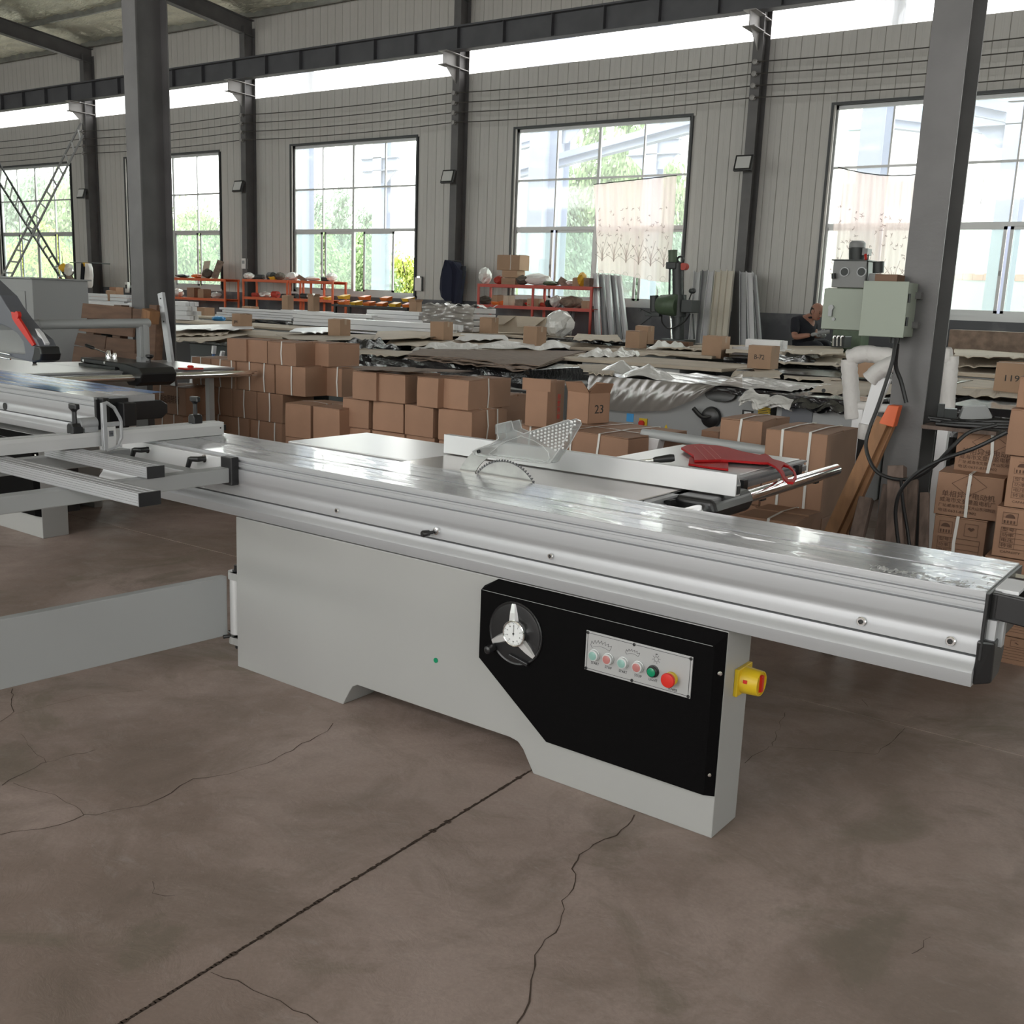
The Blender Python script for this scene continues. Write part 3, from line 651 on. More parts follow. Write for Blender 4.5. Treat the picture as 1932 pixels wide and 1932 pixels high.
o = ob('film_crease', fo, M['clearedge'], t, fix=False); o['kind'] = 'stuff'
# end fittings, right
ob('end_plate', MB().prism([(.0,.70),(.385,.70),(.385,.868),(0,.868)], 'x', .640, .648), M['bplast'], t, bevel=.002)
hb = MB(); hb.prism([(.655,.865),(1.10,.845),(1.10,.790),(.90,.782),(.655,.800)], 'y', .03, .055); hb.prism([(.655,.865),(1.10,.845),(1.10,.790),(.90,.782),(.655,.800)], 'y', .20, .225); hb.box(1.08, 1.10, .03, .225, .79, .845); hb.box(.645, .665, .03, .225, .795, .865)
ob('push_handle', hb, M['bplast'], t, bevel=.004)
ob('carriage_stop', MB().box(.648, .70, .06, .19, .862, .870), M['whitebar'], t)
ob('rail_cap', MB().loft([[(.634, a, z) for a, z in ((-.004,.75),(.13,.76),(.145,.70),(.12,.64),(.01,.632))], [(.672, a, z) for a, z in ((.008,.75),(.125,.755),(.14,.70),(.11,.645),(.03,.64))]]), M['bplast'], t, bevel=.006)
br = MB(); br.box(.640, .668, .02, .10, .745, .80); br.box(.66, .68, .05, .08, .73, .81); ob('rail_bracket', br, M['alu'], t)
ob('adjusting_screw', MB().cyl((.64, .33, .845), (.70, .33, .845), .008, 10).cyl((.64, .30, .85), (.67, .30, .85), .012, 6), M['chrome'], t)
# cast iron table and extensions
ct = ob('cast_table', MB().box(-1.602, -.534, .392, .938, .838, .870), M['iron'], t, bevel=.002)
ob('table_lip', MB().box(-.534, -.526, .392, .938, .846, .868), M['bplast'], ct)
ob('outfeed_table', MB().box(-2.320, -1.606, .450, .938, .842, .869), M['sheet'], t, bevel=.003)
et = ob('extension_table', MB().box(-1.112, -.530, .942, 1.835, .842, .870), M['sheet'], t, bevel=.003)
ob('support_strut', MB().bar((-.72, .78, .45), (-.72, 1.60, .838), .05, .03).bar((-1.0, .78, .45), (-1.0, 1.60, .838), .05, .03), M['white'], t)
fr = MB(); fr.prism([(-.522,.868),(-.495,.868),(-.495,.860),(-.508,.856),(-.508,.848),(-.495,.844),(-.495,.822),(-.522,.822)], 'y', .42, 1.83)
ob('front_profile', fr, M['alu'], t)
rp = MB(); rp.cyl((-.40, .42, .826), (-.40, 1.94, .826), .026, 24); ob('fence_rod', rp, M['chrome'], t, smooth=True)
for v in (.55, 1.15, 1.72): ob('rod_bracket', MB().box(-.50, -.40, v-.02, v+.02, .79, .815).box(-.505, -.48, v-.02, v+.02, .79, .86), M['bplast'], t)
# rip fence
f = ob('rip_fence', MB().box(-1.640, -.322, .700, .708, .8735, .951), M['aluw'], t, bevel=.001)
mb = MB()
for a in ((.708, .742, .8735, .877), (.708, .742, .909, .912), (.739, .742, .8735, .912), (.708, .730, .945, .951)): mb.box(-1.638, -.324, *a)
mb.prism([(.708,.951),(.712,.951),(.722,.940),(.734,.925),(.742,.912),(.738,.912),(.728,.926),(.716,.938),(.708,.944)], 'x', -1.638, -.324)
ob('fence_profile', mb, M['aluw'], f)
ob('fence_slot', MB().box(-.3235, -.3215, .712, .738, .880, .906), M['ink'], f)
h = MB(); h.prism([(-.72,.868),(-.36,.868),(-.345,.83),(-.36,.79),(-.47,.765),(-.60,.770),(-.74,.83)], 'y', .60, .93)
ob('fence_carrier', h, M['bplast'], t, bevel=.02, segs=4)
ob('carrier_wheel', MB().cyl((-.62, .56, .80), (-.62, .60, .80), .035, 20), M['chrome'], t, smooth=True)
hl = ob('clamp_lever', MB().tube([(-.93, 1.00, .885), (-.90, 1.02, .893), (-.83, 1.075, .905)], .0065, 10), M['chrome'], t, smooth=True)
ob('lever_grip', MB().rod([(0, .010), (.01, .013), (.07, .017), (.085, .014)], (-.845, 1.062, .902), (.07, .055, .014), 14), M['bplast'], hl, smooth=True)
ob('lever_pivot', MB().cyl((-.94, 1.0, .870), (-.94, 1.0, .892), .014, 14), M['chrome'], hl, smooth=True)
# blade with teeth, riving knife, clear guard
bc = Vector((-1.100, .412, .766)); BR = .172
ob('saw_blade', MB().cyl(bc-Vector((0, .0015, 0)), bc+Vector((0, .0015, 0)), BR-.009, 96), M['sawsteel'], t, smooth=True)
tm = MB(); NT = 84
for i in range(NT):
    a = 2*PI*i/NT; 
    if bc.z+BR*math.sin(a) < .80: continue
    da = 2*PI/NT
    P = [(BR-.0095, a), (BR, a+.1*da), (BR-.001, a+.38*da), (BR-.006, a+.72*da), (BR-.0095, a+.80*da)]
    tm.loft([[(bc.x+r*math.cos(q), bc.y+s*.0018, bc.z+r*math.sin(q)) for r, q in P] for s in (-1, 1)])
o = ob('blade_teeth', tm, M['tooth'], t); o['kind'] = 'stuff'
def P2(sc, ox, oy, v, pts): return [(lambda q: (q.x, q.z))(mv(ox+x/sc, oy+y/sc, v)) for x, y in pts]
kn = P2(6.9, 830, 770, .413, [(250,830),(290,740),(345,660),(410,595),(480,540),(560,520),(660,510),(740,515),(750,570),(690,605),(620,650),(560,700),(500,770),(455,860)])
ob('riving_knife', MB().prism(kn, 'y', .4105, .4150), M['sawsteel'], t)
gl = P2(6.9, 830, 770, .40, [(770,210),(960,165),(990,275),(1120,330),(1700,150),(1755,172),(1768,212),(1600,510),(1510,640),(1470,700),(1420,722),(1060,680),(700,640),(470,605),(455,560),(530,520),(700,462),(790,395)])
g = ob('blade_guard', MB().prism(gl, 'y', .385, .388), M['clear'], t)
ob('guard_back', MB().prism(gl, 'y', .434, .437), M['clear'], g)
def ring(pts, r, v, closed=True): return MB().tube([(x, v, z) for x, z in pts+(pts[:1] if closed else [])], r, 6)
for v in (.386, .436): ob('guard_edge', ring(gl, .0022, v), M['clearedge'], g, smooth=True)  # whitish rim tubes carry the edge highlights in their colour
inn = P2(6.9, 830, 770, .386, [(640,600),(760,500),(870,430),(1060,362),(1220,420),(1340,490),(1410,570),(1430,650),(1400,700),(1000,655),(700,625)])
ob('guard_rib', ring(inn, .0014, .384), M['clearedge'], g, smooth=True)
ob('guard_shell', MB().loft([[(x, v, z) for x, z in gl] for v in (.386, .436)], cap=False), M['clear'], g, fix=False)
st = MB()
for i in range(13):
    for j in range(9):
        x = 1180+i*48+j*(-2); y = 330-i*13+j*44
        # keep inside the handle part
        if y < 330-(x-1120)*.30 or y > 330+ (x-1150)*.62 or x > 1770-(y-200)*.52: continue
        q = mv(830+x/6.9, 770+y/6.9, .383); st.rod([(0, .0048), (.003, .0042), (.0045, .002)], (q.x, .385, q.z), (0, -1, 0), 8)
o = ob('guard_stud', st, M['clearedge'], g, smooth=True); o['kind'] = 'stuff'
ob('guard_spout', MB().loft([[(x+dx, y, z+dz) for y in (.375, .45)] [::1]+[(x2+dx, y, z2+dz) for y in (.45, .375)] for (x, z, x2, z2, dx, dz) in ((gl[0][0], gl[0][1], gl[1][0], gl[1][1], 0, 0), (gl[0][0], gl[0][1], gl[1][0], gl[1][1], .003, -.035))]), M['clear'], g, fix=False)
q = mv(902.5, 852, .38); ob('pivot_bolt', MB().rod([(0, .007), (.006, .007), (.006, .0045), (.002, .004)], (q.x, .384, q.z), (0, -1, 0), 12), M['ink'], t)
# mounting plate of the outrigger, levers
ob('outrigger_mount', MB().prism([(-.032,.862),(-.001,.862),(-.001,.757),(-.032,.757)], 'x', -2.83, -2.160), M['aluw'], t, bevel=.002)
ob('mount_cap', MB().box(-2.160, -2.095, -.036, .0, .757, .868), M['bplast'], t, bevel=.003)
for px, py in ((285, 856), (392, 873)):
    q = mv(px-6, py-8, -.033); l = ob('clamp_handle', MB().tube([(q.x, -.034, q.z), (q.x, -.065, q.z), (q.x-.035, -.075, q.z-.002)], [.011, .011, .010], 10).tube([(q.x-.034, -.075, q.z), (q.x-.055, -.078, q.z-.05), (q.x-.062, -.080, q.z-.075)], [.011, .009, .008], 10), M['bplast'], t, smooth=True)
    ob('washer', MB().cyl((q.x, -.030, q.z), (q.x, -.036, q.z), .016, 18), M['chrome'], l, smooth=True)
# outrigger frame
fr = MB(); fr.box(-2.168, -2.110, -1.75, -.03, .768, .826); ob('frame_tube', fr, M['grey'], t, bevel=.004)
ob('frame_tube', MB().box(-2.83, -2.77, -1.75, -.03, .768, .826), M['grey'], t, bevel=.004)
ob('cross_tube', MB().box(-2.77, -2.168, -.16, -.10, .770, .815), M['grey'], t, bevel=.004); ob('cross_tube', MB().box(-2.77, -2.168, -1.30, -1.24, .770, .824), M['grey'], t, bevel=.004)
def ribbed(u0, u1, v0, v1, z0, z1):
    n = 5; P = [(v0, z0)]
    for i in range(n):
        a = z0+(z1-z0)*i/n; h = (z1-z0)/n; P += [(v0, a+h*.12), (v0+.002, a+h*.16), (v0+.002, a+h*.30), (v0, a+h*.34)]
    P += [(v0, z1)]
    m2 = 3
    for i in range(m2):
        a = v0+(v1-v0)*i/m2; h = (v1-v0)/m2; P += [(a+h*.3, z1), (a+h*.34, z1-.0015), (a+h*.5, z1-.0015), (a+h*.54, z1)]
    P += [(v1, z1), (v1, z0)]
    return MB().prism(P, 'x', u0, u1)
for (ua, ub, va, vb) in ((-2.78, -2.090, -.410, -.340), (-3.15, -1.682, -.717, -.641), (-3.15, -1.9, -1.45, -1.375)):
    o = ob('support_profile', ribbed(ua, ub-.004, va, vb, .829, .870), M['alu'], t)
    ob('end_cap', MB().box(ub-.004, ub, va-.001, vb+.001, .8275, .8715), M['bplast'], o)
# crosscut fence with flip stop
uf = -2.622
cf = ob('crosscut_fence', MB().prism([(uf,.8735),(uf,.921),(uf-.005,.931),(uf-.008,.931),(uf-.008,.925),(uf-.022,.925),(uf-.022,.932),(uf-.030,.932),(uf-.030,.925),(uf-.052,.925),(uf-.052,.932),(uf-.060,.932),(uf-.060,.8735)], 'y', -1.9, .340) if False else MB(), M['aluw'], t)
R = []
PR = [(uf,.8735),(uf,.915),(uf-.004,.931),(uf-.012,.931),(uf-.013,.924),(uf-.026,.924),(uf-.027,.932),(uf-.033,.932),(uf-.034,.925),(uf-.052,.925),(uf-.053,.932),(uf-.060,.932),(uf-.060,.8735)]
def lift(v): return -.008*(.34-v)       # the fence rests on the outrigger, which sits a touch lower than the carriage
me = MB().loft([[(x, v, z+lift(v)*0) for x, z in PR] for v in (-1.9, .340)])
bpy.data.objects.remove(cf); cf = ob('crosscut_fence', me, M['aluw'], t, bevel=.001)
ob('fence_scale', MB().box(uf-.0135, uf-.0265, -1.9, .335, .9238, .9246), M['dgrey'], cf)
ob('fence_end', MB().box(uf-.060, uf, .340, .343, .8745, .930), M['aluw'], cf)
ob('end_screw', MB().cyl((uf+.0005, .325, .905), (uf-.001, .325, .905), .004, 10), M['ink'], cf)
def tee(u, v, z, s=1.0, rz=0):
    o = ob('clamp_knob', MB().rod([(0, .010*s), (.05*s, .009*s), (.055*s, .012*s), (.064*s, .020*s)], (u, v, z+.035), (0, 0, 1), 14).box(u-.026*s, u+.026*s, v-.010, v+.010, z+.035+.060*s, z+.035+.082*s), M['bplast'], t, bevel=.004)
    ob('knob_base', MB().prism([(-.022, 0), (.022, 0), (.022, .028), (.014, .040), (-.014, .040), (-.022, .028)], 'y', -.022, .022).shift((u, v, z)), M['bplast'], o, bevel=.003); return o
tee(uf-.03, -.35, .930, 1.0); tee(uf-.03, .215, .930, 1.0)
ob('end_block', MB().box(uf-.065, uf-.015, .343, .366, .890, .915), M['bplast'], t)
# flip stop: a curved aluminium frame hanging over the fence face
us = uf+.030
fs = [(-.262,1.045),(-.246,1.050),(-.214,1.028),(-.190,.985),(-.186,.972),(-.186,.905),(-.200,.880),(-.225,.866),(-.258,.860)]
ob('flip_stop', MB().tube([(us, a, b) for a, b in fs], .0075, 6), M['alu'], t)
ob('stop_plate', MB().box(us-.008, us+.004, -.268, -.212, .860, .955), M['sheet'], t, bevel=.003)
ob('stop_post', MB().box(us-.012, us+.006, -.268, -.250, .86, 1.05).box(us-.01, us+.004, -.268, -.19, .955, .972), M['alu'], t, bevel=.002)
ob('stop_hub', MB().cyl((uf-.03, -.335, .965), (uf-.03, -.262, .965), .024, 20).box(uf-.05, uf-.01, -.32, -.262, .932, .968), M['alu'], t, smooth=True)
ob('stop_window', MB().box(us+.0035, us+.0048, -.243, -.224, .915, .938), M['dgrey'], t)
lettering('stop_number', '10', .012, M['ink'], t, (us+.0052, -.2335, .926), right=(0, 1, 0))
# swing arm and hinge
hx, hy = -2.185, .055
arm = MB(); a0 = Vector((-2.235, .030, 0)); a1 = Vector((-2.435, -2.0, 0))
arm.bar(a0+Vector((0, 0, .2305)), a1+Vector((0, 0, .2305)), .040, .253)
ar = ob('swing_arm', arm, M['grey'], t, bevel=.003)
for px, py in ((132, 1162), (134, 1234)):
    # bolts on the arm's right-hand face
    q = mz(px, py, .30 if py < 1200 else .17); n_ = Vector((1, -.0985, 0)).normalized(); pp = a0+(a1-a0)*.46+n_*.020+Vector((0, 0, .30 if py < 1200 else .165))
    ob('arm_bolt', MB().rod([(0, .010), (.003, .010), (.007, .005)], pp, n_, 12), M['chrome'], ar, smooth=True)
ob('hinge_tube', MB().cyl((hx, hy, .115), (hx, hy, .350), .030, 24), M['aluw'], t, smooth=True)
for z in (.350, .075): ob('hinge_lug', MB().cyl((hx, hy, z), (hx, hy, z+.030), .036, 24).box(hx, -2.118, hy-.034, hy+.034, z, z+.030), M['white'], t, smooth=True)
for z, d in ((.380, 1), (.075, -1)): ob('hinge_bolt', MB().cyl((hx, hy, z), (hx, hy, z+.026*d), .012, 6).cyl((hx, hy, z), (hx, hy, z+.008*d), .018, 14), M['bplast'], t)
for a in (0, -1.2): ob('hinge_screw', MB().cyl((hx+.03*math.cos(a-2), hy+.03*math.sin(a-2), .105), (hx+.06*math.cos(a-2), hy+.06*math.sin(a-2), .105), .008, 8), M['bplast'], t)

# loose things on and behind the saw
pts = [(550,285),(600,262),(700,255),(850,268),(940,285),(1060,318),(1200,345),(1245,335),(1275,350),(1310,380),(1400,405),(1460,440),(1500,490),(1508,530),(1480,572),(1430,570),(1395,535),(1368,480),(1330,440),(1270,410),(1200,408),(1100,400),(940,388),(880,385),(765,388),(660,390),(655,350)]
def pz(L, z): return [(lambda q: (q.x, q.y))(atz(1160+x/4.391, 780+y/4.391, z)) for x, y in L]
hole = [(1378,455),(1400,428),(1440,440),(1475,470),(1492,515),(1472,545),(1440,548),(1412,520),(1405,490)]
ps = thing('push_stick', 'red plastic push stick with a looped handle lying on the saw extension table', 'push stick', (0, 0, 0))
def poly_hole(outer, inner, z0, z1):
    bm = bmesh.new()
    ed = []
    for L in (outer, inner):
        vs = [bm.verts.new((x, y, z0)) for x, y in L]; ed += [bm.edges.new((vs[i], vs[(i+1) % len(vs)])) for i in range(len(vs))]
    r = bmesh.ops.triangle_fill(bm, use_beauty=True, use_dissolve=False, edges=ed)
    fs = [f for f in bm.faces]
    e = bmesh.ops.extrude_face_region(bm, geom=fs); bmesh.ops.translate(bm, vec=(0, 0, z1-z0), verts=[v for v in e['geom'] if isinstance(v, bmesh.types.BMVert)])
    bmesh.ops.recalc_face_normals(bm, faces=bm.faces); mb = MB(); bm.verts.index_update(); mb.add([tuple(v.co) for v in bm.verts], [tuple(v.index for v in f.verts) for f in bm.faces]); bm.free(); return mb
ob('blade_plate', poly_hole(pz(pts, .890), pz(hole, .890), .882, .892), M['red'], ps, bevel=.0015)
ob('lower_plate', MB().prism(pz([(620,368),(655,362),(940,388),(940,470),(780,452),(610,424)], .876), 'z', .8725, .881), M['red'], ps, bevel=.001)
rb = MB()
for a, b in (((660,270),(770,385)), ((720,268),(840,382)), ((780,275),(880,372))):
    A, B = pz([a, b], .8925); rb.bar((A[0], A[1], .8925), (B[0], B[1], .8925), .003, .0014)
ob('ridge', rb, M['redb'], ps)
# saw guard arm: two painted pipes with a post plate, lying on the cartons behind the saw
pa = thing('guard_support_arm', 'pair of grey painted pipes with a welded end post lying behind the saw', 'pipe arm', (0, 0, 0))
p0 = aty(1212, 817, 5.25); p1 = aty(1493, 858, 5.25); rp_ = .0255
d = (p1-p0).normalized()
def hollow(p0, p1, r, n=24):
    d = (p1-p0).normalized(); a = d.orthogonal().normalized(); b = d.cross(a)
    C = lambda p, q: [p+(a*math.cos(2*PI*i/n)+b*math.sin(2*PI*i/n))*q for i in range(n)]
    return MB().loft([C(p1-d*.3, r*.86), C(p1, r*.86), C(p1, r), C(p0, r), C(p0, .001)], cap=False)
ob('pipe', hollow(p0, p1, rp_), M['grey'], pa, smooth=True, fix=False)
o2 = Vector((.03, .052, -.004)); ob('pipe', hollow(p0+o2, p1+o2, rp_), M['grey'], pa, smooth=True, fix=False)
pl = MB(); a = p0+Vector((.02, 0, -.02)); pl.hexa([(a.x-.10, a.y-.02, .40), (a.x+.03, a.y-.02, .40), (a.x+.03, a.y+.06, .40), (a.x-.10, a.y+.06, .40), (a.x-.03, a.y-.02, a.z), (a.x+.10, a.y-.02, a.z), (a.x+.10, a.y+.06, a.z), (a.x-.03, a.y+.06, a.z)])
ob('post', pl, M['aluw'], pa, bevel=.003)
# ------------------------------------------------------------------ second saw, left
SAW2 = thing('sliding_table_saw', 'second white sliding table saw at left with blue filmed carriage and overhead guard', 'panel saw', mw(-4.70, .62, 0), MROT)
t = SAW2; DZ = .03
saw_base(t)
c2, r2 = saw_carriage(t, -3.3, .605, DZ)
for u, z in ((-.36, .765), (-1.3, .765)): ob('carriage_hole', MB().cyl((u, .002, z), (u, -.001, z), .022, 20), M['ink'], t)
def bf(i, j):
    u = -3.2+3.66*i+.10*j*(i > .9); v = .012+.47*j
    return (u, v, .9035+.001*math.sin(u*7+v*20)+.0008*math.sin(v*55+u*2)-(.012*max(0, i-.93)/.07)*(1-j))
ob('blue_film', MB().grid(bf, 120, 18), M['bluefilm'], t, smooth=True, fix=False, ang=80)
ob('end_plate', MB().prism([(.0,.66),(.20,.66),(.20,.89),(0,.89)], 'x', .605, .625), M['bplast'], t, bevel=.002)
ob('end_housing', MB().loft([[(u, v, z) for v, z in ((.06,.79),(.10,.76),(.42,.76),(.46,.79),(.46,.84),(.42,.865),(.10,.865),(.06,.84))] for u in (.30, .62)]), M['bplast'], t, bevel=.004)
ob('push_handle', MB().box(.60, .70, .12, .20, .74, .87).box(.60, .66, .02, .06, .72, .90), M['bplast'], t, bevel=.005)
# energy chain and lower rail line seen under the carriage
ch = MB()
for i in range(26): ch.rod([(0, .018), (.018, .018), (.022, .014)], (-1.9+i*.026, -.02, .60), (1, 0, .0), 8)
o = ob('cable_chain', ch, M['mgrey'], t, smooth=True); o['kind'] = 'stuff'
ob('cast_table', MB().box(-2.05, -1.02, .392, 1.15, .868, .900), M['sheet'], t, bevel=.002)
ob('extension_table', MB().box(-1.98, -1.04, 1.154, 2.235, .870, .900), M['sheet'], t, bevel=.003)
ob('outfeed_table', MB().box(-2.9, -2.054, .45, 1.15, .870, .898), M['sheet'], t, bevel=.003)
ob('support_leg', MB().box(-1.9, -1.85, 2.10, 2.15, 0, .870).box(-1.2, -1.15, 2.10, 2.15, 0, .870), M['white'], t)
fr = MB(); fr.prism([(-1.015,.898),(-.99,.898),(-.99,.888),(-1.003,.882),(-1.003,.874),(-.99,.870),(-.99,.852),(-1.015,.852)], 'y', .42, 2.23); ob('front_profile', fr, M['alu'], t)
ob('fence_rod', MB().cyl((-.84, .42, .862), (-.84, 2.32, .862), .026, 24), M['chrome'], t, smooth=True)
# black fence head
hd = MB(); hd.prism([(-1.55,.965),(-.96,.955),(-.80,.935),(-.76,.895),(-.78,.83),(-.84,.80),(-.93,.80),(-1.00,.86),(-1.05,.915),(-1.55,.928)], 'y', 1.22, 1.52)
ob('fence_head', hd, M['bplast'], t, bevel=.008)
for u in (-1.50, -1.22): ob('head_screw', MB().cyl((u, 1.222, .945), (u, 1.214, .945), .010, 14), M['chrome'], t)
ob('head_slide', MB().box(-1.54, -1.06, 1.20, 1.54, .903, .924), M['bplast'], t)
ob('clamp_stud', MB().rod([(0, .022), (.03, .022), (.045, .015), (.06, .013), (.065, .008)], (-1.36, 1.34, .962), (0, 0, 1), 16).rod([(0, .016), (.035, .016), (.05, .010)], (-1.31, 1.36, .960), (0, 0, 1), 14), M['chrome'], t, smooth=True)
ob('clamp_rod', MB().cyl((-1.36, 1.34, 1.0), (-1.50, 1.28, 1.045), .005, 8), M['chrome'], t)
ob('clamp_grip', MB().rod([(0, .009), (.01, .013), (.07, .013), (.08, .008)], (-1.47, 1.292, 1.036), (-.14, -.06, .045), 12), M['bplast'], t, smooth=True)
ob('head_post', MB().box(-1.09, -1.03, 1.40, 1.44, .955, .995), M['alu'], t)
ob('star_knob', MB().rod([(0, .007), (.03, .007), (.032, .016), (.045, .030), (.058, .030), (.062, .022)], (-.98, 1.44, .955), (0, 0, 1), 9), M['bplast'], t)
ob('red_clamp', MB().rod([(0, .022), (.02, .026), (.028, .016)], (-.98, 1.80, .900), (0, 0, 1), 10).box(-1.0, -.90, 1.70, 1.86, .90, .912), M['redb'], t)
# overhead arm: square post with round pipe
ob('arm_post', MB().box(-1.290, -1.235, 1.535, 1.62, .900, 1.235), M['grey'], t, bevel=.006)
ob('post_rib', MB().box(-1.234, -1.228, 1.56, 1.60, .900, 1.225), M['grey'], t)
ob('arm_pipe', MB().rod([(0, .030), (.01, .035), (1.22, .035)], (-1.262, 1.635, 1.238), (0, -1, -.02), 26), M['grey'], t, smooth=True)
ob('arm_collar', MB().cyl((-1.262, .72, 1.219), (-1.262, .45, 1.214), .026, 20).cyl((-1.262, .75, 1.22), (-1.262, .735, 1.22), .037, 24), M['grey'], t, smooth=True)
# big grey guard with clear window and red trim
gv = .43
G = [(-.18,.0),(-.155,.02),(-.160,.14),(-.195,.22),(-.29,.34),(-.42,.46),(-.60,.55),(-1.0,.56),(-1.25,.44),(-1.30,.20),(-1.30,.02),(-.36,.02),(-.34,.0)]
def gpt(q, v): return (q[0]-.93, v, q[1]+.93)
GP = [(lambda q: (q.x+4.70, q.z))(mv(x, y, .62+gv-.02)) for x, y in ((77,680),(75,655),(68,640),(50,625),(32,605),(14,580),(0,557),(-60,500),(-160,480),(-210,560),(-215,640),(-100,662),(0,668),(55,682),(66,683))]
gp_ = None
WP = [(lambda q: (q.x+4.70, q.z))(mv(x, y, .62+gv-.026)) for x, y in ((46,668),(42,645),(30,628),(12,617),(0,612),(-90,600),(-150,620),(-150,650),(0,664))]
hh = poly_hole(GP, WP, 0, 1); hh.v = [(x, gv-.02+z*.12, y) for x, y, z in hh.v]
gp_ = ob('guard_hood', hh, M['dgrey'], t, bevel=.006)
ob('guard_window', MB().prism(WP, 'y', gv-.016, gv-.012), M['clear'], gp_)
RP = [(lambda q: (q.x+4.70, q.z))(mv(x, y, .62+gv-.03)) for x, y in ((22,588),(30,590),(36,600),(50,622),(66,650),(62,653),(48,635),(30,610),(24,600))]
ob('guard_trim', MB().prism(RP, 'y', gv-.035, gv-.019), M['redb'], gp_)
q = mv(28, 594, .62+gv-.05); ob('guard_knob', MB().cyl((q.x+4.70, gv-.04, q.z), (q.x+4.70, gv-.018, q.z), .024, 18), M['redb'], gp_, smooth=True)
NP = [(lambda q: (q.x+4.70, q.z))(mv(x, y, .62+gv-.03)) for x, y in ((64,652),(75,654),(78,668),(76,680),(66,684),(58,680),(62,668))]
ob('guard_nose', MB().prism(NP, 'y', gv-.03, gv+.11), M['bplast'], gp_, bevel=.01)
LP = [(lambda q: (q.x+4.70, q.z))(mv(x, y, .62+gv-.03)) for x, y in ((52,620),(60,628),(72,648),(70,653),(64,648),(56,630))]
ob('hood_strip', MB().prism(LP, 'y', gv+.02, gv+.05), M['whitebar'], gp_)
for z in (1.035, 1.005): ob('guard_rail', MB().cyl((-2.2, gv-.03, z+.045), (-1.02, gv-.03, z-.005), .006, 10), M['chrome'], gp_, smooth=True)
ob('table_knob', MB().rod([(0, .012), (.02, .02), (.035, .02)], (-1.9, 1.05, .9), (0, 0, 1), 12), M['bplast'], t)
ob('control_side', MB().box(-.035, -.002, .168, .25, .14, .60), M['bplast'], t, bevel=.004)
ob('warning_sticker', MB().box(-1.02, -1.017, .05, .09, .62, .66), M['yellow'], t)
# wooden pallet leaning on the inner column, steel bar leaning beside it
pt = thing('wooden_pallet', 'brown wooden pallet standing on edge against the left inner column', 'pallet', (0, 0, 0))
def quadprism(px4, Y, th, z=None, dY=0):
    P = [aty(x, y, Y+dY) for x, y in px4]; return MB().loft([P, [p+Vector((0, th, 0)) for p in P]])
for k, (q) in enumerate((((156,572),(248,580),(248,603),(153,600)), ((250,582),(290,586),(288,605),(250,604)), ((152,604),(183,606),(181,628),(148,624)), ((184,606),(252,614),(250,636),(181,628)),
          ((147,628),(200,634),(197,662),(140,650)), ((201,636),(254,641),(254,667),(198,662)), ((140,653),(210,660),(206,690),(134,690)), ((213,662),(262,668),(262,692),(208,690)))):
    ob('plank', quadprism(q, 5.50, .022, dY=.004*(k % 3)), M['pallet'], pt)
for x in (165, 215, 282): ob('stringer', quadprism(((x,575),(x+14,576),(x+8,700),(x-6,700)), 5.53, .08), M['pallet'], pt)
ob('block', MB().box(-.055, .055, -.05, .05, -.055, .055).xf(Matrix.Translation(aty(284, 597, 5.44)) @ Matrix.Rotation(.2, 4, 'Y')), M['wood'], pt, bevel=.004)
A = aty(304, 553, 5.58); B = aty(322, 680, 5.54)
sb = MB(); d = (B-A)
for s0, s1 in ((0, 1),): sb.bar(A, B+(B-A)*.65, .062, .03, (0, -1, .2))
o = ob('steel_profile', sb, M['alu'], bevel=.002); tag(o, 'grey drilled aluminium bar leaning against the left inner column', 'metal bar')
for f in (.08, .42): 
    c = A+(B-A)*f; ob('hole', MB().cyl(c+Vector((.004, -.017, 0)), c+Vector((.004, -.02, 0)), .006, 10), M['ink'], o)
# tall grey machine cabinet behind the second saw
t = thing('machine_cabinet', 'tall grey sheet-metal machine cabinet at the far left edge', 'cabinet', (0, 0, 0))
P0 = aty(-60, 526, 7.6); P1 = aty(60, 526, 7.6)
ob('body', MB().box(P0.x, P1.x, 7.6, 8.4, 0, P1.z), M['mgrey'], t, bevel=.006)
ob('top_cover', MB().box(P0.x-.03, P1.x+.03, 7.56, 8.44, P1.z, P1.z+.02), M['mgrey'], t)
ob('door_panel', MB().box(P0.x+.1, P1.x-.16, 7.585, 7.60, .3, P1.z-.16), M['mgrey'], t, bevel=.004)
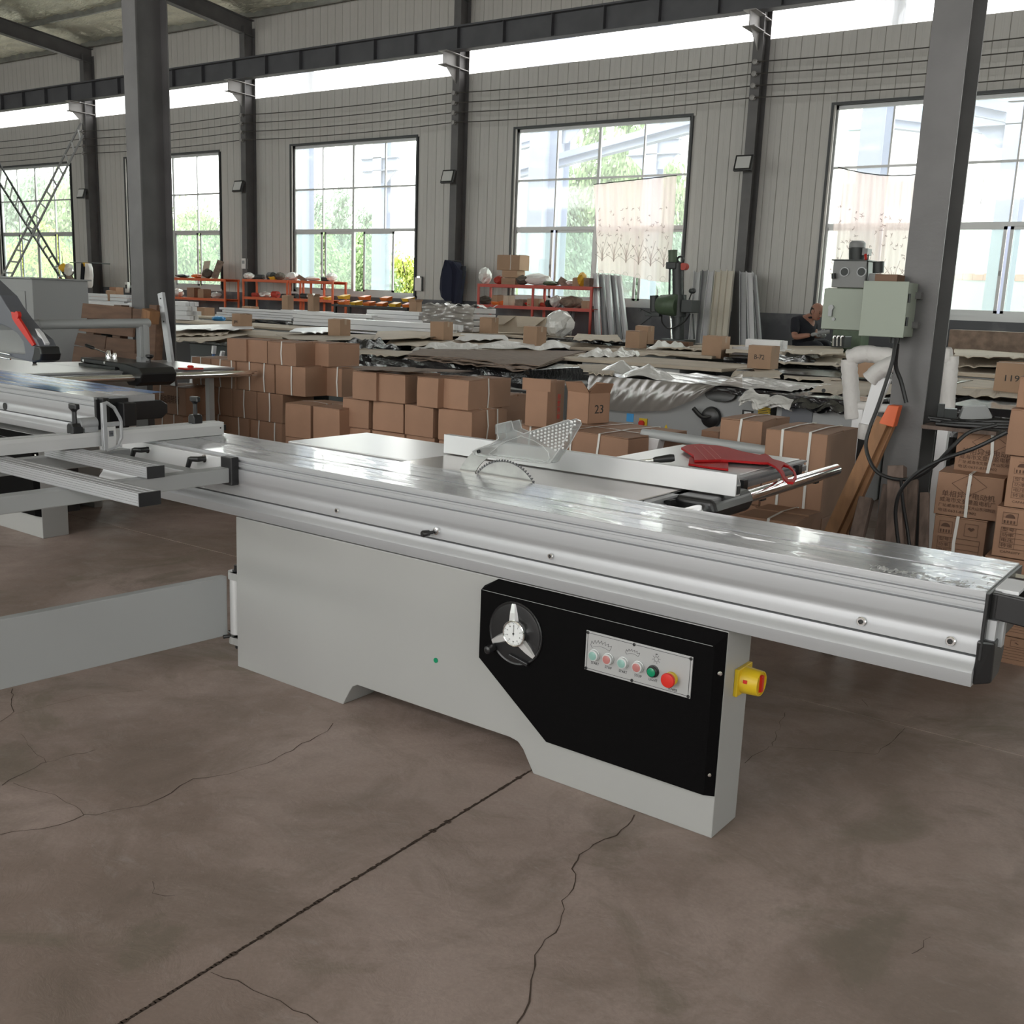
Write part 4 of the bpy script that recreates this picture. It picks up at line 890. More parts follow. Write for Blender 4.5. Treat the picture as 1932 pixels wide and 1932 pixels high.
# ------------------------------------------------------------------ cartons
ORD = ['first', 'second', 'third', 'fourth', 'fifth', 'sixth', 'seventh', 'eighth', 'ninth']
def carton(cx, cy, z0, w, d, h, label, group=None, yaw=0, straps=(), cross=(), mat='card', open_=None, tape=False, bulge=.004, name='carton', cat='carton', gap=True):
    t = thing(name, label, cat, (cx, cy, z0), yaw, group); m = M[mat]
    j = lambda s=.004: random.uniform(-s, s)
    if open_ is None:
        top = h-.006
        B = [(-w/2+j(), -d/2+j(), 0), (w/2+j(), -d/2+j(), 0), (w/2+j(), d/2+j(), 0), (-w/2+j(), d/2+j(), 0)]
        Mi = [(x*(1+bulge*2), y*(1+bulge*2), h*.5) for x, y, _ in B]; T = [(x+j(.003), y+j(.003), top+j(.003)) for x, y, _ in B]
        ob('body', MB().loft([B, Mi, T]), m, t, bevel=.003)
        fl1 = MB().hexa([(T[0][0], T[0][1], top), (T[1][0], T[1][1], top), (T[1][0], -.002, top), (T[0][0], -.002, top), (T[0][0], T[0][1], top+.004), (T[1][0], T[1][1], top+.004), (T[1][0], -.002, top+.004+abs(j(.012))), (T[0][0], -.002, top+.004+abs(j(.010)))])
        fl2 = MB().hexa([(T[3][0], .002, top), (T[2][0], .002, top), (T[2][0], T[2][1], top), (T[3][0], T[3][1], top), (T[3][0], .002, top+.004+abs(j(.010))), (T[2][0], .002, top+.004+abs(j(.012))), (T[2][0], T[2][1], top+.004), (T[3][0], T[3][1], top+.004)])
        ob('flap', fl1, m, t); ob('flap', fl2, m, t)
        if tape: ob('tape', MB().box(-w/2-.001, w/2+.001, -.022, .022, top+.004, top+.0075).box(w/2, w/2+.0015, -.022, .022, h*.72, top+.004), M['tape'], t)
    else:
        q = .004; b = MB(); b.box(-w/2, w/2, -d/2, d/2, 0, q); b.box(-w/2, w/2, -d/2, -d/2+q, 0, h); b.box(-w/2, w/2, d/2-q, d/2, 0, h); b.box(-w/2, -w/2+q, -d/2, d/2, 0, h); b.box(w/2-q, w/2, -d/2, d/2, 0, h)
        ob('body', b, m, t)
        fl = d*.45; a = open_
        for sx, sy, L in ((0, -1, w), (0, 1, w), (-1, 0, d), (1, 0, d)):
            an = a+random.uniform(-.25, .25); r = fl*.85; o = math.sin(an)*r; u = math.cos(an)*r; tp = .10*L
            if sy: P = [(-w/2, sy*d/2, h), (w/2, sy*d/2, h), (w/2-tp, sy*(d/2+o), h+u), (-w/2+tp, sy*(d/2+o), h+u)]
            else: P = [(sx*w/2, -d/2, h), (sx*w/2, d/2, h), (sx*(w/2+o), d/2-tp, h+u), (sx*(w/2+o), -d/2+tp, h+u)]
            ob('flap', MB().loft([P, [(x*.985, y*.985, z-.001) for x, y, z in P]]), m, t)
    def strap(ax, f):
        e = .0035; s = .007; mb = MB()
        if ax == 'x':
            x = -w/2+w*f; k = j(.012)
            for p0, p1 in (((x-s, -d/2-e, 0), (x+s, -d/2-.0005, h*.5)),): pass
            L = [(x, -d/2-e, .001), (x+k, -d/2-e*2-bulge*d, h*.5), (x, -d/2-e, h+e), (x+k*.5, 0, h+e+.006), (x, d/2+e, h+e), (x, d/2+e*2+bulge*d, h*.5), (x, d/2+e, .001)]
            R = [[(a-s, b, c) for a, b, c in L], [(a+s, b, c) for a, b, c in L]]
        else:
            y = -d/2+d*f; k = j(.012)
            L = [(-w/2-e, y, .001), (-w/2-e*2-bulge*w, y+k, h*.5), (-w/2-e, y, h+e), (0, y+k*.5, h+e+.006), (w/2+e, y, h+e), (w/2+e*2+bulge*w, y+k, h*.5), (w/2+e, y, .001)]
            R = [[(a, b-s, c) for a, b, c in L], [(a, b+s, c) for a, b, c in L]]
        n = len(L); mb.add(R[0]+R[1], [(i, i+1, n+i+1, n+i) for i in range(n-1)])
        ob('strap', mb, M['strap'], t, fix=False)
    for f in straps: strap('x', f)
    for f in cross: strap('y', f)
    return t
def pcart(xl, xr, Y, z0, z1, depth, label, py=720, **k):
    a = aty(xl, py, Y).x; b = aty(xr, py, Y).x
    return carton((a+b)/2, Y+depth/2, z0, (b-a)-.006, depth, z1-z0-.001, label, **k)
def pile(nm, Y, rows, depth, group, py):
    for ri, (z0, z1, rowname, xs_) in enumerate(rows):
        for i, e in enumerate(xs_):
            xl, xr = e[0], e[1]; k = dict(straps=e[2] if len(e) > 2 else (.5,)); k.update(e[3] if len(e) > 3 else {})
            dy = k.pop('dy', 0)
            pcart(xl, xr, Y+dy+random.uniform(-.01, .012), z0, z1, k.pop('depth', depth), k.pop('label', None) or 'brown strapped carton, %s from left in the %s of the %s' % (ORD[i], rowname, nm), py=py, group=group, yaw=k.pop('yaw', random.uniform(-.02, .02)), **k)
GA = 'strapped cartons piled left of centre'
h_ = .235
pile('left carton pile', 5.75, [
    (0, h_, 'bottom row', [(300,352,(.5,),dict(dy=-.3)),(353,402),(403,455),(456,506),(507,560)]),
    (h_, h_*2, 'second row', [(290,345,(.3,.7),dict(dy=-.3)),(346,398),(399,425),(426,470,(.55,)),(471,532,(.3,.8))]),
    (h_*2, h_*3, 'third row', [(288,351,(.25,.75),dict(dy=-.3)),(352,395,(.5,)),(396,438,(.45,)),(439,484,(.5,)),(485,532,(.5,))]),
    (h_*3, h_*4, 'fourth row', [(362,398,(.5,)),(399,446,(.4,.85)),(447,519,(.35,.75)),(520,576,(.55,)),(577,644,(.5,.9), dict(dy=.25))]),
    (h_*4, h_*4+.185, 'top row', [(430,466,()),(467,505,()),(506,560,(.5,)),(562,620,(.55,), dict(dy=.2))])], .36, GA, 740)
# torn printed carton lettering
T3 = [o for o in COL.objects if o.get('label') == 'brown strapped carton, first from left in the third row of the left carton pile'][0]
lettering('printed_text', '加油周转箱', .075, M['inkbrown'], T3, (0, -.186, .12), width=.26)
GB = 'strapped cartons in the darker stack'
for i, (z0, z1, nm) in enumerate(((0, .245, 'bottom'), (.245, .49, 'second'), (.49, .735, 'topmost'))):
    pcart(538-i*0, 585, 5.15, z0, z1, .40, 'brown carton, %s of the dark stack left of the open saw table' % nm, py=770, group=GB, straps=(), cross=(.4,), yaw=.03)
    pcart(590, 640, 5.15, z0, z1, .40, 'brown carton, %s of the stack just behind the dark stack' % nm, py=770, group=GB, straps=(), cross=(.5,), yaw=.02)
GC = 'cartons piled behind the outfeed table'
pile('middle carton pile', 5.25, [
    (0, .20, 'bottom row', [(648,700,()),(702,760,()),(763,825,()),(827,900,())]),
    (.20, .40, 'second row', [(646,700,()),(702,762,()),(764,823,()),(826,900,())]),
    (.40, .605, 'third row', [(648,700,()),(703,763,()),(765,825,(),dict(yaw=-.05)),(828,895,(.35,),dict(dy=-.03))]),
    (.605, .81, 'fourth row', [(646,696,()),(703,761,()),(765,822,(),dict(yaw=-.06)),(826,893,(),dict(cross=(.4,.7),dy=-.04))]),
    (.81, 1.005, 'top row', [(664,710,(),dict(dy=-.05)),(711,764,(),dict(dy=-.02)),(786,830,(),dict(yaw=-.07,dy=-.05)),(832,882,(),dict(cross=(.45,),depth=.48))])], .38, GC, 770)
pcart(900, 945, 6.1, 0, .32, .4, 'brown carton under the wrapped carton right of the middle pile', py=760, group=GC)
pcart(900, 945, 6.1, .32, .60, .4, 'brown carton second under the wrapped carton right of the middle pile', py=760, group=GC)
pcart(898, 948, 6.1, .60, .83, .4, 'film-wrapped brown carton with one strap right of the middle pile', py=760, group=GC, straps=(.55,), bulge=.02)
# loose torn cardboard lying on the middle pile
mb = MB()
for i in range(9):
    c = Vector((aty(700+i*18, 700, 5.4).x, 5.35+random.uniform(-.1, .15), 1.008+.003*i)); a = random.uniform(-.5, .5); L, w = random.uniform(.12, .24), random.uniform(.04, .11)
    mb.add([tuple(c+Vector((*rot2(x, y, a), zz))) for x, y, zz in ((-L, -w, 0), (L, -w, .01), (L, w, .018), (-L, w, .004))], [(0, 1, 2, 3)])
tag(ob('torn_cardboard', mb, M['boardd'], fix=False), 'torn cardboard strips lying on top of the middle carton pile', 'cardboard', kind='stuff')
# centre: carton with flap, open carton 23, big strapped cartons below
GD = 'cartons around the open box marked 23'
pcart(975, 1045, 5.4, 0, .40, .5, 'brown carton at floor level under the taped upright carton', py=860, group=GD)
pcart(973, 1040, 5.4, .40, .745, .45, 'brown carton directly under the taped upright carton', py=860, group=GD, straps=(.4,))
c = pcart(990, 1033, 5.35, .745, 1.035, .20, 'upright brown carton with folded lid and red print left of the open box', py=760, group=GD, straps=())
ob('lid_fold', MB().box(-.105, .105, -.105, -.100, .225, .30), M['card'], c)
lettering('red_print', '高速精密', .040, M['redb'], c, (.108, .0, .13), right=(0, 0, 1), up=(0, -1, 0), width=.16)
pcart(1080, 1140, 4.95, 0, .42, .5, 'brown carton at floor level under the big strapped carton', py=870, group=GD)
c = carton(-2.95, 5.36, .42, .56, .62, .37, 'wide strapped brown carton carrying the open box marked 23', GD, yaw=-.10, straps=(.3, .66), cross=(.35,), bulge=.012)
pcart(1140, 1200, 5.7, 0, .72, .42, 'dark brown tall carton behind the wide strapped carton', py=850, group=GD, straps=(.5,))
w23 = .21
c = carton(-3.23, 5.47, .797, .185, .185, .185, 'open brown carton marked 23 with its flaps spread', GD, yaw=-.23, open_=.75)
lettering('handwritten_number', '23', .075, M['ink'], c, (.0935, .0, .085), right=(0, 1, 0), width=.075)
# right of the saw: strapped cartons under and behind the extension
GE = 'strapped cartons right of the extension table'
pcart(1362, 1442, 5.55, 0, .42, .42, 'brown carton at floor level below the near strapped carton', py=840, group=GE)
pcart(1362, 1442, 5.55, .42, .66, .42, 'brown carton second from the floor below the near strapped carton', py=840, group=GE, straps=(.5,))
pcart(1358, 1441, 5.55, .66, .90, .42, 'light brown carton with one white strap on top behind the pipes', py=800, group=GE, straps=(.5,))
pcart(1455, 1560, 5.25, 0, .46, .5, 'brown carton at floor level right of the extension table', py=900, group=GE, straps=(.3, .7))
pcart(1443, 1562, 5.2, .46, .905, .5, 'large brown carton with two white straps and a loose lid', py=840, group=GE, straps=(.27, .72))
pcart(1395, 1505, 4.75, 0, .26, .4, 'brown carton on the floor below the fence rod', py=1000, group=GE, straps=(.5,))
pcart(1393, 1503, 4.75, .26, .518, .4, 'brown carton with one white strap below the fence rod', py=960, group=GE, straps=(.55,))
pcart(1325, 1360, 6.1, 0, .75, .4, 'low brown carton behind the pipes left of the strapped carton', py=790, group=GE)
# printed motor cartons, far right
GF = 'printed motor cartons stacked at right'
def frontprint(c, w, h, d, kind):
    y = -d/2-.0035
    if kind == 'A':
        lettering('printed_text', '单相异步电动机', .032, M['inkbrown'], c, (0, y, h*.50), width=w*.80)
        lettering('printed_text', '威海市文登德盈电机厂', .024, M['inkbrown'], c, (0, y, h*.36), width=w*.84)
        lettering('printed_text', '厂址:威海市文登区大山东河附近', .017, M['inkbrown'], c, (0, y, h*.23), width=w*.86)
        lettering('printed_text', '电话:0631-8351902', .017, M['inkbrown'], c, (-w*.14, y, h*.11), width=w*.58)
        mb = MB(); D = [(-.075, h*.76), (0, h*.76+.05), (.075, h*.76), (0, h*.76-.05)]
        for i in range(4): a, b = D[i], D[(i+1) % 4]; mb.bar((a[0], y, a[1]), (b[0], y, b[1]), .0018, .0006, (0, 1, 0))
        ob('diamond_mark', mb, M['inkbrown'], c); lettering('mark_letters', 'DY', .018, M['inkbrown'], c, (0, y, h*.76))
    else:
        mb = MB(); x0, x1 = -w*.40, w*.36
        def fr(a, b, c0, d0, q=.0016):
            for e in ((a, b, c0, c0+q), (a, b, d0-q, d0), (a, a+q, c0, d0), (b-q, b, c0, d0)): mb.box(e[0], e[1], y-.0006, y, e[2], e[3])
        fr(x0, x0+w*.26, h*.66, h*.90); fr(x1-w*.26, x1, h*.66, h*.90)
        for i in range(4): mb.box(x0+w*.03+i*w*.055, x0+w*.055+i*w*.055, y-.0006, y, h*.68, h*.74)
        for i in range(9):
            a = PI*i/8; b = PI*(i+1)/8
            if i < 8: mb.add([(x0+w*.13, y-.0005, h*.79), (x0+w*.13+.020*math.cos(a), y-.0005, h*.79+.018*math.sin(a)), (x0+w*.13+.020*math.cos(b), y-.0005, h*.79+.018*math.sin(b))], [(0, 1, 2)])
        hx_ = x1-w*.13; mb.add([(hx_, y-.0005, h*.76), (hx_+.016, y-.0005, h*.81), (hx_+.008, y-.0005, h*.835), (hx_, y-.0005, h*.82), (hx_-.008, y-.0005, h*.835), (hx_-.016, y-.0005, h*.81)], [(0, 1, 2, 3, 4, 5)])
        fr(x0, x1+w*.06, h*.18, h*.60)
        for k in (1, 2, 3): mb.box(x0, x1+w*.06, y-.0006, y, h*(.18+.105*k), h*(.18+.105*k)+.0014)
        mb.box(x0+w*.25, x0+w*.25+.0014, y-.0006, y, h*.18, h*.60)
        ob('printed_table', mb, M['inkbrown'], c, fix=False)
        for k, s in enumerate(('型号', '功率', '电压', '转速')): lettering('printed_text', s, .018, M['inkbrown'], c, (x0+w*.125, y-.0003, h*(.55-.105*k)), width=w*.20)
        lettering('printed_text', 'CAPACITY', .014, M['inkbrown'], c, (x0+w*.2, y-.0003, h*.11), width=w*.34)
def pprint(xl, xr, Y, z0, z1, d, kind, label, py, strap=.6, yaw=0):
    a = aty(xl, py, Y).x; b = aty(xr, py, Y).x; w = b-a-.005; h = z1-z0-.001
    c = carton((a+b)/2, Y+d/2, z0, w, d, h, label, GF, yaw=yaw, straps=(strap,) if strap else (), bulge=.0)
    frontprint(c, w, h, d, kind); return c
Y = 5.0
pprint(1764, 1893, Y, .613, .813, .32, 'A', 'printed motor carton with a diamond mark, middle of the left column', 930, .50)
pprint(1800, 1932, Y+.10, .814, .997, .32, 'A', 'printed motor carton, topmost of the left column under the black cables', 860, .52)
pprint(1758, 1858, Y, .364, .612, .32, 'B', 'printed motor carton with umbrella symbol at the bottom of the left column', 1020, .45)
pprint(1758, 1858, Y, .182, .363, .32, 'B', 'printed motor carton hidden low in the left column', 1020, .45); pprint(1758, 1858, Y, 0, .181, .32, 'B', 'printed motor carton on the floor in the left column', 1020, .45)
Y = 4.9
for z0, z1, pa, lab in ((0, .126, 1874, 'on the floor'), (.127, .252, 1874, 'second from the floor'), (.253, .478, 1874, 'third from the floor'), (.479, .705, 1883, 'fourth from the floor'), (.706, .932, 1893, 'fifth from the floor')):
    pprint(pa, pa+118, Y, z0, z1, .36, 'B', 'printed motor carton beside the picture edge, '+lab, 950, None)
c = pcart(1906, 2010, Y, .933, 1.136, .32, 'plain brown carton on top of the right printed column', py=780, group=GF, straps=())
c2_ = pcart(1925, 2010, Y+.05, 1.137, 1.273, .3, 'small brown carton crowning the right printed column', py=700, group=GF, straps=())
# shelf board with transformer and black cables over the cartons
A = aty(1760, 812, 5.3); B = aty(1900, 815, 5.3)
sh = thing('cable_shelf', 'dusty board with black cables on top of the printed cartons', 'board', (0, 0, 0))
ob('board', MB().box(max(A.x, -1.16), B.x, 5.02, 5.50, .999, 1.016), M['woodd'], sh)
tr = thing('transformer_box', 'small grey metal transformer box lying on the cable shelf', 'box', (aty(1836, 790, 5.25).x, 5.25, 1.0165), .25)
ob('case', MB().prism([(-.07, 0), (.07, 0), (.078, .05), (.05, .095), (-.05, .080)], 'y', -.05, .06), M['mgrey'], tr, bevel=.003)
ob('terminal', MB().box(-.13, -.075, -.03, .03, 0, .07).box(-.16, -.13, -.02, .02, 0, .09), M['bplast'], tr)
for i in range(9):
    x0 = aty(1790, 800, 5.1).x; y0 = 5.03+.019*i
    pts = [(x0-.04+.06*math.sin(i), y0, 1.027+.008*(i % 3)), (x0+.06, y0-.02, 1.03+.01*(i % 2)), (x0+.2, y0-.01, 1.035+.012*(i % 3)), (x0+.42, y0+.02*(i % 2), 1.05+.01*(i % 4)), (x0+.8, y0+.05, 1.07)]
    tag(ob('black_cable', MB().tube(pts, .009, 7), M['cable'], smooth=True), 'thick black cable, %s from the front in the bundle over the printed cartons' % ORD[i], 'cable', 'cable bundle over the printed cartons')
def catm(P, n=8):
    P = [Vector(p) for p in P]; Q = [P[0]]+P+[P[-1]]; R = []
    for i in range(1, len(Q)-2):
        for k in range(n):
            t_ = k/n; a, b, c, d = Q[i-1], Q[i], Q[i+1], Q[i+2]
            R.append(.5*((2*b)+(c-a)*t_+(2*a-5*b+4*c-d)*t_*t_+(3*b-a-3*c+d)*t_**3))
    return R+[P[-1]]
def pcab(L, r, label, mat='cable'): return tag(ob('black_cable', MB().tube(catm([aty(x, y, Y) for x, y, Y in L]), r, 8), M[mat], smooth=True), label, 'cable')
pcab([(1692,640,4.9),(1688,655,4.88),(1684,680,4.86),(1672,720,4.84),(1655,770,4.82),(1640,810,4.8),(1634,845,4.78),(1650,885,4.74),(1680,902,4.7),(1720,903,4.66),(1760,880,4.62),(1795,845,4.60),(1830,815,4.62),(1880,802,4.66)], .0085, 'black cable looping from the green cabinets down to the shelf')
pcab([(1700,1060,4.6),(1692,1000,4.58),(1690,960,4.56),(1700,925,4.54),(1730,893,4.52),(1775,868,4.5),(1840,845,4.48),(1900,815,4.5)], .0085, 'black cable rising from the floor across the printed cartons')
pcab([(1693,650,4.9),(1690,690,4.95),(1700,720,4.97),(1710,760,4.97)], .010, 'short black cable running down the right inner column')
pcab([(1720,1060,4.7),(1712,1000,4.7),(1704,950,4.68),(1700,905,4.66)], .008, 'black cable hanging behind the leaning planks')
# green switch cabinets on the right inner column
cg = thing('switch_cabinet', 'grey-green metal switch cabinet with a lock, left of the two on the inner column', 'cabinet', (0, 0, 0))
a = aty(1557, 543, 5.15); b = aty(1640, 623, 5.15); ob('case', MB().box(a.x, b.x+.03, 5.15, 5.32, b.z-.005, a.z), M['cabgreen'], cg, bevel=.004)
ob('door', MB().box(a.x, b.x+.02, 5.140, 5.15, b.z-.003, a.z-.003), M['cabgreen'], cg, bevel=.002)
ob('wall_bracket', MB().box(b.x+.03, -1.30, 5.27, 5.31, b.z+.05, b.z+.09).box(b.x+.03, -1.30, 5.27, 5.31, a.z-.09, a.z-.05), M['steel'], cg)
q = aty(1567, 585, 5.13); ob('lock', MB().cyl((q.x, 5.13, q.z+.012), (q.x, 5.14, q.z+.012), .014, 14).box(q.x-.009, q.x+.009, 5.125, 5.14, q.z-.03, q.z+.006), M['mgrey'], cg)
q = aty(1572, 602, 5.13); ob('knob', MB().cyl((q.x, 5.132, q.z), (q.x, 5.14, q.z), .008, 10), M['mgrey'], cg)
cg2 = thing('switch_cabinet', 'grey-green metal switch cabinet nearer the column, with a cable from below', 'cabinet', (0, 0, 0))
a = aty(1634, 531, 4.92); b = aty(1701, 636, 4.92); ob('case', MB().box(a.x-.005, b.x+.005, 4.925, 5.09, b.z, a.z), M['cabgreen'], cg2, bevel=.003)
ob('door', MB().box(a.x-.008, b.x+.008, 4.915, 4.925, b.z-.003, a.z+.003), M['cabgreen'], cg2, bevel=.002)
ob('hinge', MB().cyl((b.x+.012, 4.93, a.z-.05), (b.x+.012, 4.93, a.z-.09), .006, 8).cyl((b.x+.012, 4.93, b.z+.09), (b.x+.012, 4.93, b.z+.05), .006, 8), M['bplast'], cg2)
ob('cable_gland', MB().cyl((b.x-.05, 5.0, b.z-.03), (b.x-.05, 5.0, b.z), .022, 14), M['bplast'], cg2)
ob('wall_bracket', MB().box(b.x-.03, b.x+.03, 5.06, 5.11, b.z+.04, b.z+.07).box(b.x-.03, b.x+.03, 5.06, 5.11, a.z-.07, a.z-.04), M['steel'], cg2)
q = aty(1690, 524, 5.0); tag(ob('red_tray', MB().box(q.x-.08, q.x+.02, 4.95, 5.08, a.z+.004, a.z+.035), M['pallet']), 'small dark red box lying on the nearer switch cabinet', 'box')
# timber leaning behind the saw
def lean(name, label, p0, Y0, p1, Y1, w, d_, mat, cat='plank', group=None, tw=(0, -1, .1)):
    A = aty(*p0, Y0); B = aty(*p1, Y1)
    if B.z < .01: pass
    t_ = (B.z-0.002)/(A.z-B.z); B = B+(B-A)*t_
    o = ob(name, MB().bar(A, B, w, d_, tw), M[mat], bevel=.003); return tag(o, label, cat, group)
lean('timber_beam', 'long orange-brown timber leaning left of the inner column', (1668,790), 5.02, (1578,985), 4.87, .062, .045, 'wood')
lean('timber_beam', 'second orange-brown timber directly beside the longest one', (1682,800), 5.06, (1600,985), 4.92, .035, .045, 'wood')
lean('timber_post', 'rough grey-brown post leaning in front of the inner column', (1693,880), 4.78, (1690,1010), 4.70, .070, .07, 'woodd')
lean('timber_post', 'rough wide grey plank left of the rough post, half behind it', (1680,915), 4.86, (1665,1010), 4.80, .060, .05, 'woodd')
lean('timber_post', 'short rough plank at the foot of the orange timbers', (1635,940), 4.76, (1618,1010), 4.69, .060, .05, 'woodd')
lean('timber_post', 'dark plank standing right of the inner column', (1722,905), 4.95, (1716,1010), 4.88, .05, .03, 'woodd')
lean('timber_post', 'dark thin board right of the rough post', (1745,930), 4.95, (1743,1010), 4.88, .04, .03, 'woodd')
a = aty(1656, 800, 4.98); b = aty(1690, 764, 5.04)
o = ob('tape_roll', MB().hexa([(a.x,4.99,a.z),(a.x+.07,4.99,a.z-.01),(a.x+.07,5.06,a.z-.01),(a.x,5.06,a.z),(a.x+.035,4.99,b.z),(a.x+.085,4.99,b.z),(a.x+.085,5.06,b.z),(a.x+.035,5.06,b.z)]), M['orange'], bevel=.004); tag(o, 'orange printed sleeve on top of the leaning timbers', 'sleeve')
a = aty(1765, 760, 5.55); o = ob('plywood_sheet', MB().hexa([(a.x-.12,5.5,0),(a.x+.02,5.5,0),(a.x+.02,5.52,0),(a.x-.12,5.52,0),(a.x-.12,5.5,a.z-.04),(a.x+.02,5.5,a.z+.03),(a.x+.02,5.52,a.z+.03),(a.x-.12,5.52,a.z-.04)]), M['woodd']); tag(o, 'weathered grey plywood sheet standing behind the right inner column', 'plywood')
for i, (x, y, r) in enumerate(((1600,965,.07),(1640,985,.05),(1580,1000,.05))):
    q = aty(x, y, 4.9); tag(ob('scrap_block', MB().rod([(0, r), (.03, r*1.05), (.05, r*.9)], (q.x, 4.85, max(0, q.z-.04)*0), (.1, -.2, 1), 9), M['woodd'], bevel=.004), ('round', 'flat', 'small')[i]+' dusty scrap disc on the floor behind the saw carriage, piece %s' % ('left', 'middle', 'right')[i], 'scrap')
# ------------------------------------------------------------------ covered machines in the middle of the hall
ROWS = [(8.3, 1.35, .875), (10.15, 1.3, .92), (11.85, 1.3, .965), (13.45, 1.35, 1.01)]
def on_row(px, py):
    best = None
    for Y, d, z in ROWS:
        P = atz(px, py, z); e = abs(P.y-(Y+d*.4))
        if best is None or e < best[0]: best = (e, P, (Y, d, z))
    return best[1], best[2]
def wrinkled(fn, nx, ny, amp, seed=0, ka=(3, 26), kb=(3, 26)):
    r = random.Random(seed)
    ph = [(r.uniform(*ka), r.uniform(*kb), r.uniform(0, 6), r.uniform(.2, 1)) for _ in range(7)]
    def g(i, j):
        x, y, z, n = fn(i, j); w = sum(math.sin(a*i+b*j+c)*d for a, b, c, d in ph)*amp
        return (x+n[0]*w, y+n[1]*w, z+n[2]*w)
    return MB().grid(g, nx, ny)
def covered_saw(x0, x1, Y, d, z, label, body='mgrey', top='bwrap', skirt=.10, bx=(.12, .86), extra=None):
    t = thing('covered_saw', label, 'machine', ((x0+x1)/2, Y, 0), 0); w = x1-x0
    ob('table', MB().box(-w/2, w/2, 0, d, z-skirt, z-.012), M[top], t, bevel=.006)
    a, b = -w/2+w*bx[0], -w/2+w*bx[1]
    ob('cabinet', MB().box(a, b, .06, d*.8, 0, z-skirt-.002), M[body], t, bevel=.006)
    if skirt > .05:
        sk = wrinkled(lambda i, j: (-w/2+w*i, -.006, z-.012-(skirt+.01+.035*abs(math.sin(i*9+w)))*j, (0, 1, 0)), 46, 4, .006, int(x0*10))
        ob('plastic_skirt', sk, M['bwrap'] if top == 'bwrap' else M['plast'], t, fix=False, smooth=False)
    return t
def board(px4, z, label, mat='board', th=.006, group=None, name='cardboard_sheet', sag=.012, cat='cardboard', ragged=.012):
    while max(atz(x, y, z).y for x, y in px4) > 15.3: z += .01
    C = [atz(x, y, z) for x, y in px4]       # front-left, front-right, back-right, back-left
    def f(i, j):
        a = C[0]*(1-i)+C[1]*i; b = C[3]*(1-i)+C[2]*i; p = a*(1-j)+b*j; e = min(i, 1-i, j, 1-j)
        return (p.x+(random.uniform(-ragged, ragged) if e == 0 else 0), p.y+(random.uniform(-ragged, ragged) if e == 0 else 0), z+sag*math.sin(5*i+3*j+C[0].x)*.5+random.uniform(0, .003)-(sag*1.5 if j == 0 and random.random() < .3 else 0))
    nx, ny = 14, 4; mb = MB().grid(f, nx, ny); n = len(mb.v)
    vs = [(x, y, zz-th) for x, y, zz in mb.v]; fs = [tuple(reversed(q)) for q in mb.f]; rim = []
    for i in range(nx): rim += [(i, i+1, n+i+1, n+i), (ny*(nx+1)+i+1, ny*(nx+1)+i, n+ny*(nx+1)+i, n+ny*(nx+1)+i+1)]
    for j in range(ny): rim += [((j+1)*(nx+1), j*(nx+1), n+j*(nx+1), n+(j+1)*(nx+1)), (j*(nx+1)+nx, (j+1)*(nx+1)+nx, n+(j+1)*(nx+1)+nx, n+j*(nx+1)+nx)]
    mb.v += vs; mb.f += [tuple(k+n for k in q) for q in fs]+rim
    return tag(ob(name, mb, M[mat]), label, cat, group)
X = lambda px, py, Y: aty(px, py, Y).x
zt = .875
# front row
A_ = covered_saw(X(700, 690, 8.45), X(1000, 700, 8.45), 8.45, 1.25, zt, 'grey saw wrapped in black film under the ragged brown cardboard', skirt=.15, bx=(.50, 1.13))
x0 = X(850, 760, 8.5)-A_.location.x; x1 = X(1050, 760, 8.5)-A_.location.x
pn = MB(); zz = .70; pn.box(x0, x1, .035, .055, zz-.05, zz); pn.box(x0, x0+.10, .035, .055, .2, zz-.05); pn.box(x1-.22, x1, .035, .055, .2, zz-.05); pn.box(x0+.1, x1-.22, .035, .055, .2, zz-.14)
ob('front_panel', pn, M['white'], A_); ob('motor_slot', MB().box(x0+.10, x1-.22, .05, .058, zz-.14, zz-.05), M['ink'], A_)
covered_saw(X(600, 680, 8.9), X(745, 680, 8.9), 8.9, 1.1, zt, 'black wrapped saw left of the ragged brown cardboard', body='mdark', skirt=.16, bx=(.1, .7))
covered_saw(X(330, 670, 8.7), X(560, 670, 8.7), 8.7, 1.2, zt, 'dark saw with knobs and blue-filmed levers just right of the left column', body='mdark', skirt=.05, bx=(.1, .6))
q = aty(385, 680, 8.65); tag(ob('aluminium_cover', MB().hexa([(q.x-.26,8.58,0),(q.x+.26,8.58,0),(q.x+.26,8.66,0),(q.x-.26,8.66,0),(q.x-.16,8.58,q.z+.05),(q.x+.2,8.58,q.z+.05),(q.x+.2,8.66,q.z+.05),(q.x-.16,8.66,q.z+.05)]), M['alu']), 'bare aluminium cover with two bolts under the table right of the left column', 'cover')
for i, (a, b) in enumerate((((392,690),(404,655)), ((392,690),(420,665)))):
    A = aty(*a, 8.4); B = aty(*b, 8.4); A.z = .02; t = thing('filmed_lever', ('steeper', 'flatter')[i]+' lever with blue film standing beside the left carton pile', 'lever', A)
    ob('arm', MB().bar((0, 0, 0), B-A, .035, .012), M['bluefilm'], t); ob('tip', MB().bar((B-A)*.9, (B-A)*1.02, .05, .03), M['whitebar'], t)
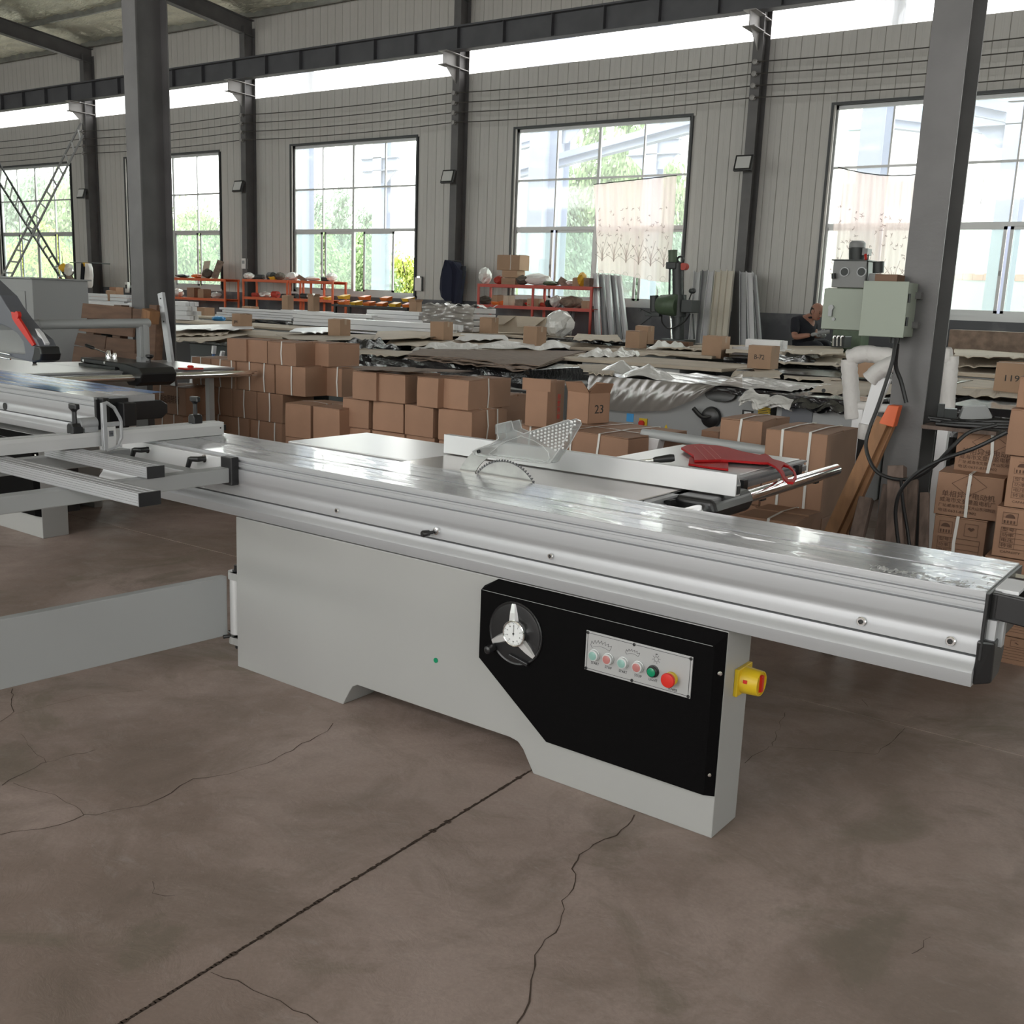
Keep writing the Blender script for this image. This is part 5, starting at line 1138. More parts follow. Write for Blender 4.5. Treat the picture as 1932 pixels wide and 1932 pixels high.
# saw with crank wheels
Yb = 8.35; bx0, bx1 = X(1125, 740, Yb), X(1452, 740, Yb)
t = thing('crank_saw', 'light grey saw with black crank wheels and a yellow label under draped plastic', 'machine', (bx0, Yb, 0)); w = bx1-bx0
ob('cabinet', MB().box(0, w, .0, 1.1, 0, .80), M['mgrey'], t, bevel=.01); ob('table', MB().box(-.08, w+.12, -.04, 1.2, .80, .862), M['bwrap'], t, bevel=.005)
def on(px, py, dy=0): q = aty(px, py, Yb+dy); return (q.x-bx0, dy, q.z)
q = on(1338, 787, -.02); ob('crank_wheel', MB().rod([(0, .085), (.02, .095), (.05, .085), (.07, .05)], (q[0]+.02, 0, q[2]), (0, -1, 0), 24), M['bplast'], t, smooth=True)
ob('crank_arm', MB().tube(catm([on(1345, 785, -.05), on(1325, 787, -.07), on(1308, 770, -.08)]), [.02]*17, 8), M['bplast'], t, smooth=True)
q = on(1360, 745, -.02); ob('hand_wheel', MB().rod([(0, .12), (.02, .13), (.04, .12), (.05, .05)], (q[0], 0, q[2]), (0, -1, .15), 26).xf(Matrix.Translation((q[0], 0, q[2])) @ Matrix.Diagonal((1.15, 1, .48, 1)) @ Matrix.Translation((-q[0], 0, -q[2]))), M['bplast'], t, smooth=True)
a, b = on(1430, 783), on(1457, 742); ob('warning_label', MB().box(a[0], b[0], -.004, -.001, a[2], b[2]), M['yellow'], t)
st = MB()
for k in range(11): st.box(a[0]+.008, b[0]-.008-.012*(k % 3), -.0052, -.0038, a[2]+(b[2]-a[2])*(.06+.075*k), a[2]+(b[2]-a[2])*(.085+.075*k))
for k in range(9): st.box(a[0], a[0]+.005, -.0052, -.0038, a[2]+(b[2]-a[2])*(.02+.11*k), a[2]+(b[2]-a[2])*(.06+.11*k)); st.box(b[0]-.005, b[0], -.0052, -.0038, a[2]+(b[2]-a[2])*(.02+.11*k), a[2]+(b[2]-a[2])*(.06+.11*k))
o = ob('label_lines', st, M['ink'], t); o['kind'] = 'stuff'
lettering('label_heading', 'ATTENTION', .02, M['ink'], t, ((a[0]+b[0])/2, -.0055, b[2]-.012), width=(b[0]-a[0])*.7)
for (p0, p1) in (((1403, 749), (1425, 737)), ((1400, 783), (1422, 775))):
    a, b = on(*p0), on(*p1); ob('direction_plate', MB().box(a[0], b[0], -.004, -.001, a[2], b[2]), M['ink'], t); ob('plate_mark', MB().box(a[0]+.02, a[0]+.05, -.006, -.004, a[2]+.012, b[2]-.012).box(b[0]-.05, b[0]-.02, -.006, -.004, a[2]+.012, b[2]-.012), M['dial'], t)
a, b = on(1206, 807), on(1222, 790); sw = ob('main_switch', MB().box(a[0], b[0], -.012, 0, a[2], b[2]), M['yellow'], t); ob('switch_knob', MB().cyl(((a[0]+b[0])/2-.01, -.03, (a[2]+b[2])/2), ((a[0]+b[0])/2-.01, -.012, (a[2]+b[2])/2), .028, 18), M['redb'], t)
a, b = on(1182, 795), on(1196, 781); ob('blue_label', MB().box(a[0], b[0], -.004, 0, a[2], b[2]), M['blue'], t)
q = on(1257, 806); ob('warning_triangle', MB().prism([(q[0]-.02, q[2]-.015), (q[0]+.02, q[2]-.015), (q[0], q[2]+.025)], 'y', -.004, -.001), M['yellow'], t)
# draped milky plastic over it: top part and hanging flap
xl, xr = X(1112, 712, 8.28)-bx0, X(1405, 700, 8.28)-bx0
low = [(0, 770), (.3, 779), (.55, 777), (.72, 755), (.88, 722), (1, 702)]
def hang(i, j):
    for k in range(len(low)-1):
        if low[k][0] <= i <= low[k+1][0]: f = (i-low[k][0])/(low[k+1][0]-low[k][0]); py = low[k][1]*(1-f)+low[k+1][1]*f; break
    px = 1112+(1405-1112)*i; zb = aty(px, py, 8.22).z
    return (xl+(xr-xl)*i, -.07-.03*math.sin(j*2.6)-.01*j, .872*(1-j)+zb*j, (0, 1, .15))
pc = thing('plastic_cover', 'milky plastic sheet draped over the saw with the yellow label', 'plastic sheet', (bx0, Yb, 0))
ob('hanging_flap', wrinkled(hang, 120, 26, .0022, 3, (40, 130), (3, 22)), M['plastg'], pc, smooth=True, fix=False, ang=80)
def tent(i, j):
    x = xl-.1+(xr-xl+.5)*i; y = -.07+1.25*j; h = 0
    for cx, cy, r, a in ((.30, .16, .20, .13), (.06, .45, .20, .12), (.72, .6, .3, .05)):
        dx = (i-cx)*(xr-xl)/r; dy = (j-cy)*1.2/r; h = max(h, a*max(0, 1-math.hypot(dx, dy*.8)))
    return (x, y, .874+h, (0, 0, 1))
ob('top_sheet', wrinkled(tent, 90, 50, .0045, 9, (20, 70), (20, 70)), M['plast'], pc, smooth=True, fix=False, ang=60)
# neighbours to the right
Yc = 8.1; bx0c, bx1c = X(1466, 760, Yc), X(1600, 760, Yc)
t = thing('panel_saw_body', 'light grey machine body with a dark grey side panel right of the yellow label', 'machine', (bx0c, Yc, 0)); w = bx1c-bx0c
ob('cabinet', MB().box(0, w+.14, 0, 1.2, 0, .80), M['mgrey'], t, bevel=.008); a = X(1536, 760, Yc)-bx0c; ob('dark_panel', MB().box(.05, a, -.012, 0, .05, .76), M['dgrey'], t, bevel=.003)
ob('table', MB().box(-.05, w+.17, -.05, 1.25, .80, .862), M['bwrap'], t, bevel=.005)
q = aty(1554, 737, Yc); ob('port', MB().cyl((q.x-bx0c, -.003, q.z), (q.x-bx0c, .001, q.z), .016, 16), M['ink'], t)
for nm, (pa, pb), sd, lab in (('crumpled_film', (1400, 1500), 5, 'shiny crumpled film bunched under the table edge left of the white frame'), ('crumpled_film', (1500, 1600), 6, 'crumpled dark film under the table edge beside the white frame')):
    xa, xb = X(pa, 710, 8.0), X(pb, 710, 8.0)
    tag(ob(nm, wrinkled(lambda i, j: (xa+(xb-xa)*i, 8.02+.05*math.cos(j*5), .855-.10*j+.015*math.sin(i*11), (0, 1, .6)), 60, 14, .012, sd), M['bwrap'] if sd == 6 else M['foilw'] if 'foilw' in M else M['plast'], fix=False), lab, 'film')
covered_saw(X(1788, 755, 8.4), X(1935, 755, 8.4)+.6, 8.4, 1.3, zt, 'black film-wrapped saw right of the inner column', body='mdark', skirt=.20, bx=(.1, .9))
covered_saw(X(1668, 740, 8.6), X(1775, 740, 8.6), 8.6, 1.2, zt, 'grey saw standing behind the right inner column', body='mgrey', skirt=.10)
# rows behind
for r, (Y, d, z) in enumerate(ROWS[1:]):
    n_ = 0; x = (-17.5, -22.8, -24.2)[r]
    while x < .5:
        w = 2.05; dk = (r+n_) % 3
        covered_saw(x, x+w, Y, d, z, 'covered saw table in the %s row back, %s from the left' % (('second', 'third', 'fourth')[r], ORD[n_] if n_ < 9 else ('tenth', 'eleventh', 'twelfth', 'thirteenth', 'last')[min(n_-9, 4)]), body=('mdark', 'mgrey', 'white')[dk], top=('bwrap', 'board', 'board')[dk], skirt=(.10, .05, .05)[dk], bx=(.15, .75)); x += w+.16; n_ += 1
G_ = 'cardboard sheets lying on the covered saws'
BL = [((322,642),(405,643),(510,623),(326,622),.90,'board'), ((322,632),(430,630),(440,618),(324,618),.93,'board'), ((545,640),(690,642),(765,632),(520,630),.95,'board'), ((330,622),(480,620),(470,612),(330,613),.98,'whitebar'),
      ((648,665),(748,672),(790,663),(655,655),.90,'board'), ((725,650),(930,652),(985,640),(740,638),.945,'board'), ((705,640),(880,634),(900,622),(712,626),.98,'board'), ((915,652),(1090,654),(1130,643),(930,642),.955,'board'),
      ((1080,640),(1175,643),(1165,632),(1090,630),1.02,'board'), ((1195,668),(1330,672),(1330,660),(1200,658),.94,'board'), ((1240,656),(1330,660),(1325,648),(1245,648),.985,'board'), ((1370,664),(1480,668),(1500,652),(1372,650),.975,'board'),
      ((1460,684),(1588,690),(1590,668),(1470,664),.935,'board'), ((1480,664),(1590,668),(1592,655),(1490,652),.985,'board'), ((1478,712),(1585,718),(1588,704),(1480,700),.895,'board'), ((1530,738),(1690,744),(1692,722),(1560,716),.885,'board'),
      ((1795,742),(1925,752),(1932,716),(1800,708),.892,'board'), ((1797,704),(1932,714),(1932,696),(1800,690),.935,'board'), ((1800,688),(1932,694),(1932,678),(1800,672),.975,'board'), ((1800,670),(1932,676),(1932,664),(1800,658),1.02,'board'),
      ((1100,702),(1160,706),(1160,690),(1090,686),.90,'board'), ((1380,708),(1470,714),(1480,698),(1390,694),.905,'board'), ((545,626),(640,626),(640,618),(560,618),1.0,'whitebar'), ((860,640),(960,640),(950,630),(870,630),1.0,'paper')]
pos = ['just right of the left column, nearest', 'right of the left column, second', 'behind the left carton pile', 'far left, whitish', 'behind the dark stack, nearest', 'left of the ragged brown cardboard', 'in the middle distance left of centre', 'behind the ragged brown cardboard, right part', 'in front of the leaning white profiles', 'beside the foil-covered lumps', 'below the two stacked small cartons', 'left of the carton marked B-72', 'right of the carton marked B-72', 'in front of the seated man', 'over the dark grey side panel', 'behind the white foam frame', 'right of the inner column, lowest and nearest', 'right of the inner column, second up', 'right of the inner column, third up', 'right of the inner column, farthest', 'beside the open box marked 23', 'under the carton marked B-72', 'far back left of centre, white', 'in the middle distance, thin and white']
for b, p in zip(BL, pos): board(b[:4], b[4], 'beige cardboard sheet '+p if b[5] == 'board' else 'flat sheet '+p, b[5], group=G_)
for k in range(4):
    board(((762+k*4,674-k*2),(990+k*6,698-k*3),(1106,668-k*2),(800,662-k)), .886+.010*k, 'ragged dark brown cardboard layer, %s of four on the wrapped saw' % ('lowest', 'second lowest', 'third', 'topmost')[k], 'boardd', th=.008, group='ragged brown cardboard layers', ragged=.05)
# plastic heaps lying between the boards
for i, (pa, pb, py, z, m_, lab) in enumerate(((775,880,655,.90,'plast','creased white plastic lying behind the ragged brown cardboard'), (880,1060,652,.93,'plast','long wrinkled greyish plastic sheet behind the brown cardboard'), (1085,1180,668,.91,'plast','shiny foil heap left of centre-right cartons'), (1215,1275,652,.97,'plast','tented white plastic between the small cartons'), (1530,1600,652,1.0,'paper','pile of white paper left of the white frame'), (1470,1530,672,.95,'plast','crumpled clear plastic right of the carton marked B-72'), (625,700,650,.92,'bwrap','black crumpled film behind the dark carton stack'), (1545,1640,658,.99,'paper','white cloth lying below the green cabinets'), (1410,1530,682,.92,'bwrap','dark crumpled film between the sheets right of B-72'))):
    a = atz(pa, py+6, z); b = atz(pb, py+6, z)
    def hp(u, v, a=a, b=b, z=z): return (a.x+(b.x-a.x)*u, a.y+(b.y-a.y)*u+.5*v, z+.10*math.sin(PI*u)**.7*math.sin(PI*v)*(1+.4*math.sin(9*u)), (0, .3, 1))
    tag(ob('plastic_heap', wrinkled(hp, 40, 16, .010, 20+i), M[m_], fix=False, smooth=False), lab, 'plastic sheet')
# small cartons standing on the covered saws
SB = [((362,395,580,606),'small carton just right of the left column with white cloth on it',0,''), ((427,465,593,624),'small carton marked JM above the left carton pile',-.5,'JM'), ((448,480,578,603),'small carton directly behind the one marked JM',-.6,''), ((526,548,557,584),'small far carton left of the open-topped one near the orange rack',-.3,''), ((575,597,560,587),'small far open-topped carton below the orange rack',-.3,'o'),
      ((608,651,603,639),'small carton behind the top of the left pile, right of the JM one',-.5,''), ((766,790,570,592),'tiny far carton in front of the clipboard',-.4,'o'), ((815,841,585,606),'small carton leaning on the wrapped white stack',-.5,''), ((802,845,608,642),'small carton in front of the wrapped white stack',-.5,''), ((896,933,600,630),'small carton left of the big open beige box',-.5,''),
      ((978,1022,617,653),'small carton in front of the big open beige box',-.5,''), ((1190,1227,616,650),'small carton with tape, the rear one of two near the drill press',-.5,''), ((1172,1212,625,658),'small carton with tape, the front one of two near the drill press',-.5,''), ((1320,1358,612,636),'open small carton standing behind another below the white profiles',.5,'o'), ((1315,1367,635,677),'small carton below the white profiles, in front of the open one',.6,''),
      ((1400,1459,653,697),'small carton marked B-72',-.45,'B-72'), ((1870,1940,686,745),'carton marked 119 at the right edge',-.1,'119'), ((62,100,563,590),'small carton at far left beside the grey cabinet',.1,''), ((114,144,566,589),'small carton second from the far left below the hanging shirt',-.4,''), ((135,158,547,572),'small far carton directly under the hanging yellow bag',-.3,'o'),
      ((195,213,548,568),'tiny far carton under the hanging white shirt',-.3,''), ((1612,1652,680,714),'small carton inside the white foam frame',.3,''), ((1660,1700,636,655),'small carton behind the right inner column',0,'')]
for (xl_, xr_, yt, yb), lab, yaw, mk in SB:
    P, (Y, d, z) = on_row((xl_+xr_)/2, yb-1)
    if yb < 612: P = aty((xl_+xr_)/2, yb, 14.0 if yb > 575 else 14.4)
    fwd = RM[2][0]*P.x+RM[2][1]*P.y+RM[2][2]*(P.z-1.5); yaw = random.uniform(-.12, .12); ph_ = math.atan2(-P.x, P.y)
    pw = (xr_-xl_)*fwd/FPX; ph = (yb-yt)*fwd/FPX*.98; s = pw/(abs(math.cos(ph_))+abs(math.sin(ph_)))
    if mk in ('119',): s = pw*.85
    if P.z > z+.05 and yb < 612:      # the far ones stand on bundles of white profiles
        tag(ob('profile_bundle', MB().box(P.x-s*.9, P.x+s*1.3, P.y+.02, P.y+.42, 1.011, P.z-.001), M['whitebar'], bevel=.01), 'white bundle carrying the '+lab.split(',')[0], 'profile bundle')
    c = carton(P.x, P.y+s*.5, P.z+.002, s, s, ph, lab, 'small cartons standing on the covered saws', yaw=yaw, mat='cardp', open_=(.5 if mk == 'o' else None), tape=(xr_-xl_) > 36, bulge=.0)
    if mk and mk != 'o': lettering('handwritten_mark', mk, s*.28, M['ink'], c, (0, -s/2-.003, ph*.5), width=s*.42)
# big open beige box with white bags, mid distance
c = thing('open_box', 'big open beige cardboard box with bags in front of the red rack', 'box', aty(985, 628, 14.0)); m_ = MB()
ob('side', MB().box(-.5, .45, 0, .006, 0, .26), M['board'], c); ob('side', MB().box(-.5, .45, .5, .506, 0, .26), M['board'], c); ob('side', MB().box(-.5, -.494, 0, .5, 0, .26).box(.45, .456, 0, .5, 0, .26), M['board'], c)
ob('flap', MB().loft([[(-.12, 0, .26), (.45, 0, .26), (.36, -.22, .10), (.05, -.22, .10)], [(-.12, .004, .262), (.45, .004, .262), (.36, -.216, .102), (.05, -.216, .102)]]), M['board'], c); ob('flap', MB().loft([[(-.5, 0, .26), (-.14, 0, .26), (-.24, -.2, .12), (-.45, -.2, .12)], [(-.5, .004, .262), (-.14, .004, .262), (-.24, -.196, .122), (-.45, -.196, .122)]]), M['board'], c)
def lump(cx, cy, cz, rx, ry, rz, seed, n=14, jag=.18):
    r = random.Random(seed); mb = MB(); rings = []
    for j in range(8):
        th = PI*j/7*.999+.0005; rings.append([(cx+rx*math.sin(th)*math.cos(2*PI*i/n)*(1+r.uniform(-jag, jag)), cy+ry*math.sin(th)*math.sin(2*PI*i/n)*(1+r.uniform(-jag, jag)), cz-rz*math.cos(th)*(1+r.uniform(-jag, jag)*.5)) for i in range(n)])
    return mb.loft(rings)
q = aty(1045, 622, 14.0); tag(ob('woven_sack', lump(q.x, 14.15, q.z+.08, .26, .2, .22, 4), M['plast']), 'whitish woven sack right of the big open beige box', 'sack')
q = aty(1000, 606, 14.2); tag(ob('white_bag', lump(q.x, 14.3, q.z-.02, .5, .2, .09, 5), M['plast']), 'white plastic bags sticking out of the big open beige box', 'bag')
# stacks of white profiles
def bars(px0, px1, pyt, pyb, Y, rows, cols, label, grp, mat='whitebar', zb=None):
    a = aty(px0, (pyt+pyb)/2, Y); b = aty(px1, (pyt+pyb)/2, Y); z1 = aty((px0+px1)/2, pyt, Y).z; z0 = aty((px0+px1)/2, pyb, Y).z if zb is None else zb
    if zb is not None: z0 = .966 if Y < 13.3 else 1.011
    h = (z1-z0)/rows; L = b.x-a.x
    me = mesh_only('white_profile', MB().box(0, L, 0, .085, 0, h-.006).box(0, L, .01, .075, h*.35, h*.5), M[mat])
    for r in range(rows):
        for c in range(cols):
            o = put('white_profile', me, (a.x+random.uniform(-.15, .15), Y+c*.095, z0+r*h)); tag(o, label+', %s layer, %s bar' % (('bottom', 'second', 'third', 'top')[r] if rows > 2 else ('lower', 'upper')[r], ('front', 'middle', 'rear')[c]), 'profile', grp)
bars(60, 246, 568, 592, 12.8, 4, 3, 'white profile in the far left stack behind the pallet', 'white profiles stacked at far left', zb=1)
bars(62, 240, 552, 570, 14.4, 3, 2, 'white profile in the rear far left stack', 'white profiles in the rear left stack')
bars(325, 350, 568, 596, 12.2, 4, 3, 'white profile end right of the left column', 'short stack right of the left column', zb=1)
bars(415, 560, 583, 604, 13.6, 4, 3, 'white profile stacked below the orange rack', 'white profiles below the orange rack', zb=1)
bars(560, 700, 590, 612, 13.2, 4, 2, 'white profile in the stack left of the wrapped white stack', 'white profiles left of the wrapped stack', zb=1)
bars(700, 800, 586, 606, 13.9, 4, 2, 'white profile in the stack touching the wrapped white stack', 'white profiles beside the wrapped stack', zb=1)
bars(632, 850, 606, 618, 12.6, 2, 3, 'white profile in the low front stack at centre left', 'low front stack of white profiles', zb=1)
bars(1400, 1465, 640, 652, 12.4, 2, 3, 'white bar lying below the pale leaning profiles', 'white bars below the leaning profiles', zb=1)
a, b = aty(800, 622, 13.5), aty(895, 580, 13.5)
w_ = thing('wrapped_stack', 'stack of white profiles wrapped in milky plastic at centre', 'profile stack', (a.x, 13.5, 0))
for r in range(4): ob('bundle', MB().box(0, b.x-a.x, 0, .6, 1.012+(b.z-1.012)*r/4, 1.012+(b.z-1.012)*(r+1)/4-.012), M['whitebar'], w_, bevel=.01)
ob('plastic_wrap', wrinkled(lambda i, j: (-.02+(b.x-a.x+.04)*i, -.03, 1.0+(b.z-.985)*j, (0, 1, .3)), 40, 16, .010, 77), M['plastg'], w_, fix=False); ob('plastic_wrap', wrinkled(lambda i, j: (-.02+(b.x-a.x+.04)*i, -.03+.66*j, b.z+.015, (0, 0, 1)), 40, 12, .014, 78), M['plast'], w_, fix=False)
for (x, y, Y, s) in ((545, 634, 11.6, .4), (735, 618, 12.5, .25), (655, 578, 13.4, .1)):
    q = aty(x, y-2, Y)
for x, y, lab in ((413, 600, 'bright blue plastic bag lying right of the left column'), (745, 618, 'pale blue film scrap at centre left'), (107, 582, 'pale blue film scrap among the white profiles at far left')):
    P, rr = on_row(x, y+4) if y > 590 else (aty(x, y, 12.7), None); tag(ob('blue_film_scrap', lump(P.x, P.y, P.z+.03, .16, .1, .05, int(x)), M['blue']), lab, 'film')
# ------------------------------------------------------------------ things along the far wall
def rack(name_l, xa, xb, ztop, shelves, Y=15.55, d=.42, mat='orange', posts=2):
    t = thing('storage_rack', name_l, 'rack', (xa, Y, 0)); w = xb-xa; q = .04
    for k in range(posts):
        x = (w-q)*k/(posts-1)
        for y in (0, d-q): ob('upright', MB().box(x, x+q, y, y+.03, 0, ztop), M[mat], t)
    for z in shelves:
        s = ob('shelf', MB().box(.002, w-.002, .004, d-.004, z-.012, z), M[mat], t)
        ob('shelf_edge', MB().box(0, w, -.004, .0, z-.055, z), M[mat], t); ob('shelf_edge', MB().box(0, w, d, d+.004, z-.055, z), M[mat], t)
    return t
def xz(px, py, Y=15.55): q = aty(px, py, Y); return q.x, q.z
R1a, R1t = xz(318, 523); R1b, _ = xz(424, 523)
rack('orange storage rack right of the left column below the second window', R1a-.4, R1b, R1t, (R1t, xz(380, 562)[1], .45), mat='orange')
R2a, R2t = xz(457, 526); R2m, _ = xz(542, 528); R2b, _ = xz(628, 530)
rack('orange storage rack loaded with cables and white bags left of the third window', R2a, R2m, R2t, (R2t, xz(500, 561)[1], .45), mat='orange'); rack('orange storage rack whose top holds papers below the third window', R2m+.05, R2b, xz(600, 530)[1], (xz(600, 530)[1], xz(600, 565)[1], .45), mat='orange', posts=3)
R3a, R3t = xz(901, 535); R3b, _ = xz(1118, 540)
rack('red storage rack with cartons and gloves below the fourth window', R3a, R3b, R3t, (R3t, xz(1000, 578)[1], .5), mat='redrack', posts=3)
# low bench with bins
Ba, Bz = xz(632, 574, 15.4); Bb, _ = xz(775, 574, 15.4)
bn = thing('low_bench', 'low dark workbench with orange and yellow bins under the third window', 'bench', (Ba, 15.3, 0)); ob('bench_top', MB().box(0, Bb-Ba, 0, .55, Bz-.04, Bz), M['mdark'], bn)
for x in (.03, Bb-Ba-.08): ob('leg', MB().box(x, x+.05, .03, .08, 0, Bz-.04), M['mdark'], bn); ob('leg', MB().box(x, x+.05, .45, .5, 0, Bz-.04), M['mdark'], bn)
def bin_(x, y, z, w, col, lab, grp, rz=0):
    t = thing('parts_bin', lab, 'bin', (x, y, z), rz, grp); h = w*.55
    b = MB(); b.hexa([(-w*.42,-w*.5,0),(w*.42,-w*.5,0),(w*.42,w*.6,0),(-w*.42,w*.6,0),(-w*.5,-w*.62,h*.55),(w*.5,-w*.62,h*.55),(w*.5,w*.62,h),(-w*.5,w*.62,h)]); ob('tub', b, M[col], t, bevel=.004); ob('front_lip', MB().box(-w*.5, w*.5, -w*.66, -w*.6, h*.45, h*.6), M[col], t); return t
k = 0
for row, n_, z_ in ((0, 6, Bz), (1, 4, Bz+.11)):
    for i in range(n_):
        x = Ba+.15+i*(Bb-Ba-.3)/(n_-1)+.08*row*0; col = ('obin', 'ybin', 'obin')[(i+row) % 3]
        bin_(x, 15.5, z_, .17, col, '%s parts bin, %s from left in the %s layer on the low bench' % ({'obin': 'orange', 'ybin': 'yellow'}[col], ORD[i], ('lower', 'upper')[row]), 'parts bins on the low bench', random.uniform(-.2, .2))
# low orange shelf left of the inner column
a = xz(172, 555, 14.9); b = xz(246, 555, 14.9)
t = rack('low orange shelf between the left column and the hanging shirt', a[0], b[0], a[1], (a[1], .6), Y=14.9, mat='obin')
# things on the racks: (kind, px, py_bottom, w_px, h_px, colour, label)
def lay(kind, px, pb, wpx, hpx, mat, lab, Y=15.72, seed=1, grp=None):
    q = aty(px, pb, Y); f = RM[2][0]*q.x+RM[2][1]*q.y+RM[2][2]*(q.z-1.5); w = wpx*f/FPX; h = hpx*f/FPX
    if kind == 'box': return carton(q.x, q.y, q.z, w*.8, min(.26, w*.8), h, lab, grp, yaw=random.uniform(-.3, .3), mat=mat)
    if kind == 'lump': return tag(ob({'plast': 'plastic_bag', 'rag': 'rag', 'paper': 'paper_pile', 'foam': 'foam_piece'}.get(mat, 'parts_pile'), lump(q.x, q.y, q.z+h*.5, w*.5, .14, h*.5, seed, 11, .22), M[mat]), lab, {'plast': 'bag', 'rag': 'rag', 'paper': 'paper'}.get(mat, 'parts'), grp)
    if kind == 'bin': return bin_(q.x, q.y, q.z, w*.9, mat, lab, grp)
    if kind == 'motor':
        t = thing('small_motor', lab, 'motor', (q.x, q.y, q.z), random.uniform(-.4, .4), grp); r = h*.5
        ob('housing', MB().cyl((-w*.4, 0, r), (w*.4, 0, r), r, 14), M[mat], t); ob('shaft', MB().cyl((w*.4, 0, r), (w*.55, 0, r), r*.25, 8), M['chrome'], t); ob('foot', MB().box(-w*.3, w*.3, -r*.8, r*.8, 0, r*.25), M[mat], t); return t
    if kind == 'board':
        a = random.uniform(-.5, .5); return tag(ob('card_piece', MB().box(-w/2, w/2, -.004, .004, 0, h).xf(Matrix.Translation((q.x, q.y, q.z)) @ Matrix.Rotation(a, 4, 'Y') @ Matrix.Rotation(-.3, 4, 'X')), M[mat]), lab, 'cardboard', grp)
Z3 = lambda z, px: z
def py_of(px, z, Y): 
    c = RM @ np.array([0, Y, z-1.5]); 
    # pixel row of height z in plane Y below pixel column px (solved by bisection)
    lo, hi = 300, 800
    for _ in range(40):
        m_ = (lo+hi)/2
        if aty(px, m_, Y).z > z: lo = m_
        else: hi = m_
    return (lo+hi)/2
def onshelf(ztop, L, grp):
    for i, (kind, px, w, h, mat, lab) in enumerate(L): lay(kind, px, py_of(px, ztop+.001, 15.8), w, h, mat, lab, 15.8, int(px)+i, grp)
s2 = xz(1000, 578)[1]
onshelf(R3t, [('box', 968, 44, 12, 'cardp', 'flat brown carton under the tall one on the red rack'), ('lump', 915, 24, 30, 'plast', 'clear plastic bag knotted at the left end of the red rack'), ('lump', 942, 16, 16, 'redrack', 'dark red rag beside the stacked cartons on the red rack'), ('lump', 985, 26, 18, 'rag', 'brown crumpled paper hanging off the red rack'), ('lump', 1015, 60, 22, 'paper', 'white and tan folded paper sheets on the red rack'), ('lump', 1040, 36, 9, 'mgreen', 'dark green cloth lying on the red rack'), ('board', 1060, 26, 14, 'boardd', 'brown card piece leaning on the red rack'), ('lump', 1077, 10, 12, 'plast', 'small white bag near the right end of the red rack'), ('box', 1090, 20, 16, 'cardp', 'small open carton with a yellow glove on the red rack'), ('lump', 1098, 12, 26, 'ybin', 'yellow rubber glove standing on the red rack'), ('box', 1110, 16, 16, 'boardd', 'dark carton with yellow parts at the right end of the red rack')], 'things on top of the red rack')
q1 = aty(968, py_of(968, R3t, 15.8), 15.8); f_ = 20.0
carton(q1.x, 15.8, R3t+.125, .34, .26, .13, 'middle carton of the three stacked on the red rack', 'things on top of the red rack', mat='cardp'); carton(q1.x-.02, 15.8, R3t+.257, .50, .3, .27, 'large brown carton topmost on the red rack with wires round it', 'things on top of the red rack', mat='cardp', straps=(.6,))
onshelf(s2, [('lump', 915, 22, 16, 'rag', 'dark rag at the left of the red rack middle shelf'), ('box', 938, 20, 18, 'cardp', 'brown carton on the red rack middle shelf, leftmost'), ('box', 960, 20, 18, 'board', 'pale carton with label on the red rack middle shelf'), ('bin', 940, 20, 8, 'obin', 'orange bin at the front left of the red rack middle shelf'), ('box', 985, 24, 12, 'boardd', 'dark open tray on the red rack middle shelf'), ('box', 1010, 30, 14, 'cardp', 'wide carton in the middle of the red rack middle shelf'), ('lump', 1002, 24, 9, 'redb', 'bright red tied bundle on the red rack middle shelf'), ('motor', 1022, 18, 8, 'redrack', 'red tool with a handle on the red rack middle shelf'), ('lump', 1048, 22, 22, 'plast', 'clear bag in the right part of the red rack middle shelf'), ('motor', 1036, 12, 14, 'mdark', 'black motor cap on the red rack middle shelf'), ('lump', 1078, 48, 22, 'boardd', 'bulging brown wrapped parcel on the red rack middle shelf'), ('box', 1105, 16, 14, 'cardp', 'small carton at the right end of the red rack middle shelf')], 'things on the middle shelf of the red rack')
onshelf(R2t, [('lump', 470, 18, 12, 'plast', 'white bag at the left end of the cable-loaded orange rack'), ('motor', 490, 22, 9, 'mdark', 'grey motor lying on the cable-loaded orange rack'), ('motor', 512, 22, 14, 'mdark', 'dark machine casting on the cable-loaded orange rack'), ('bin', 520, 18, 6, 'ybin', 'flat yellow tray on the cable-loaded orange rack'), ('lump', 528, 16, 14, 'rag', 'grey rag pile on the cable-loaded orange rack')], 'things on top of the left orange rack')
onshelf(xz(600, 530)[1], [('lump', 552, 30, 15, 'plast', 'white bag bulging on the left of the paper-loaded rack'), ('board', 568, 24, 8, 'boardd', 'grey card flat on the paper-loaded rack'), ('lump', 590, 30, 8, 'paper', 'crumpled paper sheets in the middle of the paper-loaded rack'), ('motor', 614, 20, 8, 'mdark', 'black roll on the right end of the paper-loaded rack'), ('lump', 626, 14, 16, 'plast', 'white bag hanging over the right end of the paper-loaded rack')], 'things on top of the right orange rack')
onshelf(xz(500, 561)[1], [('motor', 482, 18, 8, 'redrack', 'red motor, leftmost on the middle shelf of the left orange rack'), ('lump', 500, 22, 10, 'plast', 'plastic-wrapped castings on the middle shelf of the left orange rack'), ('motor', 520, 18, 12, 'redrack', 'dark red motor on the right of the middle shelf, left orange rack'), ('motor', 536, 12, 8, 'mdark', 'black motor end on the middle shelf of the left orange rack')], 'things on the middle shelf of the left orange rack')
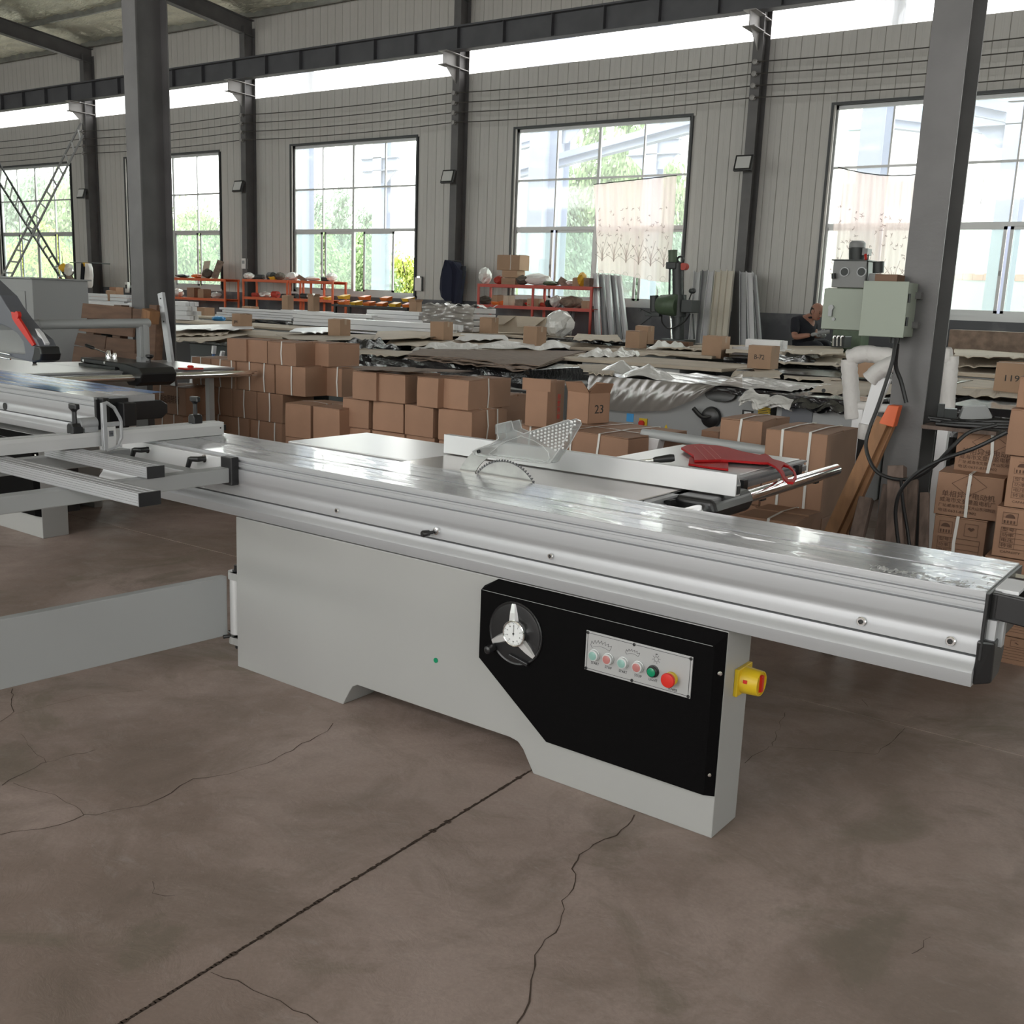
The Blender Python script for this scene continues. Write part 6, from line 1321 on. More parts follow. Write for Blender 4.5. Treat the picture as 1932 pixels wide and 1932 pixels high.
onshelf(xz(600, 565)[1], [('motor', 556, 16, 9, 'mdark', 'dark motor, leftmost on the middle shelf of the right orange rack'), ('motor', 574, 16, 10, 'mdark', 'second dark motor on the middle shelf of the right orange rack'), ('lump', 590, 18, 10, 'plast', 'bagged parts on the middle shelf of the right orange rack'), ('bin', 606, 14, 9, 'obin', 'orange bin on the middle shelf of the right orange rack'), ('bin', 620, 14, 11, 'ybin', 'yellow bin on the middle shelf of the right orange rack')], 'things on the middle shelf of the right orange rack')
onshelf(R1t, [('lump', 345, 34, 7, 'mdark', 'tangle of grey parts on the orange rack by the left column'), ('lump', 372, 22, 8, 'obin', 'orange rags on the orange rack by the left column'), ('board', 385, 18, 34, 'board', 'pale cardboard sheet standing on the orange rack by the left column'), ('board', 404, 18, 36, 'boardd', 'brown cardboard sheet standing on the orange rack by the left column'), ('lump', 392, 18, 18, 'rag', 'black bag between the standing cardboard sheets')], 'things on top of the rack by the left column')
onshelf(xz(380, 562)[1], [('lump', 335, 26, 15, 'plast', 'white bags on the middle shelf by the left column'), ('box', 330, 22, 9, 'boardd', 'brown tray on the middle shelf by the left column'), ('box', 366, 22, 18, 'card', 'tilted brown carton on the middle shelf by the left column'), ('box', 386, 22, 16, 'cardp', 'second brown carton on the middle shelf by the left column'), ('lump', 408, 14, 12, 'plast', 'white bag at the right end of the middle shelf by the left column')], 'things on the middle shelf by the left column')
onshelf(a[1], [('box', 220, 22, 14, 'card', 'tapered brown carton on the low orange shelf')], None)
# leaning profiles
def leanbars(L, grp, base):
    for (xt, yt, xb, yb, w, mat, lab) in L:
        A = aty(xt, yt, 15.98); B = aty(xb, yb, 15.65-.1*random.random()); k_ = (B.z-.01)/(A.z-B.z); B = B+(B-A)*k_
        f = 18.5; ww = w*f/FPX; nx_ = MB(); d = (B-A).normalized(); s = Vector((1, 0, 0)); n_ = d.cross(s).normalized()
        o = thing('leaning_profile', lab, 'profile', A, 0, grp); L_ = (B-A).length
        ob('web', MB().loft([[A-A+d*tt+s*ww*x+n_*y for x, y in ((-.5, 0), (.5, 0), (.5, .012), (-.5, .012))] for tt in (0, L_)]), M[mat], o)
        ob('flange', MB().loft([[d*tt+s*ww*x+n_*y for x, y in ((-.5, .012), (-.42, .012), (-.42, .07), (-.5, .07))] for tt in (0, L_)]), M[mat], o); ob('flange', MB().loft([[d*tt+s*ww*x+n_*y for x, y in ((.42, .012), (.5, .012), (.5, .07), (.42, .07))] for tt in (0, L_)]), M[mat], o)
nm5 = ['leftmost', 'second', 'third', 'fourth', 'rightmost']
leanbars([(1125+k*11, 517+k, 1130+k*13, 632, 9, 'whitebar' if k % 2 == 0 else 'alu', '%s of the five tall grey-white profiles leaning by the curtained window' % nm5[k]) for k in range(5)], 'five profiles leaning by the fourth window', 0)
leanbars([(1318, 514, 1310, 622, 13, 'whitebar', 'leftmost white profile of the broad bunch leaning near the man'), (1332, 512, 1322, 622, 10, 'alu', 'grey profile second in the broad leaning bunch'), (1344, 513, 1332, 622, 11, 'whitebar', 'white profile third in the broad leaning bunch'), (1357, 514, 1346, 622, 10, 'creambar', 'cream profile fourth in the broad leaning bunch'), (1368, 512, 1358, 622, 12, 'creambar', 'cream profile fifth in the broad leaning bunch'), (1380, 512, 1369, 622, 12, 'creambar', 'rightmost cream profile of the broad leaning bunch')], 'broad bunch of white and cream profiles', 0)
leanbars([(1404, 514, 1404, 642, 12, 'alu', 'left bar of the three leaning right of the wall column'), (1416, 515, 1420, 642, 11, 'whitebar', 'middle bar of the three leaning right of the wall column'), (1424, 520, 1434, 642, 7, 'alu', 'right bar of the three leaning right of the wall column')], 'three bars leaning right of the wall column', 0)
leanbars([(1060, 568, 1056, 628, 9, 'alu', 'left short grey bar leaning before the red rack'), (1072, 571, 1065, 628, 7, 'alu', 'middle short grey bar leaning before the red rack'), (1084, 573, 1076, 628, 7, 'alu', 'right short grey bar leaning before the red rack')], 'short grey bars before the red rack', 0)
# drill press
P = lambda x, y, Y=14.9: aty(x, y, Y)
o = P(1280, 640); dp = thing('radial_drill', 'dark green radial drill press standing before the curtained window', 'drill press', (o.x, 14.9, 0)); r_ = lambda x, y, dy=0: (lambda q: Vector((q.x-o.x, dy, q.z)))(P(x, y))
ob('column', MB().cyl(r_(1280, 640)*1, r_(1279, 497), .088, 20), M['mdark'], dp, smooth=True); ob('pedestal', MB().box(-.4, .4, -.4, .4, 0, .4).box(-.2, .2, -.2, .2, .4, r_(1280, 640).z), M['mdark'], dp)
ob('top_motor', MB().cyl(r_(1272, 495, -.05), r_(1272, 474, -.05), .07, 16).cyl(r_(1272, 474, -.05), r_(1272, 472.5, -.05), .072, 16), M['mgreen'], dp, smooth=True)
ob('motor_bracket', MB().box(r_(1262, 508).x, r_(1280, 508).x, -.12, .05, r_(1270, 508).z, r_(1270, 495).z), M['mdark'], dp, bevel=.01)
ob('lifting_ring', MB().tube([r_(1284+6*math.cos(a_), 490+6*math.sin(a_)) for a_ in [k*PI/6 for k in range(13)]], .018, 6), M['mdark'], dp); ob('red_cap', MB().cyl(r_(1291, 503, -.05), r_(1291, 503, .06), .055, 14), M['redrack'], dp)
ob('feed_screw', MB().cyl(r_(1267, 508, -.06), r_(1266, 556, -.06), .016, 8), M['mdark'], dp)
ob('arm_hub', MB().cyl(r_(1280, 557), r_(1280, 598), .125, 22), M['mdark'], dp, smooth=True); ob('head', MB().rod([(0, .115), (.05, .15), (.28, .17), (.34, .16)], r_(1247, 575, -.1), (1, 0, 0), 22), M['mgreen'], dp, smooth=True)
ob('gearbox', MB().box(r_(1291, 600).x, r_(1311, 600).x, -.15, .15, r_(1300, 590).z, r_(1300, 566).z), M['mdark'], dp, bevel=.01); ob('feed_box', MB().cyl(r_(1240, 588, -.1), r_(1240, 558, -.1), .07, 14), M['mdark'], dp, smooth=True); ob('spindle', MB().cyl(r_(1246, 558, -.1), r_(1246, 546, -.1), .014, 8), M['chrome'], dp)
ob('chuck_arm', MB().box(r_(1226, 597).x, r_(1252, 597).x, -.16, -.04, r_(1240, 597).z, r_(1240, 589).z), M['mdark'], dp, bevel=.006)
for a_, b_ in (((1240,594),(1219,583)), ((1238,597),(1221,612))): ob('feed_lever', MB().cyl(r_(*a_, -.15), r_(*b_, -.2), .007, 6).rod([(0, .022), (.04, .022)], r_(*b_, -.2), (0, 0, -1), 8), M['mdark'], dp)
ob('lever', MB().cyl(r_(1300, 565, 0), r_(1308, 552, -.05), .010, 8), M['mdark'], dp); ob('lever_ball', lump(*r_(1309, 549, -.05), .06, .05, .045, 3, 12, .03), M['mdark'], dp)
ob('hose', MB().tube(catm([r_(1254, 595, -.1), r_(1258, 610, -.15), r_(1275, 620, -.2), r_(1295, 608, -.1), r_(1302, 592, 0)]), .012, 6), M['cable'], dp)
for x in (1262, 1305): ob('support_rod', MB().cyl(r_(x, 592, .05), r_(x+2, 640, .05), .014, 8), M['chrome' if x == 1262 else 'mdark'], dp)
P8 = aty(1270, 647, 13.6); q = aty(1308, 652, 13.6)
o_ = tag(ob('wooden_plank', MB().box(aty(1226, 648, 13.5).x, q.x, 13.45, 13.6, aty(1260, 655, 13.5).z, aty(1260, 643, 13.5).z), M['pallet']), 'reddish-brown plank lying below the drill press', 'plank')
# milling machine behind the green cabinets
o = aty(1600, 600, 14.6); mm = thing('milling_machine', 'grey-green milling machine head behind the switch cabinets', 'milling machine', (o.x, 14.6, 0)); r_ = lambda x, y, dy=0: (lambda q: Vector((q.x-o.x, dy, q.z)))(aty(x, y, 14.6))
a, b = r_(1568, 542), r_(1636, 492); ob('gear_head', MB().box(a.x, b.x, 0, .5, a.z, b.z), M['mgrey'], mm, bevel=.01); ob('head_cover', MB().box(a.x-.02, b.x+.02, -.02, .52, b.z, b.z+.015), M['mdark'], mm)
for x in (1594, 1626): c_ = r_(x, 513, 0); ob('speed_dial', MB().rod([(0, .065), (.02, .065), (.02, .045)], c_, (0, -1, 0), 20), M['alu'], mm, smooth=True); ob('dial_hub', MB().cyl(c_+Vector((0, -.022, 0)), c_, .052, 18), M['mdark'], mm, smooth=True)
ob('drive_motor', MB().cyl(r_(1611, 490, .15), r_(1611, 466, .15), .11, 20), M['mdark'], mm, smooth=True); ob('motor_cap', MB().rod([(0, .112), (.06, .11), (.09, .08)], r_(1611, 466, .15), (0, 0, 1), 20), M['mgrey'], mm, smooth=True)
ob('terminal_box', MB().box(r_(1624, 480).x, r_(1634, 480).x, .05, .25, r_(1630, 481).z, r_(1630, 468).z), M['mgrey'], mm); ob('ram', MB().box(r_(1575, 560).x, r_(1630, 560).x, .05, .45, 0, a.z), M['mgreen'], mm, bevel=.01)
c_ = r_(1594, 530, -.02); ob('feed_lever', MB().cyl(r_(1575, 516, -.05), r_(1575, 526, -.05), .03, 10), M['mdark'], mm)
a, b = r_(1638, 532), r_(1662, 516); ob('side_head', MB().box(a.x, b.x, 0, .3, a.z, b.z), M['mgrey'], mm, bevel=.01); ob('side_motor', MB().cyl(r_(1653, 514, .1), r_(1654, 493, .1), .075, 16), M['mdark'], mm, smooth=True)
ob('side_cable', MB().tube(catm([r_(1634, 480, .1), r_(1637, 500, 0), r_(1638, 520, -.05), r_(1634, 538, -.05)]), .010, 6), M['cable'], mm); ob('red_wire', MB().tube([r_(1633, 480, .0), r_(1635, 490, -.03)], .02, 6), M['redb'], mm)
a, b = r_(1595, 654), r_(1620, 634); ob('vise', MB().box(a.x, b.x, -.6, -.3, a.z, b.z), M['mdark'], mm, bevel=.01)
for k in range(3): ob('clamp', MB().tube(catm([r_(1600+k*7, 652, -.65), r_(1601+k*7, 636, -.65), r_(1605+k*7, 634, -.65)]), .012, 6), M['chrome'], mm)
# jackets hanging on the column
jk = thing('hanging_jackets', 'dark navy jackets hanging on the middle wall column', 'jacket', aty(853, 492, 15.75)); jo = jk.location; r_ = lambda x, y, dy=0: (lambda q: Vector((q.x-jo.x, dy, q.z-jo.z)))(aty(x, y, 15.75))
def garment(L, R_, Z, dep, seed):
    rr = random.Random(seed); rings = []
    for (xl_, xr_, y) in L:
        a, b = r_(xl_, y), r_(xr_, y); c_ = (a+b)/2; w = (b-a).length/2; rings.append([(c_.x+w*math.cos(2*PI*i/16)*(1+rr.uniform(-.06, .06)), dep*math.sin(2*PI*i/16)*(1+.35*math.sin(i*2.4)), c_.z) for i in range(16)])
    return MB().loft(rings)
ob('jacket', garment([(845,850,491),(840,856,497),(836,862,508),(832,864,525),(831,862,545),(833,862,560),(842,858,568)], 0, 0, .10, 2), M['navy'], jk, smooth=True)
ob('jacket', garment([(857,862,494),(856,870,503),(858,877,512),(858,874,530),(857,870,550),(856,868,572)], 0, 0, .11, 3), M['navy'], jk, smooth=True); ob('sleeve', garment([(872,878,502),(868,877,515),(866,874,530),(865,871,545)], 0, 0, .05, 5), M['cloth'], jk, smooth=True)
ob('hook', MB().cyl(r_(853, 492, .04), r_(853, 492, .3), .012, 8), M['mdark'], jk)
# clipboard, switches
q = aty(790, 534, 16.34); t = thing('clipboard', 'clipboard with a white sheet hanging beside the third window', 'clipboard', q); ob('backing', MB().box(-.09, .09, .0, .015, -.16, .13), M['mdark'], t); ob('paper_sheet', MB().box(-.10, .07, -.005, -.001, -.155, .11), M['paper'], t); ob('clip', MB().box(-.04, .04, -.015, 0, .10, .135), M['chrome'], t)
q = aty(461, 496, 16.1); t = thing('socket_box', 'small grey socket box on the wall column left of the third window', 'socket', q); ob('case', MB().box(-.08, .06, -.02, .05, -.13, .1), M['paper'], t, bevel=.005); ob('socket_face', MB().box(-.05, .03, -.026, -.02, -.02, .05), M['mgrey'], t)
q = aty(239, 540, 16.3); t = thing('socket_box', 'small white switch box low on the wall left of the tall inner column', 'socket', q); ob('case', MB().box(-.05, .06, -.02, .05, -.16, .1), M['paper'], t, bevel=.005); ob('switch_face', MB().box(-.02, .03, -.026, -.02, -.06, .04), M['ink'], t)
# crossed ladders
def ladder(p0, p1, p0b, p1b, Ya, Yb_, lab):
    A, B = aty(*p0, Ya), aty(*p1, Yb_); A2, B2 = aty(*p0b, Ya), aty(*p1b, Yb_); B.z = max(B.z, .5); t = thing('ladder', lab, 'ladder', A)
    for a, b in ((A, B), (A2, B2)):
        kk = (b.z-.02)/(a.z-b.z); e = b+(b-a)*kk if b.z > .05 else b; ob('rail', MB().bar(a-A, e-A, .05, .03, (0, -1, 0)), M['mgrey' if 'lower left' in lab else 'mdark'], t)
    n_ = 13
    for k in range(n_): f = (k+.5)/n_; ob('rung', MB().cyl(A+(B-A)*f-A, A2+(B2-A2)*f-A, 0.022, 6), M['winframe'], t)
ladder((153,232), (2,525), (157,255), (20,525), 15.9, 15.0, 'long grey ladder leaning from lower left up to the wall column')
ladder((-12,290), (128,530), (-16,322), (118,530), 15.6, 15.3, 'dark ladder crossing behind, leaning from upper left to lower right')
# clothes rail with shirt, bag and lamp near it
t = thing('clothes_rail', 'thin black rail carrying a shirt in front of the leftmost wall column', 'rail', aty(150, 496, 15.6)); to = t.location; r_ = lambda x, y, dy=0: aty(x, y, 15.6)-to+Vector((0, dy, 0))
ob('bar', MB().cyl(r_(132, 495), r_(176, 496), .012, 8), M['mdark'], t); ob('bracket', MB().cyl(r_(174, 496), r_(174, 496, .5), .012, 8), M['mdark'], t)
jo = aty(165, 497, 15.55); jk = thing('hanging_shirt', 'black and white shirt with yellow collar hanging at far left', 'shirt', jo); r_ = lambda x, y, dy=0: (lambda q: Vector((q.x-jo.x, dy, q.z-jo.z)))(aty(x, y, 15.55))
ob('white_half', garment([(163,170,497),(162,174,506),(161,175,520),(160,174,538),(161,172,543)], 0, 0, .06, 8), M['paper'], jk, smooth=True); ob('black_half', garment([(156,160,497),(155,161,510),(154,160,525),(152,159,545)], 0, 0, .05, 9), M['cloth'], jk, smooth=True); ob('collar', garment([(160,165,496),(162,167,500),(163,165,503)], 0, 0, .07, 10), M['ybin'], jk)
q = aty(120, 505, 15.0); t = thing('hanging_bag', 'yellow and clear plastic bag hanging on the crossed ladder', 'bag', q); ob('bag', lump(0, 0, 0, .14, .1, .10, 6, 12, .25), M['ybin'], t); ob('clear_bag', lump(.12, .05, -.04, .16, .1, .15, 7, 12, .2), M['clearedge'], t); ob('string', MB().cyl((-.04, 0, 0), (-.04, 0, .4), .006, 5), M['mdark'], t)
q = aty(112, 532, 14.8); t = thing('orange_tool', 'small orange-handled tool hanging above the small far left carton', 'tool', q); ob('handle', MB().rod([(0, .02), (.02, .03), (.14, .025), (.16, .01)], (0, 0, -.06), (0, 0, 1), 10), M['obin'], t); ob('cord', MB().cyl((0, 0, .1), (-.02, 0, .32), .008, 5), M['mdark'], t)
A = aty(130, 520, 15.4); B = aty(150, 556, 14.9); tag(ob('cardboard_tube', MB().cyl(A, B, .075, 16), M['boardd'], smooth=True), 'brown cardboard tube leaning beside the hanging shirt', 'tube'); tag(ob('wire_coil', MB().tube([(A.x+.02+.16*math.cos(k*PI/8), A.y, A.z+.1+.1*math.sin(k*PI/8)) for k in range(17)], .03, 7), M['mgrey'], smooth=True), 'grey cable coil behind the leaning cardboard tube', 'cable')
# curtains with printed sprigs
def curtain(corners, label, seed, cols, Y=16.22):
    t = thing('curtain', label, 'curtain', (0, 0, 0)); C = [aty(*c_, Y) for c_ in corners]     # TL TR BR BL
    def f(i, j):
        a = C[0]*(1-i)+C[1]*i; b = C[3]*(1-i)+C[2]*i; p = a*(1-j)+b*j; sag = .06*math.sin(PI*i)*(1-j) if seed == 2 else 0
        return (p.x, p.y+.018*math.sin(i*38+j*2+seed)*(.4+.6*j)+.01*math.sin(i*90), p.z-sag+(.05*math.sin(i*4+1)*j if seed == 1 else 0))
    ob('fabric', MB().grid(f, 90, 30), M['curtain'], t, smooth=True, fix=False, ang=80)
    pr = MB()
    def stroke(pts, w):
        for k in range(len(pts)-1):
            a, b = Vector(pts[k]), Vector(pts[k+1]); d = (b-a).normalized(); s = Vector((-d.z, 0, d.x))*w; pr.add([a-s, b-s*.7, b+s*.7, a+s], [(0, 1, 2, 3)])
    for c_ in range(cols):
        i = (c_+.5)/cols; x, y, z = f(i, .80); y -= .03
        for sx, h, l in ((-1, .34, .17), (-.6, .30, .10), (.6, .42, .13), (1, .30, .19), (-.3, .25, .03), (.25, .22, .05), (-1.2, .12, .14), (1.2, .12, .14)): stroke([(x+sx*l*u*u*.9, y, z-.1+h*u) for u in (0, .35, .7, 1)], .006)
        for dx, dz in ((-.10, .05), (.09, .02), (.0, .22), (.12, .18)):
            for k in range(5): a = 2*PI*k/5; stroke([(x+dx, y, z+dz), (x+dx+.022*math.cos(a), y, z+dz+.022*math.sin(a))], .005)
        for k in range(6): a = 2*PI*k/6; stroke([(x+.05*math.cos(a), y, z-.30+.05*math.sin(a)), (x+.05*math.cos(a+1), y, z-.30+.05*math.sin(a+1))], .004)
    rr = random.Random(seed)
    for k in range(cols*7):
        x, y, z = f(rr.uniform(.05, .95), rr.uniform(.28, .62)); y -= .03
        for q_ in range(3): a = rr.uniform(0, 2*PI); stroke([(x, y, z), (x+.035*math.cos(a), y, z+.035*math.sin(a))], .006)
    o_ = ob('printed_sprigs', pr, M['print'], t, fix=False); o_['kind'] = 'stuff'
    L = [f(i/20, 0) for i in range(21)]; ob('hanging_wire', MB().tube([(x, y, z+.01) for x, y, z in L], .008, 5), M['mdark'], t)
curtain([(1120,349),(1276,332),(1264,527),(1128,520)], 'pale pink printed curtain hanging over the right half of the fourth window', 1, 6)
curtain([(1581,317),(1742,330),(1724,590),(1562,560)], 'pale pink printed curtain across the lower fifth window behind the milling machine', 2, 6)
# white foam-wrapped frame behind the right column
t = thing('foam_wrapped_stand', 'steel stand wrapped in white foam behind the right inner column', 'frame', aty(1605, 900, 6.7)); o = t.location; r_ = lambda x, y, Y=6.7: aty(x, y, Y)-o
def foamtube(L, r, seed):
    rr = random.Random(seed); pts = catm(L, 7); return MB().tube(pts, [r*rr.uniform(.95, 1.06) for _ in pts], 9)
fl_ = r_(1612, 960); base = Vector((fl_.x, 0, -o.z+.01))
ob('post', MB().box(-.05+r_(1612,900).x, .02+r_(1612,900).x, -.03, .03, -o.z, r_(1605, 770).z), M['aluw'], t, bevel=.006); ob('foam_post', foamtube([r_(1610,790), r_(1606,740), r_(1603,700), r_(1602,678)], .052, 1), M['foam'], t, smooth=True)
ob('foam_top', foamtube([r_(1602,676), r_(1630,668), r_(1665,672), r_(1700,676), r_(1760,674), r_(1795,672)], .055, 2), M['foam'], t, smooth=True); ob('foam_right', foamtube([r_(1795,672), r_(1793,700), r_(1789,740), r_(1785,795)], .045, 3), M['foam'], t, smooth=True)
ob('foam_crossbar', foamtube([r_(1612,764), r_(1640,768), r_(1670,771), r_(1700,774)], .030, 4), M['foam'], t, smooth=True); ob('right_post', MB().box(r_(1782,800).x-.03, r_(1782,800).x+.03, -.03, .03, -o.z, r_(1782,795).z), M['aluw'], t)
t2 = thing('wrapped_guard_arm', 'sloping white guard arm half wrapped in foam before the white frame', 'guard arm', aty(1645, 770, 6.2)); o = t2.location; r_ = lambda x, y, Y=6.2: aty(x, y, Y)-o
ob('arm', MB().loft([[r_(1648,710), r_(1680,716), r_(1680,716)+Vector((0,.04,0)), r_(1648,710)+Vector((0,.04,0))], [r_(1622,800), r_(1643,806), r_(1643,806)+Vector((0,.04,0)), r_(1622,800)+Vector((0,.04,0))]]), M['whitebar'], t2, bevel=.004); ob('foam_sleeve', foamtube([r_(1640,716), r_(1655,702), r_(1675,690), r_(1700,680)], .048, 6), M['foam'], t2, smooth=True)
ob('hinge_pin', MB().cyl(r_(1652, 709)+Vector((0, -.03, 0)), r_(1652, 709)+Vector((0, .02, 0)), .014, 12), M['ink'], t2); ob('foam_end', foamtube([r_(1632,800), r_(1628,820), r_(1626,828)], .035, 7), M['foam'], t2, smooth=True); ob('foot', MB().box(r_(1630,828).x-.03, r_(1630,828).x+.03, -.02, .04, -o.z, r_(1630,822).z), M['bplast'], t2)
a, b = aty(1792, 672, 15.2), aty(1945, 628, 15.2); tag(ob('long_crate', MB().box(a.x, b.x+1.5, 15.0, 15.6, 1.0, b.z), M['boardd'], bevel=.01), 'long brown crate lying under the last window right of the inner column', 'crate'); tag(ob('crate_bench', MB().box(a.x, b.x+1.5, 14.9, 15.7, 0, 1.0), M['mgrey']), 'low grey bench carrying the long brown crate', 'bench')
# ------------------------------------------------------------------ seated man at the far wall
def person():
    Y = 15.2; R = lambda x, y, dy=0: aty(x, y, Y)+Vector((0, dy, 0))
    hd = R(1542, 588); t = thing('person', 'bald man in a black short-sleeved shirt sitting bent over his work with grey gloves', 'person', (hd.x, Y, 0)); o = t.location
    V = lambda x, y, dy=0: R(x, y, dy)-o
    def skinned(name, chains, mat, sub=2):
        me = bpy.data.meshes.new(name); vs = []; es = []; rad = []
        for ch, link in chains:
            base = len(vs)
            for k, (p, r) in enumerate(ch):
                vs.append(tuple(p)); rad.append(r)
                if k: es.append((base+k-1, base+k))
            if link is not None: es.append((link, base))
        me.from_pydata(vs, es, []); ob_ = bpy.data.objects.new(name, me); COL.objects.link(ob_); ob_.parent = t; me.materials.append(mat)
        sk = ob_.modifiers.new('s', 'SKIN'); ss = ob_.modifiers.new('u', 'SUBSURF'); ss.levels = sub; ss.render_levels = sub; sk.use_smooth_shade = True
        for k, r in enumerate(rad): me.skin_vertices[0].data[k].radius = r if isinstance(r, tuple) else (r, r)
        me.skin_vertices[0].data[0].use_root = True; return ob_
    # joints, taken against the seat at 0.45 m
    hip = V(1518, 655, .10); waist = V(1513, 637, .06); chest = V(1516, 612, .0); neck = V(1530, 598, -.02); head = V(1542, 588, -.03)
    shR = V(1510, 606, -.20); elR = V(1512, 636, -.30); wrR = V(1545, 632, -.36); shL = V(1524, 606, .20); elL = V(1532, 634, .14); wrL = V(1556, 634, -.02)
    body = skinned('body', [([(hip, (.17, .15)), (waist, (.165, .13)), (chest, (.175, .14)), (neck, .062), (neck*.55+head*.45, .056)], None), ([(shR, .068), (shR*.5+elR*.5, .055), (elR, .046), (elR*.5+wrR*.5, .043), (wrR, .030)], 2), ([(shL, .068), (elL, .046), (wrL, .030)], 2),
                           ([(hip+Vector((-.02, -.12, -.02)), .10), (V(1548, 652, -.20), .085), (V(1556, 655, -.22), .065), (V(1556, 655, -.18)*1+Vector((0.02, 0, -.42)), .045), (V(1556, 655, -.22)+Vector((.10, -.05, -.46)), .045)], 0), ([(hip+Vector((.0, .12, -.02)), .10), (V(1550, 650, .18), .085), (V(1557, 654, .18), .065), (V(1557, 654, .20)+Vector((.02, 0, -.42)), .045), (V(1557, 654, .18)+Vector((.12, -.02, -.46)), .045)], 0)], M['skin'])
    shirt = skinned('shirt', [([(hip+Vector((0, 0, .02)), (.185, .165)), (waist, (.18, .145)), (chest, (.19, .155)), (neck*.8+chest*.2, .08)], None), ([(shR, .083), (shR*.45+elR*.55, .072), (shR*.2+elR*.8, .068)], 2), ([(shL, .083), (shL*.3+elL*.7, .070)], 2)], M['cloth'])
    ob('collar', MB().tube([neck+Vector((.065*math.cos(a), .065*math.sin(a), -.012+.01*math.cos(a))) for a in [2*PI*k/12 for k in range(13)]], .016, 6), M['cloth'], t, smooth=True)
    skinned('trousers', [([(hip+Vector((-.0, -.02, -.0)), (.16, .15)), (hip+Vector((-.0, -.12, -.03)), .115), (V(1548, 652, -.20), .096), (V(1556, 655, -.22), .082), (V(1556, 655, -.18)+Vector((.02, 0, -.40)), .06)], None), ([(hip+Vector((.0, .12, -.03)), .115), (V(1550, 650, .18), .096), (V(1557, 654, .18), .082), (V(1557, 654, .20)+Vector((.02, 0, -.40)), .06)], 0)], M['cloth'])
    # head with face looking down to the right
    H = MB(); n = 20; prof = [(-.115,.012,.03),(-.11,.045,.055),(-.09,.062,.072),(-.05,.072,.088),(0,.078,.098),(.04,.077,.100),(.08,.066,.088),(.11,.042,.058),(.125,.008,.012)]
    rings = []
    for z, a, b in prof:
        rings.append([Vector((b*math.cos(2*PI*i/n)*(1.0 if math.cos(2*PI*i/n) > 0 else 1.02)+(.018 if z < -.05 else 0), a*math.sin(2*PI*i/n), z)) for i in range(n)])
    H.loft(rings); HM = Matrix.Translation(head) @ Matrix.Rotation(-.35, 4, 'Z') @ Matrix.Rotation(.42, 4, 'Y')
    hd_ = ob('head', H.xf(HM), M['skin'], t, smooth=True, ang=80)
    fx = lambda mb: mb.xf(HM)
    ob('nose', fx(MB().loft([[(.088, -.010, .015), (.088, .010, .015), (.094, 0, .02)], [(.090, -.017, -.035), (.090, .017, -.035), (.122, 0, -.030)], [(.088, -.012, -.045), (.088, .012, -.045), (.100, 0, -.045)]])), M['skin'], t, smooth=True)
    for s in (-1, 1):
        ob('ear', fx(MB().rod([(0, .030), (.008, .034), (.014, .026)], (-.005, s*.074, -.005), (-.2, s, 0), 12)), M['skin'], t, smooth=True)
        ob('eye', fx(MB().rod([(0, .010), (.004, .008)], (.086, s*.032, .015), (1, s*.3, 0), 10)), M['hair'], t, smooth=True); ob('eyebrow', fx(MB().bar((.090, s*.018, .034), (.082, s*.048, .034), .006, .007)), M['hair'], t)
    ob('mouth', fx(MB().bar((.088, -.022, -.068), (.088, .022, -.068), .008, .007)), M['redrack'], t)
    hr = [[p*1.03 for p in rings[k]] for k in range(3, 6)]; q = MB()
    for k in range(len(hr)-1):
        for i in range(5, 15): q.add([hr[k][i], hr[k][i+1], hr[k+1][i+1], hr[k+1][i]], [(0, 1, 2, 3)])
    ob('hair', fx(q), M['hair'], t, fix=False)
    # gloved hands closed on the workpiece
    for nm, w, other in (('glove', wrR, wrL), ('glove', wrL, wrR)):
        d = (V(1560, 627, -.25)-w).normalized(); up = Vector((0, 0, 1)); s = d.cross(up).normalized(); u = s.cross(d)
        g = [([(w, .034), (w+d*.04, (.045, .026)), (w+d*.085, (.045, .022))], None)]
        for k in range(4): f0 = w+d*.085+s*(-.030+.02*k); g.append(([(f0, .011), (f0+d*(.030+.004*(k in (1, 2)))-u*.010, .0105), (f0+d*.036-u*.040, .0095), (f0+d*.012-u*.055, .008)], 2))
        g.append(([(w+d*.035+s*.04, .013), (w+d*.065+s*.055-u*.015, .011), (w+d*.09+s*.045-u*.03, .009)], 1)); skinned(nm, g, M['mgrey'], 1)
    return t, V, o
pt_, V_, po_ = person()
st = thing('stool', 'low dark stool under the seated man', 'stool', (po_.x-.18, 15.32, 0)); z_ = V_(1518, 655).z-.16
ob('seat', MB().cyl((0, 0, z_-.03), (0, 0, z_), .17, 20), M['mdark'], st, bevel=.005)
for a in range(4): ob('leg', MB().bar((.11*math.cos(a*PI/2+.7), .11*math.sin(a*PI/2+.7), z_-.03), (.16*math.cos(a*PI/2+.7), .16*math.sin(a*PI/2+.7), 0), .025, .025), M['mdark'], st)
q = po_+V_(1562, 628, -.28); tag(ob('workpiece', MB().cyl(q-Vector((.06, 0, 0)), q+Vector((.10, .05, .02)), .028, 14).cyl(q+Vector((-.02, .02, .0)), q+Vector((.02, .02, .06)), .02, 10), M['mgrey'], smooth=True), 'small grey metal part held in the gloved hands of the seated man', 'part')
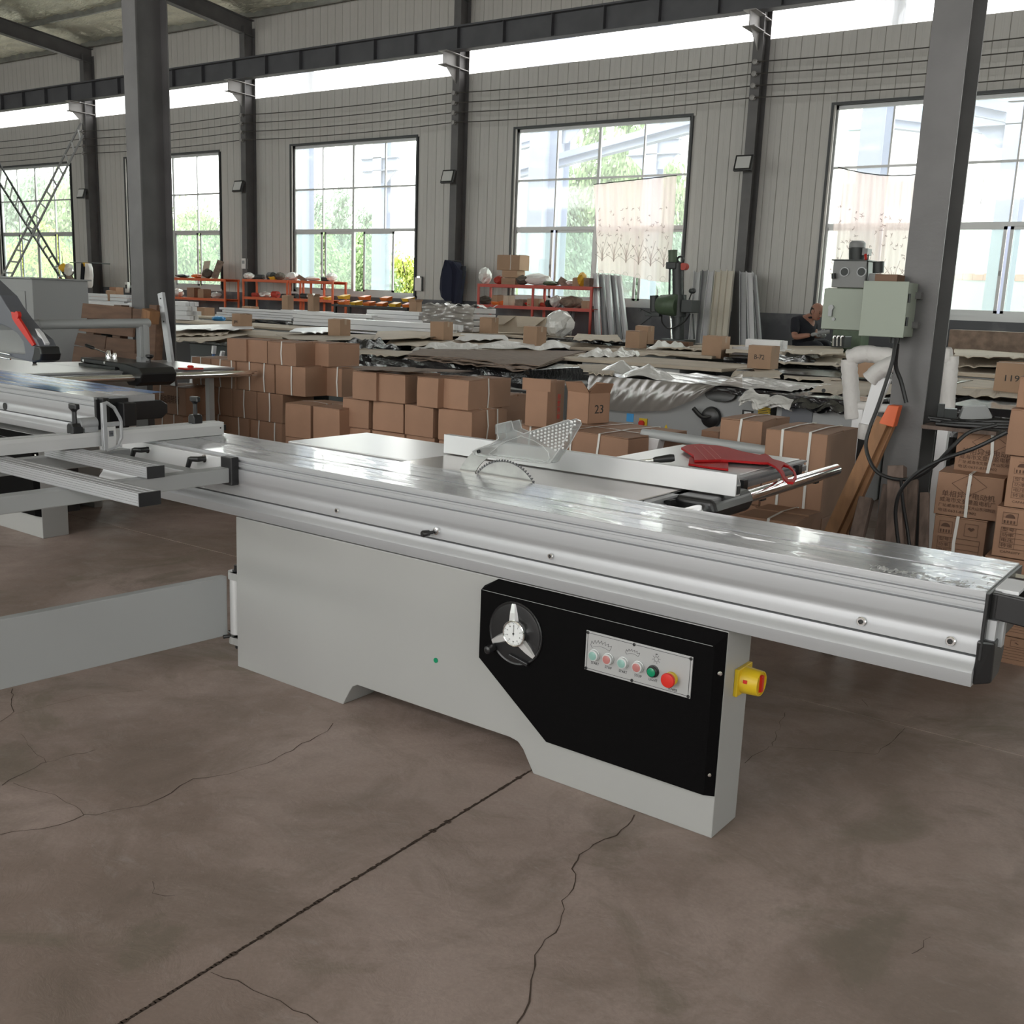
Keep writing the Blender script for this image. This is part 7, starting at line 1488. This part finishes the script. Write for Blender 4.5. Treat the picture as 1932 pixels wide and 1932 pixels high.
# ------------------------------------------------------------------ outside
gr = struct('floor_outside', MB().box(-90, 40, YF+.3, 120, -.35, -.25), M['ground']); gr.name = 'ground'
yw = thing('yard_wall', 'low grey concrete yard wall outside the windows', 'wall', (0, 0, 0)); ob('wall_panel', MB().box(-70, 2.5, 27, 27.25, -.25, 1.30), M['outwall'], yw); ob('coping', MB().box(-70, 2.5, 26.95, 27.3, 1.30, 1.36), M['outwall'], yw)
def ocol(x, y, w, label, z1=9.5, corb=None, mat='outsteel'):
    t = thing('outdoor_column', label, 'column', (x, y, -.25), 0, 'steel columns of the open shed outside'); ob('shaft', hsec(MB(), 0, 0, w*1.3, w, 0, z1), M[mat], t)
    if corb: ob('corbel', MB().prism([(-.75, corb), (.75, corb), (.75, corb-.35), (.3, corb-.75), (-.3, corb-.75), (-.75, corb-.35)], 'y', .1, .14).box(-.78, .78, 0, .3, corb, corb+.03).box(-.78, .78, 0, .3, corb-.37, corb-.35), M[mat], t)
    return t
for px, Y, w, lab, corb in ((1008, 20.5, .42, 'thick pale blue column seen through the left part of the fourth window', None), (1043, 23.5, .34, 'pale column with a wide bracket seen in the fourth window', 6.6), (1222, 26, .34, 'pale bracketed column behind the curtain of the fourth window', 6.2), (562, 21.5, .36, 'pale column at the left edge of the third window', None), (710, 25, .36, 'pale column in the right half of the third window', 6.0), (1630, 19.2, .42, 'blue column seen through the left of the fifth window', None), (1898, 21, .40, 'pale blue column in the window right of the inner column', 5.6), (990, 27.5, .28, 'thin pale column at the left edge of the fourth window', None)):
    q = aty(px, 400, Y); ocol(q.x, Y, w, lab, corb=corb)
def obeam(p0, Y0, p1, Y1, lab, h=.32):
    a, b = aty(*p0, Y0), aty(*p1, Y1); d = b-a; t = tag(ob('outdoor_beam', MB().bar(a, b, .18, .012).shift((0, 0, h/2)).bar(a, b, .18, .012).shift((0, 0, -h/2)).bar(a+Vector((0, 0, 0)), b+Vector((0, 0, 0)), .012, h) , M['outsteel']), lab, 'beam', 'steel beams of the open shed outside')
obeam((980, 322), 22, (1330, 228), 19.5, 'pale sloping roof beam crossing the upper fourth window'); obeam((980, 272), 26, (1060, 250), 25, 'short pale beam at the upper left of the fourth window')
obeam((1655, 222), 21, (1760, 235), 22, 'pale beam crossing the top of the fifth window'); obeam((1840, 200), 20, (1900, 212), 20, 'pale crane beam in the last window, upper one'); obeam((1838, 232), 22, (1915, 248), 22, 'pale crane beam in the last window, lower one')
# neighbouring shed seen at right
sh = thing('neighbour_shed', 'white sheet-metal shed with a grey band seen through the right windows', 'shed', (0, 0, 0)); a = aty(1575, 500, 34); b = aty(2100, 500, 34)
zb0, zb1 = aty(1870, 385, 34).z, aty(1870, 338, 34).z
ob('wall_sheet', MB().box(a.x, b.x, 34, 34.2, -.25, zb0), M['whitebar'], sh); ob('wall_sheet', MB().box(a.x, b.x, 34, 34.2, zb1, zb1+1.6), M['whitebar'], sh)
k = a.x
while k < b.x-.4: ob('grey_sheet', MB().box(k, k+.42, 34, 34.15, zb0, zb1), M['outwall'], sh); k += .47
ob('roof_edge', MB().hexa([(a.x,33.8,zb1+1.6),(b.x,33.8,zb1+1.6),(b.x,36,zb1+1.7),(a.x,36,zb1+1.7),(a.x,33.8,zb1+1.75),(b.x,33.8,zb1+3.2),(b.x,36,zb1+3.3),(a.x,36,zb1+1.9)]), M['outroof'], sh)
a = aty(1800, 528, 28); b = aty(2000, 528, 28); bw = thing('brick_wall', 'grey wall with a red brick coping outside the last window', 'wall', (0, 0, 0)); ob('wall_face', MB().box(a.x-1, b.x+2, 28, 28.2, -.25, a.z), M['outwall'], bw)
k = a.x-1
while k < b.x+1.9: ob('brick', MB().box(k, k+.23, 27.98, 28.22, a.z, a.z+.14+random.uniform(0, .05)), M['brickr'], bw, ); k += .24
# trees: crowns of real leaf cards on branching limbs
def leafmesh(seed, n, mat, R=1.0, size=.06):
    r = random.Random(seed); vs = []; fs = []
    cl = [(r.gauss(0, .42), r.gauss(0, .42), r.gauss(0, .40)) for _ in range(26)]
    for k in range(n):
        c = cl[k % len(cl)]; p = Vector((c[0]+r.gauss(0, .16), c[1]+r.gauss(0, .16), c[2]+r.gauss(0, .16)))*R
        a = Vector((r.gauss(0, 1), r.gauss(0, 1), r.gauss(0, 1))).normalized(); b = a.orthogonal().normalized(); c2 = a.cross(b); s = size*r.uniform(.6, 1.3); i = len(vs)
        vs += [p-b*s, p+c2*s*.5, p+b*s, p-c2*s*.5]; fs.append((i, i+1, i+2, i+3))
    me = bpy.data.meshes.new('foliage'); me.from_pydata(vs, [], fs); me.materials.append(mat); return me
FM = {k: [leafmesh(s, 14000, M[k]) for s in (1, 2)] for k in ('leaf', 'leafd', 'leafy')}
def tree(px, pt, pbase, Y, wpx, kind, label, grp='trees beyond the yard'):
    top = aty(px, pt, Y); f = RM[2][0]*top.x+RM[2][1]*top.y; w = wpx*f/FPX; h = top.z; t = thing('tree', label, 'tree', (top.x, Y, -.25), 0, grp)
    zc = h*.55 if h > 3 else h*.5; rz = (h-zc)*1.0
    o = put('foliage', FM[kind][int(px) % 2], (0, 0, zc+.25), t, rot=(0, 0, px), scale=(w*.5, w*.5, rz*.95)); o['kind'] = 'stuff'
    tr = MB().tube([(0, 0, 0), (.1, 0, h*.35), (0, .05, h*.8)], [.14, .10, .03], 7)
    for k in range(5): a = k*1.3; tr.tube([(.05, 0, h*(.3+.09*k)), (w*.22*math.cos(a), w*.22*math.sin(a), h*(.45+.09*k))], [.05, .015], 5)
    ob('trunk', tr, M['bark'], t)
for i, (px, pt, Y, w, kind, lab) in enumerate(((25, 330, 33, 110, 'leafd', 'grey-green tree filling the left of the leftmost window'), (75, 322, 36, 110, 'leafd', 'grey-green tree in the middle of the leftmost window'), (125, 335, 31, 100, 'leaf', 'fresh green tree at the right of the leftmost window'), (70, 445, 29, 90, 'leafy', 'yellow-green bush low in the leftmost window'), (110, 460, 29, 60, 'leafy', 'second yellow-green bush behind the ladders'), (30, 460, 30, 70, 'leaf', 'green bush low at the left edge of the leftmost window'),
    (345, 370, 34, 90, 'leaf', 'green tree in the left of the second window'), (395, 375, 36, 90, 'leafd', 'grey-green tree in the right of the second window'), (360, 420, 30, 90, 'leaf', 'green bush in the lower second window'),
    (590, 400, 40, 90, 'leafd', 'hazy tree at the left of the third window'), (640, 392, 42, 80, 'leafd', 'hazy pointed tree in the middle of the third window'), (690, 425, 38, 90, 'leafd', 'hazy low tree left of the pale column in the third window'), (620, 455, 31, 110, 'leaf', 'green bushes low in the third window'), (690, 465, 30, 90, 'leaf', 'green bush in the lower middle of the third window'), (765, 458, 33, 80, 'leafy', 'yellow-green bush at the right of the third window'),
    (1050, 330, 31, 90, 'leaf', 'green tree left of centre in the fourth window'), (1100, 255, 30, 120, 'leaf', 'tall green tree in the middle of the fourth window'), (1180, 240, 33, 120, 'leaf', 'tall leafy tree behind the beam of the fourth window'), (1265, 230, 31, 100, 'leaf', 'tall tree at the right of the fourth window'), (1090, 400, 29, 100, 'leafd', 'dense grey-green tree low in the fourth window'), (995, 470, 32, 50, 'leafy', 'yellow-green bush at the left edge of the fourth window'), (1240, 380, 30, 120, 'leafd', 'dense tree behind the curtain of the fourth window'))):
    tree(px, pt-(45 if px < 150 and pt < 400 else 12), 0, Y, w*1.25, kind, lab)
